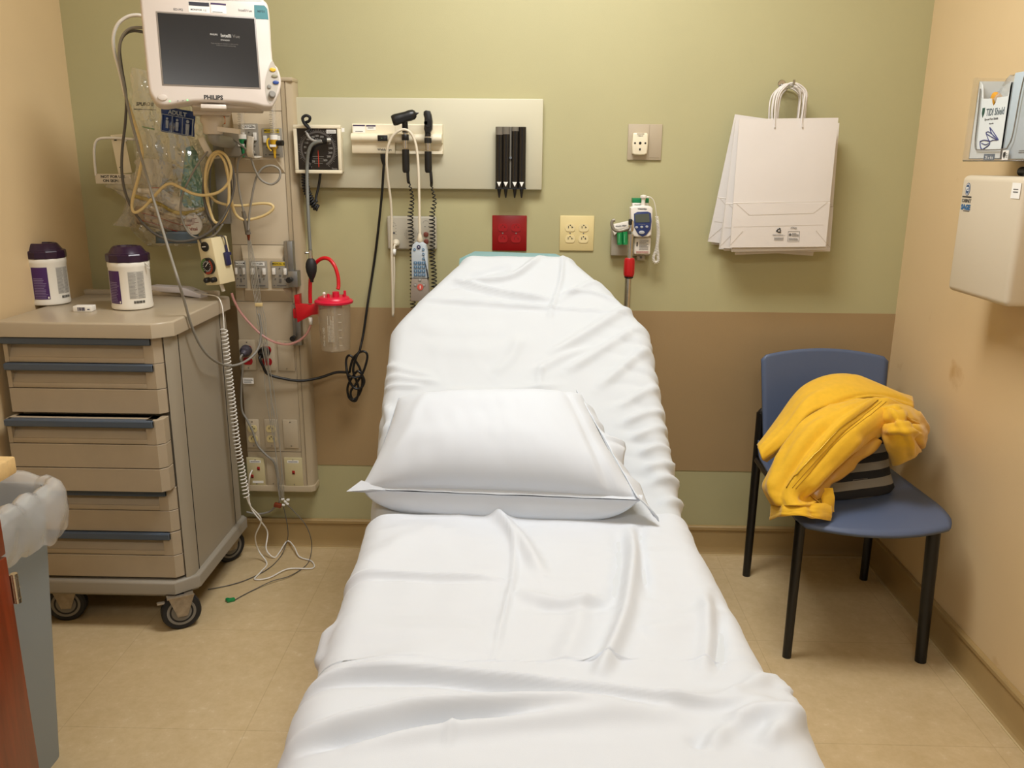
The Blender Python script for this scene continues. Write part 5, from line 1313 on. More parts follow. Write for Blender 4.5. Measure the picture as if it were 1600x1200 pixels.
def handle(name, label, px_t, py_t, px_b, py_b, headfn, coil_path, turns, collar_py):
    y0 = -TF - .012
    A, B = P(px_t, py_t, Y=y0), P(px_b, py_b, Y=y0)      # top of chrome neck, foot of grip
    D_ = (B - A); L = D_.length; Fx = frame(A, D_.orthogonal(), z=D_)
    Fx = frame(A, (1, 0, 0), z=D_)
    t = thing(name, label, name.replace('_', ' '), B, 'diagnostic handles on the wall transformer')
    MB(M['chrome']).lathe([(.0085, 0), (.0085, L * .45)], Fx, 20).build('neck', t, label='chrome neck')
    MB(M['black']).lathe([(.0095, -.002), (.0095, .010)], Fx, 20).lathe([(.0105, L * .12), (.0115, L * .13), (.0115, L * .25), (.0105, L * .26)], Fx, 20).build('collar', t)
    MB(M['black']).lathe([(.0095, L * .47), (.0115, L * .48), (.0118, L * .94), (.011, L), (.008, L + .004)], Fx, 20).build('grip', t)
    cm = MB(M['black']); cm.tube(spline([B, B + D_.normalized() * .03] + coil_path[:1], 6), .0048, 8); cm.tube(coil(coil_path, lambda q: .0085 * min(1, .25 + q * 3), turns, 14), .0019, 6)
    cm.build('coiled_cord', t, angle=180)
    headfn(t, A)
    return t
def oto(t, A):
    ax = (P(648, 178, Y=-TF - .03) - P(614, 188, Y=-TF - .035)).normalized()
    o = P(632, 183, Y=-TF - .03)
    Hm = frame(o, ax.orthogonal(), z=ax)
    MB(M['black']).lathe([(.001, -.040), (.014, -.0395), (.0165, -.036), (.0175, -.028), (.0165, -.012), (.0155, .004), (.0165, .018), (.015, .030), (.010, .036), (.005, .0375), (.0025, .042), (.0012, .046)], Hm, 24).build('head', t)
    MB(M['black']).cyl(A + Vector((0, 0, -.002)), o, .0095, n=16).build('stem', t)
    MB(mat('dark_grey_trim', '#3a3d42', .35)).box((0, -.0165, .0), (.010, .004, .026), frame(o, (0, 0, 1), z=ax), .0015).build('brow_plate', t)
def opht(t, A):
    o = A + Vector((.0, 0, .0))
    mb = MB(M['black']); pts = [(-.007, 0), (.008, 0), (.014, .012), (.015, .035), (.012, .055), (.008, .066), (-.004, .068), (-.011, .064), (-.012, .055), (-.009, .045), (-.009, .03), (-.011, .012)]
    mb.prism(pts, -.012, .012, face_back(o), .003); mb.lathe([(.012, -.014), (.012, .014)], frame(o + Vector((.002, 0, .030)), (1, 0, 0), z=(0, 1, 0)), 20); mb.build('head', t)
    MB(M['greytext']).box((-.004, .030, .0135), (.009, .010, .001), face_back(o)).build('window', t)
handle('otoscope', 'black otoscope with a cylindrical head, left handle on the transformer', 633, 202, 637, 268, oto, PP((639, 285, -.08), (644, 310, -.07), (641, 340, -.06), (643, 375, -.05), (645, 410, -.05), (645, 445, -.05), (645, 480, -.05)), 34, 0)
handle('ophthalmoscope', 'black ophthalmoscope with an upright oval head, right handle on the transformer', 668.5, 208, 673, 268, opht, PP((674, 290, -.07), (679, 315, -.065), (675, 335, -.06), (676, 370, -.05), (675, 400, -.05), (678, 425, -.05), (678, 470, -.05)), 31, 0)

# specula dispenser ---------------------------------------------------------------
SF = IO + .004
a, b, c, d = rect(775.5, 198, 821, 294, SF + .028)
sd = thing('specula_dispenser', 'black four tube ear specula dispenser at the right end of the board', 'dispenser', ((a + b) / 2, -SF - .01, c))
m_tubef = mat('smoked_tube', '#6f6a60', .2)
w_ = b - a; h_ = d - c; SM = face_back((a, -SF, c))
MB(M['black']).box((w_ / 2, h_ / 2, .004), (w_, h_, .008), SM, .001).build('back_plate', sd)
for i, (x, fill) in enumerate(((.10, .87), (.33, .88), (.64, .93), (.88, 1.0))):
    tb = MB(mat('black_specula_tube', '#1a1816', .18) if i == 0 else bpy.data.materials['black_specula_tube'])
    cx_ = w_ * x; r = .0125
    tb.lathe([(r, 0), (r, h_ * fill)], SM @ frame((cx_, .0, .0165), (1, 0, 0), z=(0, 1, 0)), 24)
    if fill < 1: tb.use(m_tubef).lathe([(r, h_ * fill), (r, h_)], SM @ frame((cx_, .0, .0165), (1, 0, 0), z=(0, 1, 0)), 24)
    o = tb.build('tube', sd)
    MB(M['whitepaint']).prism([(-.007, .007), (.007, .007), (0, -.008)], 0, .0008, SM @ Matrix.Translation((cx_, h_ * .065, .0292))).build('arrow', o, label='white arrow mark')
    MB(M['black']).lathe([(.0085, .004), (.006, -.006), (.003, -.026), (.0022, -.030)], SM @ frame((cx_, -.001, .0165), (1, 0, 0), z=(0, 1, 0)), 16).build('speculum', o)
MB(M['black']).box((w_ / 2, -.001, .0165), (w_ * 1.06, .004, .032), SM).build('bottom_rail', sd)
MB(m_tubef).box((w_ * .49, h_ / 2, .014), (.008, h_, .012), SM).use(M['chrome']).cyl(SM @ Vector((w_ * .49, h_ * .5, .019)), SM @ Vector((w_ * .49, h_ * .5, .027)), .004, n=14).build('centre_strip', sd)

# nurse call station, pillow speaker and cords --------------------------------------
a, b, c, d = rect(605, 338, 682, 390, .02)
ns = thing('nurse_call_station', 'white nurse call wall station with speaker holes behind the cords', 'nurse call station', ((a + b) / 2, -.01, c))
w_, h_ = b - a, d - c; NM = face_back(((a + b) / 2, -.001, (c + d) / 2))
m_ns = mat('grey_white_station', '#bdb8a8', .45)
MB(m_ns).box((0, 0, .010), (w_, h_, .02), NM, .006, 3).build('housing', ns)
hb = MB(M['darktext'])
for i in range(-6, 7):
    for j in range(-6, 7):
        if i * i + j * j <= 38: hb.box((i * .0036 - .002, j * .0036 - .004, .0201), (.0013, .0013, .0006), NM)
hb.build('speaker_grille', ns)
for yy in (-.004, -.027):
    MB(mat('dull_red_button', '#84473c', .45)).lathe([(.0085, .02), (.0085, .0225), (.007, .0235), (.001, .0235)], NM @ Matrix.Translation((w_ * .29, yy, 0)), 20).build('button', ns, label='dull red call button')
lm = MB(M['greytext'])
arc_ring(lm, NM @ Matrix.Translation((-w_ * .37, h_ * .25, .0203)), .006, .0068, .2, PI - .2, 0, 12); arc_ring(lm, NM @ Matrix.Translation((w_ * .29, h_ * .28, .0203)), .010, .0108, .2, PI - .2, 0, 12)
for k in range(4): lm.box((-w_ * .32, h_ * (.22 - k * .09), .0203), (.002, .0024, .0004), NM)
lm.box((-w_ * .385, h_ * .2, .0203), (.008, .002, .0004), NM); lm.box((w_ * .27, h_ * .2, .0203), (.003, .003, .0004), NM).box((w_ * .35, h_ * .2, .0203), (.003, .003, .0004), NM)
lm.cyl(NM @ Vector((-w_ * .36, h_ * .0, .0198)), NM @ Vector((-w_ * .36, h_ * .0, .0208)), .004, n=12); lm.build('marking', ns)
# remote
RF = -.135
a_, b_ = P(656, 376, Y=RF), P(654, 470, Y=RF)
ps = thing('pillow_speaker', 'blue and grey bedside handset remote hanging on a cream cord', 'remote', b_)
up_ = (a_ - b_).normalized(); PM = frame((a_ + b_) / 2, (1, 0, 0), z=(0, -1, .03)); Lr = (a_ - b_).length
k_ = Lr / 94.0
def rp(px, py): return ((px - 655) * k_, (423 - py) * k_)
outl = [rp(*p) for p in ((643.5, 445), (643.5, 392), (646, 382), (651, 378), (660, 378), (666, 382), (668.5, 392), (669, 440), (670, 460), (664, 470), (648, 470), (641, 460))]
mb = MB(mat('pale_blue_remote', '#b9c3cb', .4)); mb.prism(outl[1:8] + [rp(669, 434), rp(643.5, 434)], -.016, .010, PM, .004); mb.build('upper_shell', ps)
MB(mat('taupe_remote', '#968b80', .45)).prism([rp(643.5, 434.5), rp(669, 434.5), rp(670, 442), rp(671, 470), rp(641, 470), rp(642, 445)], -.017, .011, PM, .004).build('lower_shell', ps)
mk = mat('slate_blue_key', '#4f7391', .45)
for r in range(4):
    for cc_ in range(3):
        x, y_ = rp(650 + cc_ * 6.3, 410 + r * 6.2); 
        kmb = MB(mk).box((x, y_, .011), (5.4 * k_, 4.6 * k_, .003), PM, .0008).use(M['whitepaint']).text(str(r * 3 + cc_), .0058, PM @ Matrix.Translation((x, y_, .0127)))
        kmb.build('key', ps)
for px, py in ((649, 389.5), (662.5, 389.5), (662.5, 396.5), (662.5, 403.5)):
    x, y_ = rp(px, py); MB(mk).lathe([(.0042, .010), (.0042, .012), (.001, .012)], PM @ Matrix.Translation((x, y_, 0)), 14).use(M['whitepaint']).box((x, y_, .0122), (.004, .0009, .0004), PM).build('round_key', ps)
x, y_ = rp(655.5, 385.5); MB(M['navy']).lathe([(.0062, .010), (.0062, .0125), (.001, .0125)], PM @ Matrix.Translation((x, y_, 0)), 16).use(M['whitepaint']).box((x, y_, .0128), (.0045, .0018, .0004), PM).build('round_key', ps)
for px, py in ((649.5, 444), (656.5, 436), (663, 444)):
    x, y_ = rp(px, py); MB(M['greyplast']).lathe([(.0052, .010), (.0052, .0125), (.001, .0125)], PM @ Matrix.Translation((x, y_, 0)), 14).use(M['whitepaint']).box((x, y_, .0128), (.006, .0012, .0004), PM).build('round_key', ps)
x, y_ = rp(657, 447.5); MB(mat('coral_call_key', '#cf5a4c', .4)).lathe([(.010, .010), (.010, .0128), (.001, .0128)], PM @ Matrix.Translation((x, y_, 0)), 20).use(M['whitepaint']).box((x, y_, .0131), (.0028, .010, .0005), PM).build('call_key', ps, label='coral nurse call key')
m_ccord = mat('cream_cord', '#d8ceb8', .45)
MB(m_ccord).lathe([(.0075, -.004), (.0095, .004), (.0062, .016), (.0045, .022)], frame(a_, (1, 0, 0), z=up_), 16).build('strain_relief', ps)
yc = -TF - .035
MB(m_ccord).tube(spline([a_ + up_ * .018] + PP((655.5, 345, -.13), (655, 310, -.125), (654, 270, -.122), (652, 240, yc - .006), (648, 220, yc - .006), (641, 207, yc - .008), (632, 202.5, yc - .008), (622, 205, yc - .008), (612, 215, yc - .006), (606, 230, yc - .004), (604, 250, -.11), (606, 280, -.095), (610, 310, -.08), (612, 345, -.07), (612, 400, -.07), (613, 440, -.07), (614, 495, -.07)), 8), .0042, 8).build('cord', ps, angle=180)
q = P(619, 379, Y=-.022)
t = thing('call_plug', 'cream round plug in the nurse call station with its own hanging cord', 'plug', q - Vector((0, 0, .02)))
MB(m_ccord).lathe([(.0125, 0), (.013, .006), (.0115, .013), (.008, .016), (.0055, .022)], frame(q, (1, 0, 0), z=(0, -1, -.25)), 18).build('plug_body', t)
MB(m_ccord).tube(spline([q + Vector((0, -.02, -.004)), q + Vector((-.003, -.026, -.012))] + PP((616, 388, -.05), (615.5, 400, -.05), (616, 430, -.05), (615, 460, -.05), (615, 490, -.05)), 8), .0036, 8).use(M['whitepaint']).cyl(P(616, 389, Y=-.05), P(615.5, 399, Y=-.05), .0062, n=12).build('plug_cord', t, angle=180)

# red and ivory quad outlets, gas alarm plate --------------------------------------
def quad(name, label, r, pm, face, dark):
    t, Mx, w, h = wall_plate(name, label, 'outlet', r, 0.0, pm, 2, 2, dark, face, 'four socket plates on the green wall', dx=w_q, dy=.0185, bev=.0025)
    return t
w_q = .0222
m_redface = mat('red_socket_face', '#9c0f14', .36); m_redslot = mat('dark_red_slot', '#6d0a0d', .5)
quad('quad_outlet', 'dark red four socket outlet plate above the bed head', (769, 336.5, 823, 392), M['redplate'], m_redface, m_redslot)
quad('quad_outlet', 'ivory four socket outlet plate right of the red one', (874.5, 337, 928, 392), M['ivory'], mat('ivory_socket', '#e6d5a2', .4), M['black'])
a, b, c, d = rect(981, 194, 1034, 250, .006)
w_, h_ = b - a, d - c; Mx = face_back(((a + b) / 2, -.0004, (c + d) / 2))
t = thing('switch_plate', 'taupe wall plate with an ivory keyed module, right of the board', 'switch plate', (Mx.translation.x, -.003, c))
MB(mat('taupe_plate', '#b3a58d', .45)).box((0, 0, .003), (w_, h_, .006), Mx, .0012).use(mat('taupe_groove', '#87795f', .6)).box((w_ * .12, 0, .0061), (.0009, h_ * .96, .0004), Mx).box((w_ * .3, -h_ * .44, .0062), (w_ * .3, .0012, .0004), Mx).build('plate', t)
pts = [(-.024, -.031), (-.016, -.035), (0, -.036), (.016, -.035), (.024, -.031), (.026, 0), (.024, .031), (.02, .034), (-.02, .034), (-.024, .031), (-.026, 0)]
MM2 = Mx @ Matrix.Translation((-w_ * .155, -h_ * .05, 0))
MB(M['cream']).prism([(x * .98, y_ * .98) for x, y_ in pts], .006, .024, MM2, .004, 3).build('module', t)
mk2 = MB(M['black']); mk2.cyl(MM2 @ Vector((0, .002, .0238)), MM2 @ Vector((0, .002, .0245)), .0044, n=16)
for s in (-1, 1): mk2.cyl(MM2 @ Vector((s * .0165, .002, .0238)), MM2 @ Vector((s * .0165, .002, .0245)), .003, n=14)
mk2.box((0, -.0175, .0242), (.005, .007, .0008), MM2); mk2.text('MEDIC ONE'[:5], .006, MM2 @ Matrix.Translation((0, .024, .0243))); mk2.build('marking', t)
MB(mat('grey_inset', '#b9b09a', .5)).box((0, .0305, .0235), (.024, .005, .002), MM2, .001).build('window', t)

# thermometer station ----------------------------------------------------------------
th = thing('thermometer', 'white and blue electronic thermometer in its wall cradle with a coiled lead', 'thermometer', P(1005, 405, Y=-.02))
m_tg = mat('grey_cradle', '#a59d8d', .45); m_tw = mat('white_thermo', '#e4dfd6', .4)
a, b, c, d = rect(955, 352, 1018, 400, .03)
MB(m_tg).span((a, -.03, c), (b - .002, -.001, d), .004).build('cradle', th)
a, b, c, d = rect(991, 371, 1017, 398, .055); ht = MB(m_tw).span((a, -.055, c), (b, -.029, d), .006)
hM = face_back(((a + b) / 2, -.0551, (c + d) / 2)); ht.use(M['greytext']).lines(hM @ Matrix.Translation((.004, .004, .0004)), .03, .034, 8, seed=12).use(M['darkred']).lines(hM @ Matrix.Translation((0, -.02, .0004)), .04, .007, 2, seed=3).use(M['darktext']).box((-.018, .006, .0003), (.004, .014, .0006), hM); ht.build('holder_front', th)
a, b, c, d = rect(995, 397, 1008, 407, .03); MB(m_tg).span((a, -.03, c), (b, -.001, d), .002).use(M['dcable']).cyl(((a + b) / 2, -.0295, (c + d) / 2), ((a + b) / 2, -.0315, (c + d) / 2), .004, n=12).build('lock_tab', th)
BF = .075
def tq(px, py): p_ = P(px, py, Y=-BF); return (p_.x, p_.z)
TB = frame((0, -BF, 0), (1, 0, 0), y=(0, 0, 1))
outl = [tq(*p) for p in ((985.5, 325), (990, 322.5), (1004, 321), (1017, 322.5), (1020, 326), (1019.5, 345), (1018, 368), (1012, 371), (996, 371), (988, 369), (986, 345))]
MB(m_tw).prism(outl, -.04, 0, TB, .005, 3).build('case', th)
outl = [tq(*p) for p in ((990.5, 334), (996, 331), (1012, 330.5), (1017, 333), (1018, 345), (1016.5, 358), (1010, 367), (1004, 370), (997, 366), (991, 355))]
MB(mat('navy_thermo_face', '#27386c', .35)).prism(outl, 0, .0025, TB, .001).build('face_panel', th, label='navy blue keypad panel')
MB(mat('lcd_grey', '#565b50', .25)).prism([tq(*p) for p in ((991.5, 335), (1014, 333.5), (1015, 347), (993, 347.5))], .0025, .0035, TB).build('display', th)
for px, py, rx, ry in ((994.5, 355, .0048, .0036), (1002.5, 354.5, .0048, .0036), (1010.5, 354, .0048, .0036), (1002.5, 363, .0095, .0055)):
    x, z = tq(px, py); MB(mat('grey_key', '#aeb1b6', .4) if 'grey_key' not in bpy.data.materials else bpy.data.materials['grey_key']).prism([(x + rx * math.cos(k * PI / 9), z + ry * math.sin(k * PI / 9)) for k in range(18)], .0025, .0045, TB, .001).build('key', th)
x, z = tq(1003.5, 326.5); MB(M['darktext']).text('WelchAllyn', .0062, TB @ Matrix.Translation((x, z, .0006)), bold=.0002).use(m_dialp).text('SureTemp Plus', .0035, TB @ Matrix.Translation((tq(1003, 350.5)[0], tq(1003, 350.5)[1], .003))).build('lettering', th)
q = P(1005, 319, Y=-BF + .012)
MB(m_tw).lathe([(.0068, -.012), (.0062, .012), (.0075, .018), (.011, .021), (.011, .026), (.004, .029), (.001, .0295)], Matrix.Translation(q), 18).box((.010, 0, .022), (.018, .009, .005), Matrix.Translation(q), .002).build('probe', th)
lead = spline(PP((1009, 307, -BF + .01), (1016, 308, -BF + .01), (1022, 315, -.06), (1025, 330, -.055), (1026, 338, -.05)), 8)
lead += coil(PP((1026, 338, -.05), (1028, 352, -.045), (1027.5, 375, -.045), (1025, 390, -.045), (1021, 402, -.045), (1023, 410, -.045), (1028, 408, -.045), (1028, 398, -.045), (1027, 385, -.05), (1029, 365, -.05), (1027, 345, -.055)), .0042, 62, 10)
MB(M['wcable']).tube(lead, .0013, 6).build('coiled_lead', th, angle=180)
a, b, c, d = rect(988, 309, 1013, 330, .045)
pb = thing('probe_cover_box', 'white carton with a green lid behind the thermometer', 'box', ((a + b) / 2, -.035, c))
MB(m_tw).span((a, -.05, c), (b, -.031 + .01, d - .016), .001).build('carton', pb)
MB(M['green']).span((a - .0005, -.0505, d - .016), (b + .0005, -.0205, d - .001), .001).build('lid', pb, label='green lid')
pr = MB(M['darktext']); xb = (a + b) / 2; pr.text('WelchAllyn', .006, face_back((xb - .006, -.0503, d - .022))); pr.build('lettering', pb)
# probe-cover sleeve holder with green cartridges, left
a, b, c, d = rect(957, 346, 984, 366, .05)
q = thing('probe_cover_holder', 'white holder with two green capped cartridges left of the thermometer', 'holder', ((a + b) / 2, -.04, c))
hp_ = MB(m_tw).prism([tq2 for tq2 in [(P(x, y_, Y=-.055).x, P(x, y_, Y=-.055).z) for x, y_ in ((958, 351), (983, 345.5), (984, 357), (972, 358), (966, 362), (960, 368), (957, 360))]], -.02, 0, frame((0, -.055, 0), (1, 0, 0), y=(0, 0, 1)), .002)
p_ = P(970.5, 353, Y=-.0555); hp_.use(M['darktext']).text('Welch Allyn', .007, frame(p_, (1, 0, .12), y=(-.12, 0, 1)), bold=.0001); hp_.build('shell', q)
for x in (968.5, 977):
    u_, v_ = P(x - .5, 362, Y=-.05), P(x, 382, Y=-.05); MB(M['greengel']).cyl(u_, v_, .0088, n=16).use(mat('light_green_tick', '#9fd2ae', .5) if 'light_green_tick' not in bpy.data.materials else bpy.data.materials['light_green_tick']).box((-.003, .0, .0089), (.001, .028, .0004), frame((u_ + v_) / 2, (1, 0, 0), y=u_ - v_)).build('cartridge', q, label='green capped cartridge')

# drip stand behind the bed -------------------------------------------------------------
Y0 = -.14
iv = thing('drip_stand', 'chrome drip pole with a red grip and grey hook behind the bed head', 'drip stand', (P(980, 400, Y=Y0).x, Y0, 0))
b_ = P(981, 470, Y=Y0); bx_ = b_.x
tp2 = P(986, 366, Y=Y0)
MB(M['chrome']).cyl((bx_ - .002, Y0, .0), (bx_ - .002, Y0, P(980, 425, Y=Y0).z), .0105, n=20).build('lower_pole', iv)
MB(M['chrome']).cyl((bx_, Y0, P(980, 425, Y=Y0).z), tp2, .0085, n=20).build('upper_pole', iv)
zA, zB = P(982, 432, Y=Y0).z, P(982, 403, Y=Y0).z
gx = (bx_ + P(983, 415, Y=Y0).x) / 2
MB(mat('red_grip', '#b5121a', .35)).lathe([(.014, zA), (.0165, zA + .004), (.0175, zA + .012), (.0175, zB - .010), (.0155, zB - .002), (.012, zB)], Matrix.Translation((gx, Y0, 0)), 12).build('grip', iv, angle=20, label='red locking grip')
MB(M['black']).lathe([(.0115, zA - .006), (.0145, zA - .003), (.0145, zA)], Matrix.Translation((gx, Y0, 0)), 20).build('grip_collar', iv)
MB(M['chrome']).box((0, 0, 0), (.016, .018, .036), Matrix.Translation(P(986, 353, Y=Y0)), .005).use(M['black']).box((0, 0, 0), (.012, .02, .02), Matrix.Translation(P(985, 347, Y=Y0)), .004).build('top_clamp', iv)
hk = MB(mat('grey_hook', '#8c8577', .4, .3)); hk.tube(spline(PP((984, 356, Y0), (976, 359, Y0), (966, 361, Y0), (959, 358, Y0), (956, 351, Y0), (957, 345, Y0), (961, 344, Y0)), 6), .0052, 10); hk.build('hook', iv, angle=180)
MB(M['steel']).box((0, 0, .015), (.24, .24, .03), Matrix.Translation((bx_ - .002, Y0, 0)), .01).build('base', iv)

# suction canister, bracket and tubing ------------------------------------------------------
SX = -.155
sc = thing('suction_canister', 'clear ribbed suction canister with a red lid beside the column', 'suction canister', P(525, 548, Y=SX))
m_can = clear('clear_canister', '#ddd0b8', .16, .08, 1.2)
c0, c1 = P(525, 547, Y=SX), P(524, 472, Y=SX); hC = (c1 - c0).length
CM = frame(c0, (1, 0, 0), z=c1 - c0)
MB(m_can).lathe([(.040, 0), (.046, .003), (.0475, .010), (.0515, hC * .5), (.054, hC)], CM, 40).build('jar', sc)
MB(m_can).lathe([(.044, .005), (.0455, .012), (.0495, hC * .5), (.052, hC - .004)], CM, 40).build('inner_wall', sc)
gm = MB(mat('white_scale_print', '#cfc8ba', .6))
for k in range(5):
    z = hC * (.16 + .16 * k); gm.box((.028, z, 0), (.010, .0016, .0005), frame(c0 + Vector((0, -.0455 - .004 * k / 4, 0)), (1, 0, 0), z=(0, -1, 0)))
gm.lines(frame(c0 + Vector((-.002, -.052, hC * .5)), (0, 0, 1), z=(0, -1, 0)), .085, .022, 5, seed=14).text('Medi-Vac CRD', .010, frame(c0 + Vector((-.026, -.045, hC * .33)), (0, 0, 1), z=(-.4, -1, 0)))
gm.build('scale_print', sc)
lidm = mat('red_canister_lid', '#d01c3c', .32)
lo = MB(lidm).lathe([(.054, hC - .004), (.061, hC - .002), (.062, hC + .004), (.058, hC + .008), (.052, hC + .010), (.049, hC + .016), (.045, hC + .018), (.001, hC + .018)], CM, 40).build('lid', sc, label='red snap lid')
for x, y_, r, h in ((.010, -.01, .011, .018), (.037, .0, .0042, .020), (.034, .004, .006, .008), (-.012, -.022, .0045, .012)):
    MB(lidm).lathe([(r, hC + .017), (r, hC + .017 + h), (r * .7, hC + .018 + h)], CM @ Matrix.Translation((x, y_, 0)), 16).build('port', lo)
MB(M['whitepaint']).lathe([(.0028, hC + .017), (.0028, hC + .026), (.005, hC + .029), (.004, hC + .034), (.001, hC + .035)], CM @ Matrix.Translation((-.026, -.018, 0)), 14).build('filter_cap', sc, label='white filter cap')
rb = thing('canister_bracket', 'red wall bracket on the slide rail holding the suction canister', 'bracket', P(480, 500, Y=-.13))
Yb = -.125
mb = MB(M['red']); mb.prism([(P(x, y_, Y=Yb).x, P(x, y_, Y=Yb).z) for x, y_ in ((462, 474), (486, 476), (497, 473), (499, 490), (488, 491), (466, 503))], -.006, .008, frame((0, Yb, 0), (1, 0, 0), y=(0, 0, 1)), .002)
mb.prism([(P(x, y_, Y=Yb).x, P(x, y_, Y=Yb).z) for x, y_ in ((460.5, 462), (468, 460), (469, 476), (462, 476))], -.02, .006, frame((0, Yb, 0), (1, 0, 0), y=(0, 0, 1)), .002)
mb.box((0, 0, 0), (.02, .05, .03), Matrix.Translation(P(466, 488, Y=Yb + .028)), .003)
ringc = c0.lerp(c1, .98); arc = []
for k in range(25):
    a = PI * (.45 + .55 * k / 24); arc.append(ringc + Vector((.0575 * math.cos(a), .0575 * math.sin(a), -.012)))
mb.grid([[p + Vector((0, 0, .008)) for p in arc], [p - Vector((0, 0, .014)) for p in arc]])
mb.build('bracket_arm', rb, angle=40, solid=.003)
cable('suction_tube', 'red rubber tube arching from the bracket to the canister lid', PP((485, 474, -.13), (484.5, 455, -.13), (486, 430, -.13), (492, 413, -.13), (503, 404, -.135), (514, 405, -.14), (523, 416, -.15), (528, 432, -.155), (529, 446, -.16), (528, 452, -.165)), .0062, M['redtube'], 'tube', 10)
cable('suction_tubing', 'thin pink clear tubing sagging across the column to the red bracket', PP((362, 458, -.12), (366, 470, -.12), (376, 488, -.115), (392, 507, -.115), (410, 524, -.115), (430, 535, -.12), (450, 538, -.13), (466, 533, -.13), (478, 523, -.13), (484, 512, -.13), (486, 502, -.13)), .0042, M['pink'], 'tube', 9, extra=lambda mb: mb.use(M['whitepaint']).cyl(P(486, 507, Y=-.13), P(485, 496, Y=-.13), .0062, n=12))

# paper bags on a wall hook -------------------------------------------------------------------
m_paper = mat('white_kraft_paper', '#e0dad4', .7, bump=.12, bscale=25, var=.02, vscale=8)
m_crease = mat('paper_crease', '#c4b9a9', .75)
HK = P(1225, 136, Y=-.03)
hkm = thing('coat_hook', 'small chrome wall hook holding the stack of white paper bags', 'hook', HK - Vector((0, 0, .03)))
MB(M['chrome']).lathe([(.012, 0), (.012, .003), (.010, .005), (.001, .005)], frame((HK.x, 0, P(1225, 131, Y=0).z), (1, 0, 0), z=(0, -1, 0)), 18).tube(spline([Vector((HK.x, 0, HK.z + .01)), Vector((HK.x, -.03, HK.z + .004)), Vector((HK.x, -.07, HK.z - .004)), Vector((HK.x, -.125, HK.z - .002)), Vector((HK.x, -.135, HK.z + .012))], 6), .0038, 10).build('hook_body', hkm)
bagspec = [   # rotation about the hook (deg), sideways and down shift, depth order from the wall
    (7.2, .000, .010), (8.4, -.002, .006), (4.6, .004, .018), (-1.6, .004, .020), (.8, -.012, .012), (2.9, -.006, .010), (-.8, -.001, .012), (0.0, 0.0, 0.0)]
names = ['back of the paper bag stack, against the wall', 'second from the wall, tilted furthest left in the stack', 'third from the wall, leaning left in the stack', 'fourth from the wall, leaning right in the stack', 'fifth from the wall in the hanging stack', 'sixth from the wall, its left edge showing', 'second from the front of the hanging stack', '']
fl_, fr_ = P(1154, 187, Y=-.12), P(1309, 182, Y=-.12)
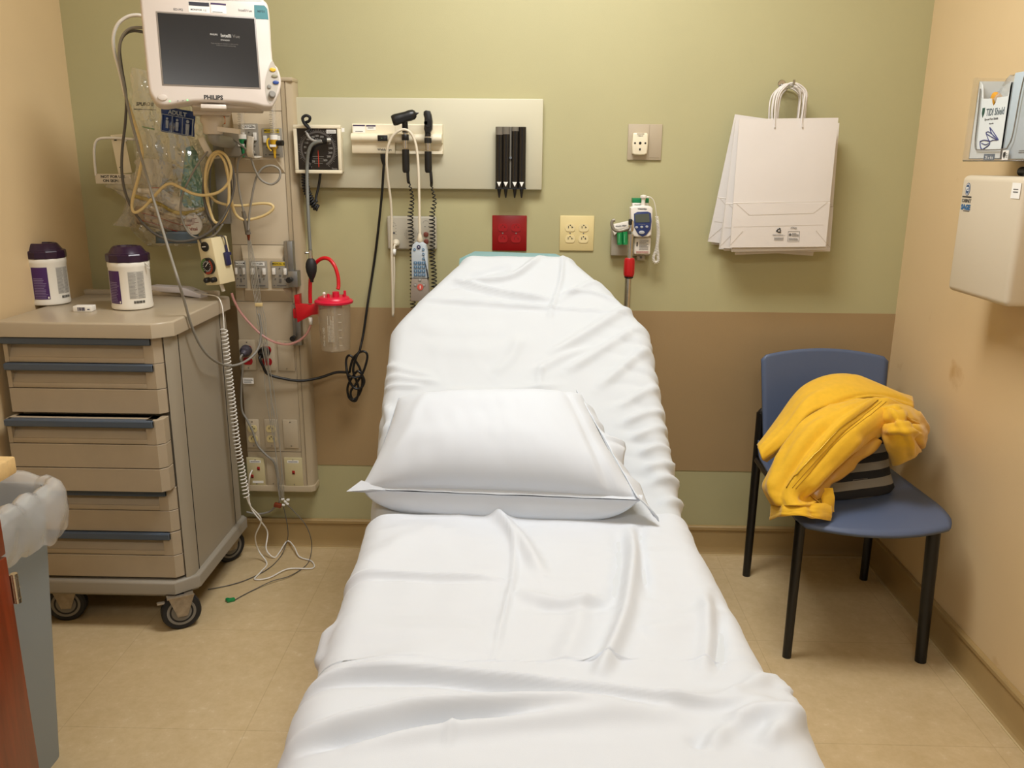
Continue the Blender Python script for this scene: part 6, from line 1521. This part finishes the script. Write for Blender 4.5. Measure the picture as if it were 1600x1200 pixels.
def paper_bag(i, rot, dx, dz):
    y = -.012 - i * .0142
    last = i == 7
    lab = 'front white paper bag printed with a recycling mark, hanging on the hook' if last else 'white paper bag ' + names[i]
    t = thing('paper_bag', lab, 'paper bag', (HK.x, y, HK.z - .5), 'white paper bags on the hook')
    S = .94
    if last: W0, W1, ztop, zbot = P(1155, 187, Y=y).x, P(1310, 182, Y=y).x, P(1230, 185, Y=y).z, P(1230, 386, Y=y).z
    else: W0, W1, ztop, zbot = P(1155, 187, Y=y).x, P(1309, 182, Y=y).x, P(1230, 185, Y=y).z, P(1230, 386, Y=y).z
    Rt = Matrix.Translation((HK.x + dx, y, HK.z - dz)) @ Matrix.Rotation(math.radians(rot), 4, 'Y')
    w0, w1, t0, t1 = W0 - HK.x, W1 - HK.x, ztop - HK.z, zbot - HK.z
    sk = (P(1310, 380, Y=y).x - P(1309, 182, Y=y).x) * .2
    def pt(u, v, n): return Rt @ Vector((w0 + (w1 - w0) * u + .004 * (1 - v) * 0, -n, t1 + (t0 - t1) * v + .006 * (u - .5) * 1))
    th_ = .0105
    nu, nv = 14, 18
    fold = .36
    def thick(u, v):   # thin at the mouth, puffing where the bottom flap is folded up
        e = .0016 + .0035 * (4 * u * (1 - u)) ** .5 * math.sin(PI * v) + (.0030 if v < fold else .0016 * 0)
        return e + .0012 * N(u * 4 + i, v * 5, i * 3.1) * math.sin(PI * u)
    mb = MB(m_paper)
    vsamp = [0, .06, .12, .2, .28, fold - .012, fold, fold + .004, .45, .55, .65, .75, .85, .93, 1]
    fr = [[pt(j / nu, v, thick(j / nu, v)) for j in range(nu + 1)] for v in vsamp]
    bk = [[pt(j / nu, v, -.0012) for j in range(nu + 1)] for v in vsamp]
    mb.grid(fr); mb.grid([list(reversed(r)) for r in bk])
    for k in range(len(vsamp) - 1):
        for q in (0, nu): mb.add([fr[k][q], fr[k + 1][q], bk[k + 1][q], bk[k][q]], [(0, 1, 2, 3)])
    mb.add(fr[0] + list(reversed(bk[0])), [tuple(range(2 * (nu + 1)))])
    body = mb.build('bag_body', t, angle=30)
    cr = MB(m_crease)
    def line(u0, v0, u1, v1, w=.0007):
        n = 10; rows = []
        for k in range(n + 1):
            u, v = u0 + (u1 - u0) * k / n, v0 + (v1 - v0) * k / n
            a = pt(u, v, thick(u, v) + .0007); d = (pt(u1, v1, 0) - pt(u0, v0, 0)).normalized(); s = Vector((d.z, 0, -d.x)) * w
            rows.append([a - s, a + s])
        cr.grid(rows)
    line(.0, fold - .006, 1, fold - .002, .0009); line(.03, fold - .01, .17, .26, .0006); line(.97, fold - .006, .84, .27, .0006); line(.16, .258, .84, .268, .0005)
    line(.02, .165, .95, .175, .0004); line(.0, .02, .12, .13, .0006); line(1., .03, .88, .13, .0006)
    cr.build('fold_crease', t)
    # twisted paper handle looping over the hook
    for side in ((1,) if not last else (1, -1)):
        hm = MB(m_paper)
        u0, u1 = .365, .645
        n0 = .004 if side > 0 else -.002
        top = Vector((HK.x + dx * .3, y + .0, HK.z + .003 + random.uniform(-.002, .003)))
        A, B = pt(u0 + random.uniform(-.02, .02), .985, n0), pt(u1 + random.uniform(-.02, .02), .985, n0)
        sp = .030 + random.uniform(-.005, .005)
        q = [pt(u0, .93, n0), A, A + Vector((-.002, 0, .045)), Vector((A.x + .004, y, top.z - .030)), Vector((A.x + .022, y, top.z - .008)), top, Vector((B.x - .020, y, top.z - .006)), Vector((B.x + .001, y, top.z - .028)), B + Vector((.001, 0, .045)), B, pt(u1, .93, n0)]
        hm.tube(spline(q, 6), .0026, 6); hm.build('handle', t, angle=180)
    if last:
        pr = MB(M['darktext'])
        def fp(px, py, dn=.0012):
            p_ = P(px, py, Y=y); u = (p_.x - W0) / (W1 - W0); v = (p_.z - zbot) / (ztop - zbot)
            return face_back(pt(u, v, thick(u, v) + dn))
        rm = fp(1216, 360)
        for k in range(3):   # recycling arrows
            A3 = rm @ Matrix.Rotation(k * 2 * PI / 3, 4, 'Z'); pr.box((0, -.0045, 0), (.0075, .0034, .0006), A3); pr.prism([(.0035, -.0085), (.0075, -.0045), (.0035, -.0010)], -.0003, .0003, A3)
        pr.use(M['greytext']).lines(fp(1216, 367), .040, .004, 2, seed=20).lines(fp(1216, 373), .030, .010, 4, seed=21).text('(Ofel)', .008, fp(1239, 356.5))
        bxm = fp(1239, 369.5)
        for x, y_, w, h in ((0, .0155, .036, .0006), (0, -.0155, .036, .0006), (-.018, 0, .0006, .031), (.018, 0, .0006, .031)): pr.box((x, y_, 0), (w, h, .0004), bxm)
        pr.lines(bxm @ Matrix.Translation((.005, .005, 0)), .022, .012, 3, seed=22).lines(bxm @ Matrix.Translation((.0, -.009, 0)), .03, .008, 2, seed=23)
        pr.prism([(0, .0055), (.0045, 0), (0, -.0055), (-.0045, 0)], -.0003, .0003, bxm @ Matrix.Translation((-.0115, .005, 0)))
        pr.build('print', t)
for i, (r_, dx, dz) in enumerate(bagspec): paper_bag(i, r_, dx, dz)

# --------------------------------------------------------------- the chair
m_blue = mat('slate_blue_chair_plastic', '#54617c', .42, bump=.06, bscale=700)
ch = thing('side_chair', 'slate blue plastic chair on black legs in the right corner', 'chair', (.95, -.44, 0))
SZ = .447
def seat():
    rows = []
    n = 28
    for i in range(n + 1):
        v = i / n                      # back to front
        y = -.19 - .535 * v
        hw = .188 + .024 * min(1, v * 1.3)
        r = []
        for j in range(25):
            u = -1 + 2 * j / 24
            x = .945 + u * hw + .0
            yy = y - .052 * (1 - u * u) * v * v + .012 * (1 - v) ** 4
            rr_ = abs(u) ** 6
            if v > .9: x = .945 + u * (hw - .02 * ((v - .9) / .1) ** 2)
            z = SZ - .012 * (1 - u * u) * math.sin(PI * min(1, v * 1.15)) - .020 * max(0, (v - .78) / .22) ** 2 + .05 * max(0, (.10 - v) / .10) ** 2
            r.append(Vector((x, yy, z)))
        rows.append(r)
    return MB(m_blue).grid(rows)
s_ = seat().build('seat', ch, angle=180, solid=.011)
def back():
    rows = []; n = 26
    for i in range(n + 1):
        v = i / n
        r = []
        for j in range(27):
            u = -1 + 2 * j / 26
            ztop = .772 + .024 * (1 - u * u)
            if abs(u) > .93: ztop -= .012 * ((abs(u) - .93) / .07) ** 2
            z = .50 + (ztop - .50) * v
            hw = .190 + .014 * v
            y = -.205 + .055 * v + .018 * u * u * -1 + .012
            r.append(Vector((.957 + u * hw, y, z)))
        rows.append(r)
    return MB(m_blue).grid(rows)
back().build('backrest', ch, angle=180, solid=.010)
bm_m = M['blackmetal']
def leg(p0, p1, r0, r1, name='leg'):
    MB(bm_m).tube([Vector(p0), Vector(p0).lerp(Vector(p1), .5), Vector(p1)], [r0, (r0 + r1) / 2, r1], 14).build(name, ch, angle=50)
FLf, FRf, BLf, BRf = P(1229, 1026, Z=0), P(1438, 1033, Z=0), P(1166, 899, Z=0), P(1349, 905, Z=0)
leg(FLf, (.749, -.690, SZ - .02), .0125, .0145); leg(FRf, (1.118, -.678, SZ - .02), .0155, .0185)
leg(BLf, (.764, -.172, .585), .0130, .0155); leg(BRf, (1.160, -.178, .585), .0130, .0155)
fr = MB(bm_m)
for x0, x1, sx in ((.764, .80, 1), (1.160, 1.12, -1)):
    fr.tube(spline([Vector((x0, -.172, .56)), Vector((x0, -.172, .584)), Vector((x0 + sx * .012, -.172, .592)), Vector((x1, -.176, .590))], 5), .012, 12)
fr.build('back_frame', ch)
fr = MB(bm_m)
for a, b in (((.756, -.20, .43), (.750, -.685, .425)), ((1.150, -.20, .43), (1.120, -.675, .425)), ((.752, -.60, .425), (1.122, -.60, .425)), ((.757, -.23, .43), (1.152, -.23, .43))): fr.cyl(a, b, .010, n=12)
fr.build('seat_frame', ch)

# ------------------------------------------------------------- striped tote bag
m_str = bpy.data.materials.new('black_and_grey_stripes'); m_str.use_nodes = True
nt = m_str.node_tree; b_ = nt.nodes['Principled BSDF']; b_.inputs['Roughness'].default_value = .7
tc = nt.nodes.new('ShaderNodeTexCoord'); sp = nt.nodes.new('ShaderNodeSeparateXYZ'); ml_ = nt.nodes.new('ShaderNodeMath'); ml_.operation = 'MULTIPLY'; ml_.inputs[1].default_value = 1 / .0475
fr_ = nt.nodes.new('ShaderNodeMath'); fr_.operation = 'FRACT'; gt = nt.nodes.new('ShaderNodeMath'); gt.operation = 'GREATER_THAN'; gt.inputs[1].default_value = .5
mxr = nt.nodes.new('ShaderNodeMixRGB'); mxr.inputs['Color1'].default_value = lin('#121217'); mxr.inputs['Color2'].default_value = lin('#8f887a')
for a, b in ((tc.outputs['Object'], sp.inputs[0]), (sp.outputs['Z'], ml_.inputs[0]), (ml_.outputs[0], fr_.inputs[0]), (fr_.outputs[0], gt.inputs[0]), (gt.outputs[0], mxr.inputs['Fac']), (mxr.outputs[0], b_.inputs['Base Color'])): nt.links.new(a, b)
nz_ = nt.nodes.new('ShaderNodeTexNoise'); nz_.inputs['Scale'].default_value = 500; nt.links.new(tc.outputs['Object'], nz_.inputs['Vector'])
bp_ = nt.nodes.new('ShaderNodeBump'); bp_.inputs['Strength'].default_value = .15; bp_.inputs['Distance'].default_value = .002; nt.links.new(nz_.outputs['Fac'], bp_.inputs['Height']); nt.links.new(bp_.outputs['Normal'], b_.inputs['Normal'])
BL_, BR_ = P(1286, 787, Z=SZ), P(1411, 771, Z=SZ)
tb = thing('tote_bag', 'black and grey striped tote bag on the chair seat under the yellow jacket', 'bag', (BL_ + BR_) / 2)
bx, nb = (BR_ - BL_).normalized(), None
nb = Vector((-bx.y, bx.x, 0)); Wb = (BR_ - BL_).length
rows = []
for i in range(26):
    v = i / 25; z = SZ + .002 + .215 * v
    w = Wb * (1 - .34 * v ** 1.3); d0 = .0 + .075 * v + .008 * math.sin(v * 7); dd = .15 * (1 - .62 * v)
    r = []
    for k in range(48):
        a = 2 * PI * k / 48; c, s = math.cos(a), math.sin(a)
        ex = math.copysign(abs(c) ** .42, c); ey = math.copysign(abs(s) ** .5, s)
        k2 = .93 if v == 0 else 1
        p_ = (BL_ + BR_) / 2 + bx * ex * w / 2 * k2 + nb * (d0 + dd / 2 + ey * dd / 2 * k2)
        cr = .005 * N(a * 1.4, v * 4, 2) * math.sin(PI * min(1, v + .1))
        r.append(Vector((p_.x, p_.y, z + .006 * (ex * ex) * (1 - v) - .003)) - nb * cr)
    rows.append(r)
mb = MB(m_str).grid(rows, closed=True); mb.add(rows[0], [tuple(range(48))]); mb.add(rows[-1], [tuple(range(48))])
bo = mb.build('bag_body', tb, angle=70)
ft = MB(mat('faint_print', '#77716a', .7)); 
q = BL_.lerp(BR_, .42) - nb * .002
ft.lines(frame(q + Vector((0, 0, .062)), bx, z=-nb), .05, .004, 1, seed=31).build('print', bo)

# -------------------------------------------------------------- yellow jacket
m_yel = mat('mustard_yellow_wool', '#e6b31a', .78, var=.05, vscale=60, bump=.12, bscale=600, sheen=.25)
m_lin = mat('golden_satin_lining', '#b98a35', .32, bump=.05, bscale=80)
m_zip = mat('gold_zip', '#c9a545', .3, .8); m_stitch = mat('dark_mustard_seam', '#a97c10', .8)
jk = thing('yellow_jacket', 'mustard yellow jacket heaped over the striped bag and chair seat', 'jacket', (.92, -.52, SZ))
def patch(ctrl, su=10, sv=10):
    """smooth surface through a grid of control points"""
    C = [[P(*p[:2], Y=p[2]) for p in r] for r in ctrl]
    R_ = [spline(r, su) for r in C]
    cols = [spline([R_[i][j] for i in range(len(R_))], sv) for j in range(len(R_[0]))]
    return [[cols[j][i] for j in range(len(cols))] for i in range(len(cols[0]))]
def rumple(g, amp, f, seed, folds=()):
    nr, nc = len(g), len(g[0]); out = []
    for i in range(nr):
        r = []
        for j in range(nc):
            a = g[i][min(j + 1, nc - 1)] - g[i][max(j - 1, 0)]; b = g[min(i + 1, nr - 1)][j] - g[max(i - 1, 0)][j]
            n = a.cross(b)
            n = n.normalized() if n.length > 1e-12 else Vector((0, -1, 0))
            if n.y > 0: n = -n
            u, v = j / (nc - 1), i / (nr - 1)
            h = amp * (N(u * f + seed, v * f, seed) + .5 * N(u * f * 2.3, v * f * 2.1 + seed, seed + 4))
            for (u0, v0, u1, v1, w, hh) in folds:
                dx, dy = u1 - u0, v1 - v0; t = max(0, min(1, ((u - u0) * dx + (v - v0) * dy) / (dx * dx + dy * dy)))
                d = math.hypot(u - u0 - t * dx, v - v0 - t * dy); h += 1.5 * hh * math.exp(-(d / w) ** 2) * min(1, 3 * math.sin(PI * min(.97, max(.03, t))))
            r.append(g[i][j] + n * h)
        out.append(r)
    return out
A = [[(1188, 700, -.46), (1224, 652, -.37), (1264, 610, -.31), (1320, 594, -.28), (1372, 608, -.28), (1420, 628, -.31)],
     [(1184, 696, -.53), (1219, 650, -.46), (1257, 603, -.40), (1322, 585, -.37), (1378, 604, -.36), (1425, 621, -.38)],
     [(1186, 703, -.58), (1226, 664, -.54), (1266, 619, -.50), (1322, 601, -.47), (1380, 611, -.45), (1426, 628, -.44)],
     [(1191, 718, -.60), (1228, 690, -.59), (1266, 645, -.56), (1318, 627, -.535), (1370, 620, -.50), (1427, 637, -.47)],
     [(1197, 721, -.57), (1238, 692, -.55), (1275, 652, -.52), (1320, 636, -.50), (1372, 632, -.47), (1424, 643, -.45)]]
g_ = rumple(patch(A), .004, 3, 1, ((.0, .62, .5, .55, .05, .004), (.6, .3, 1, .6, .08, .004), (.55, .75, .95, .62, .03, -.004)))
MB(m_yel).grid(g_).build('back_fold', jk, angle=180, solid=.006)
B = [[(1326, 627, -.515), (1350, 624, -.53), (1376, 622, -.525), (1402, 628, -.515), (1424, 640, -.49)],
     [(1288, 637, -.555), (1318, 640, -.595), (1347, 646, -.605), (1378, 654, -.59), (1402, 664, -.55)],
     [(1250, 663, -.585), (1283, 666, -.635), (1314, 674, -.655), (1342, 686, -.645), (1364, 690, -.60)],
     [(1222, 700, -.605), (1252, 703, -.665), (1283, 711, -.690), (1309, 722, -.675), (1322, 716, -.635)],
     [(1202, 738, -.625), (1228, 740, -.685), (1256, 746, -.715), (1279, 752, -.705), (1292, 747, -.665)],
     [(1191, 762, -.64), (1214, 768, -.70), (1238, 773, -.73), (1257, 779, -.725), (1267, 771, -.69)],
     [(1205, 788, -.665), (1222, 790, -.72), (1243, 790, -.755), (1262, 790, -.745), (1278, 784, -.71)]]
gB = rumple(patch(B), .005, 4, 7, ((.42, .02, .40, .72, .035, .006), (.55, .05, .54, .7, .04, -.004), (.2, .25, .2, .85, .05, .006), (.33, .3, .3, .9, .05, -.005), (.75, .3, .72, .75, .09, .006), (.05, .5, .25, 1, .05, .007), (.62, .8, .95, .9, .06, -.006)))
MB(m_yel).grid(gB).build('front_panel', jk, angle=180, solid=.006)
# zip and stitched seams riding on the front panel
def along(g, pts, lift=.004):
    nr, nc = len(g), len(g[0]); o = []
    for u, v in pts:
        i = min(nr - 2, max(0, int(v * (nr - 1)))); j = min(nc - 2, max(0, int(u * (nc - 1))))
        fi, fj = v * (nr - 1) - i, u * (nc - 1) - j
        p = g[i][j].lerp(g[i][j + 1], fj).lerp(g[i + 1][j].lerp(g[i + 1][j + 1], fj), fi)
        n = (g[i][j + 1] - g[i][j]).cross(g[i + 1][j] - g[i][j]).normalized()
        if n.y > 0: n = -n
        o.append(p + n * lift)
    return o
zp = along(gB, [(.50 - .12 * k / 30, .04 + .74 * k / 30) for k in range(31)], .0045)
MB(m_zip).tube(zp, .0013, 6).build('zip', jk, angle=180, label='thin gold zip line')
for off in (.07, .12): MB(m_stitch).tube(along(gB, [(.50 - .12 * k / 30 + off, .05 + .72 * k / 30) for k in range(31)], .0032), .0009, 5).build('seam', jk, angle=180)
# turned-back satin lining edge
lin_ = along(gB, [(.985, .30 + .66 * k / 30) for k in range(31)], .002)
rows = []
for k, p in enumerate(lin_):
    t = k / 30; w = .016 + .012 * abs(math.sin(t * 11)) + .014 * math.exp(-((t - .32) / .08) ** 2)
    d = Vector((.55, -.35, -.25)).normalized()
    rows.append([p - d * .012 + Vector((0, -.008, .004)), p + Vector((0, -.014 - .004 * math.sin(t * 30), .004 * math.sin(t * 22))), p + d * w * .6 + Vector((0, -.010, .003 * math.sin(t * 37))), p + d * w + Vector((0, .002, -.004))])
MB(m_lin).grid(rows).build('lining', jk, angle=180, sub=1, solid=.002, label='shiny golden lining edge')
Hm = [[(1206, 786, -.655), (1224, 784, -.705), (1246, 784, -.735), (1270, 787, -.73), (1297, 786, -.70)],
      [(1205, 800, -.672), (1223, 797, -.725), (1246, 796, -.755), (1272, 799, -.75), (1299, 798, -.715)],
      [(1204, 812, -.675), (1222, 806, -.732), (1247, 805, -.765), (1274, 810, -.758), (1297, 813, -.72)]]
g_ = rumple(patch(Hm), .003, 4, 12, ((.3, 0, .3, 1, .05, .005), (.7, 0, .72, 1, .06, -.004)))
MB(m_yel).grid(g_).build('hem_band', jk, angle=180, solid=.007)
E_ = [[(1268, 768, -.66), (1284, 763, -.69), (1300, 762, -.69)], [(1268, 780, -.67), (1284, 779, -.705), (1303, 777, -.70)], [(1272, 793, -.68), (1286, 795, -.715), (1302, 800, -.705)]]
MB(m_yel).grid(rumple(patch(E_), .003, 3, 15, ((.4, 0, .4, 1, .08, -.006),))).build('cuff', jk, angle=180, solid=.006)
D = [[(1362, 648, -.54), (1374, 672, -.585), (1386, 700, -.60), (1396, 727, -.575)],
     [(1382, 636, -.57), (1396, 664, -.635), (1408, 694, -.645), (1410, 723, -.605)],
     [(1404, 632, -.565), (1420, 659, -.640), (1430, 689, -.640), (1427, 714, -.60)],
     [(1424, 637, -.52), (1440, 664, -.575), (1444, 691, -.575), (1437, 706, -.55)],
     [(1428, 642, -.44), (1445, 666, -.47), (1447, 690, -.475), (1437, 704, -.47)],
     [(1420, 648, -.40), (1436, 670, -.42), (1438, 690, -.43), (1428, 706, -.43)]]
g_ = rumple(patch(D, 12, 10), .005, 4, 21, ((.25, .05, .3, .6, .04, -.010), (.4, .1, .55, .55, .035, .008), (.05, .25, .95, .35, .04, .007), (.15, .45, .8, .5, .04, -.008), (.6, .4, .95, .7, .05, -.009), (.1, .6, .5, .9, .05, .006)))
MB(m_yel).grid(g_).build('sleeve', jk, angle=180, solid=.006)
S2 = [[(1372, 628, -.50), (1398, 630, -.50), (1424, 638, -.48)], [(1380, 640, -.57), (1402, 640, -.59), (1428, 650, -.545)], [(1400, 650, -.61), (1418, 652, -.615), (1436, 664, -.575)]]
MB(m_yel).grid(rumple(patch(S2, 12, 10), .004, 4, 25, ((.0, .5, 1, .5, .08, .006), (.1, .7, .9, .8, .05, -.006)))).build('collar', jk, angle=180, solid=.006)

# ---------------------------------------------------------- right wall cabinet
m_cab = mat('off_white_cabinet', '#cfc2ab', .42, bump=.05, bscale=500)
m_cab2 = mat('off_white_cabinet_base', '#bfb29b', .45)
KF = 1.10
cb = thing('wall_cabinet', 'off white moulded supply cabinet on the right wall below the leaflet holder', 'cabinet', (1.17, -.74, 1.055))
y0, y1, z0, z1 = -.600, -.884, 1.057, 1.351
mb = MB(m_cab2).span((1.165, y1 - .004, z0 - .004), (XR - .0005, y0 + .002, z1 - .002), .006); mb.build('base', cb)
mb = MB(m_cab).span((KF, y1, z0), (1.164, y0, z1), .014, 4); mb.build('door', cb)
Fc = face_right((KF - .0004, 0, 0))
def cpt(px, py): p = P(px, py, X=KF); return -p.y, p.z
lg = MB(mat('navy_print', '#20456d', .5)); x, z = cpt(1512.5, 295.5)
lg.lathe([(.0125, 0), (.0125, .0005)], Fc @ Matrix.Translation((x, z, 0)) @ Matrix.Diagonal((.95, 1.25, 1, 1)), 28)
lg.use(M['whitepaint']); arc_ring(lg, Fc @ Matrix.Translation((x, z, .0007)) @ Matrix.Diagonal((.95, 1.25, 1, 1)), .0095, .0108, 0, 2 * PI, 0, 28)
lg.text('P2', .013, Fc @ Matrix.Translation((x - .001, z, .0007)), bold=.0004)
x, z = cpt(1511, 307.5); lg.use(M['darktext']).box((x, z, .0002), (.045, .0035, .0004), Fc)
x, z = cpt(1510.5, 314); lg.text('CABINET', .0125, Fc @ Matrix.Translation((x, z, .0002)), sx=.92)
x, z = cpt(1509, 324); lg.use(mat('sage_blue_print', '#22608f', .5)).text('SAGE', .017, Fc @ Matrix.Translation((x, z, .0002)), bold=.0010, sx=1.12)
x, z = cpt(1509, 329.5); lg.use(M['greytext']).box((x + .003, z, .0002), (.03, .0022, .0004), Fc)
lg.build('lettering', cb)
x, z = cpt(1588, 298); MB(M['whitepaint']).box((x, z, .0004), (.036, .026 * 1.35, .0008), Fc).use(M['greytext']).lines(Fc @ Matrix.Translation((x, z, .0009)), .02, .012, 2, seed=41).build('label', cb, label='small white label')
q = P(1590, 265.5, X=1.155); 
lk = thing('pull_knob', 'black knob standing on top of the right wall cabinet', 'knob', (1.165, q.y - .01, z1))
MB(M['black']).cyl((1.165, q.y, z1 + .011), (1.165, q.y - .06, z1 + .011), .011, n=18).box((1.165, q.y - .04, z1 + .002), (.02, .03, .006)).build('grip', lk)

# ------------------------------------------------------ clear holder with boxes
m_acr = clear('clear_acrylic_sheet', '#e6dcc6', .04, .05, .8); m_edge = clear('acrylic_edge', '#6d665a', .75, .2, .6)
hd = thing('leaflet_holder', 'clear acrylic wall holder with curved cut-outs on the right wall', 'holder', (1.165, -.73, 1.385))
hz0, hz1, hy0, hy1 = 1.386, 1.588, -.583, -.866
hf = 1.102
# side return and front with U cut-outs (profiles in local coordinates: x towards the viewer, y up)
Hf = face_right((hf, 0, 0))
front = [(.586, hz0), (.866, hz0), (.866, hz1 + .012), (.842, hz1 + .012), (.818, hz1 - .004), (.806, hz1 - .05), (.800, hz0 + .06), (.788, hz0 + .034), (.77, hz0 + .026), (.66, hz0 + .026), (.640, hz0 + .03), (.632, hz0 + .055), (.628, hz0 + .12), (.622, hz1 - .03), (.614, hz1 - .008), (.602, hz1 - .002), (.586, hz1 - .002)]
MB(m_acr).prism(front, -.003, 0, Hf).build('front_panel', hd)
eg = MB(m_edge); rim = [Hf @ Vector((x, y, -.0015)) for x, y in front[3:14]]; eg.tube(spline(rim, 6), .0016, 6); eg.tube([Hf @ Vector((x, y, -.0015)) for x, y in (front[0], front[1])], .0018, 6); eg.build('panel_edge', hd, angle=180)
MB(m_acr).span((hf, hy0 - .003, hz0), (XR - .001, hy0, hz1 - .002)).span((hf, hy1, hz0), (XR - .001, hy1 + .003, hz1 + .01)).span((hf, hy1, hz0), (XR - .001, hy0, hz0 + .003)).span((XR - .004, hy1, hz0), (XR - .001, hy0, hz1 + .02)).build('tray', hd)
m_box = mat('white_carton', '#dbe0e0', .5); m_boxs = mat('pale_blue_carton', '#b9c6cf', .5)
bf = 1.108
by0, by1, bz1 = -.603, -.752, 1.532
bx_ = thing('shield_carton', 'white face shield carton with a pencil sketch, standing in the clear holder', 'box', (1.165, (by0 + by1) / 2, hz0 + .003))
Bf = face_right((bf, 0, 0))
prof_ = [(.603, hz0 + .004), (.752, hz0 + .004), (.752, bz1 + .03), (.748, bz1 + .012), (.745, bz1), (.698, bz1), (.694, bz1 - .012), (.688, bz1 - .017), (.680, bz1 - .017), (.674, bz1 - .010), (.670, bz1), (.630, bz1 + .002), (.618, bz1 + .035), (.603, bz1 + .045)]
MB(m_box).prism(prof_, -.003, 0, Bf).span((bf, by0 - .002, hz0 + .004), (XR - .006, by0, bz1 + .045)).span((bf + .0, by1, hz0 + .004), (XR - .006, by1 + .002, bz1 + .03)).span((XR - .009, by1, hz0 + .004), (XR - .006, by0, bz1 + .045)).span((bf, by1, hz0 + .004), (XR - .006, by0, hz0 + .006)).build('carton', bx_)
def bpt(px, py): p = P(px, py, X=bf); return -p.y, p.z
tx = MB(mat('dark_green_print', '#1e4a3c', .5)); x, z = bpt(1536.5, 176)
tx.prism([(x - .006, z + .011), (x + .006, z + .011), (x + .006, z - .002), (x, z - .012), (x - .006, z - .002)], 0, .0005, Bf)
x, z = bpt(1555, 175); tx.use(mat('teal_grey_print', '#44565e', .5)).text('TIDI Shield', .0235, Bf @ Matrix.Translation((x, z, .0003)), sx=.78, bold=.0003)
x, z = bpt(1549, 186); tx.use(M['greytext']).text('Eye and Face Shields', .0075, Bf @ Matrix.Translation((x, z, .0003)), bold=.0001)
x, z = bpt(1549, 193); tx.text('disposable', .005, Bf @ Matrix.Translation((x, z, .0003)))
x, z = bpt(1545.5, 246.5); tx.use(mat('slate_block', '#32506a', .5)).box((x, z, .0003), (.050, .018, .0005), Bf).use(M['whitepaint']).text('25 x 4ct', .011, Bf @ Matrix.Translation((x, z, .0007)))
x, z = bpt(1574.5, 242.5)
tx.build('print', bx_)
sk_ = MB(mat('ink_sketch', '#3c3f72', .55))
def stroke(pts, w=.0011): sk_.tube(spline([Bf @ Vector((*bpt(*p), .0006)) for p in pts], 6), w, 5)
stroke([(1547, 199), (1553, 207), (1560, 218), (1556, 217), (1548, 213), (1541, 208), (1545, 206), (1552, 211), (1560, 219)]); stroke([(1547, 199), (1549, 207), (1554, 214)]); stroke([(1532, 221), (1538, 219), (1546, 221), (1546, 226), (1538, 232), (1534, 233), (1532, 227), (1532, 221)], .0014); stroke([(1541, 208), (1546, 220), (1552, 219), (1558, 219)]); stroke([(1534, 224), (1540, 226), (1545, 224)])
sk_.build('drawing', bx_, label='blue ink sketch of a face shield')
pl = MB(clear('pale_film', '#dfe3e4', .3, .12, 1.4, bump=.6, bscale=40)); rows = []
for i in range(13):
    v = i / 12; rows.append([Vector((bf + .02 + .05 * v + .012 * N(u * 6, v * 5, 1), -(.615 + .14 * u), bz1 - .03 + .075 * math.sin(PI * (.1 + .8 * v)) * (.6 + .5 * math.sin(PI * u)) + .016 * N(u * 7, v * 6, 4))) for u in [k / 16 for k in range(17)]])
one(pl.grid(rows), 'shield_wrap', 'crumpled clear film bulging out of the white carton', 'film', angle=180)
fo = MB(mat('orange_foam', '#d89a2a', .7)); q = P(1556, 155, X=bf + .03)
one(fo.box((0, 0, 0), (.02, .03, .03), Matrix.Translation(q) @ Matrix.Rotation(.5, 4, 'X'), .008), 'foam_band', 'orange foam strip peeking from the white carton', 'foam')
b2 = thing('blue_carton', 'pale blue carton at the near end of the clear holder', 'box', (1.165, -.82, hz0 + .003))
MB(m_boxs).span((bf + .002, -.757, hz0 + .004), (XR - .006, -.860, hz1 - .006), .002).build('carton', b2)
l2 = MB(mat('peach_label', '#d8b7a0', .5)); Bg = face_right((bf + .0015, 0, 0)); l2.box((.845, hz0 + .125, .0003), (.024, .05, .0006), Bg).use(M['greytext']).lines(Bg @ Matrix.Translation((.84, hz0 + .02, .0004)), .03, .008, 2, seed=51); l2.build('label', b2)
x, z = bpt(1574.5, 242.5); MB(M['whitepaint']).box((x, z, .0055), (.026, .022, .0006), Bf).use(M['darktext']).prism([(x - .009, z + .006), (x, z + .008), (x + .002, z), (x - .003, z - .008), (x - .009, z - .002)], .0058, .0063, Bf).lines(Bf @ Matrix.Translation((x + .007, z, .0059)), .008, .012, 3, seed=52).build('sticker', hd, label='small white logo sticker')
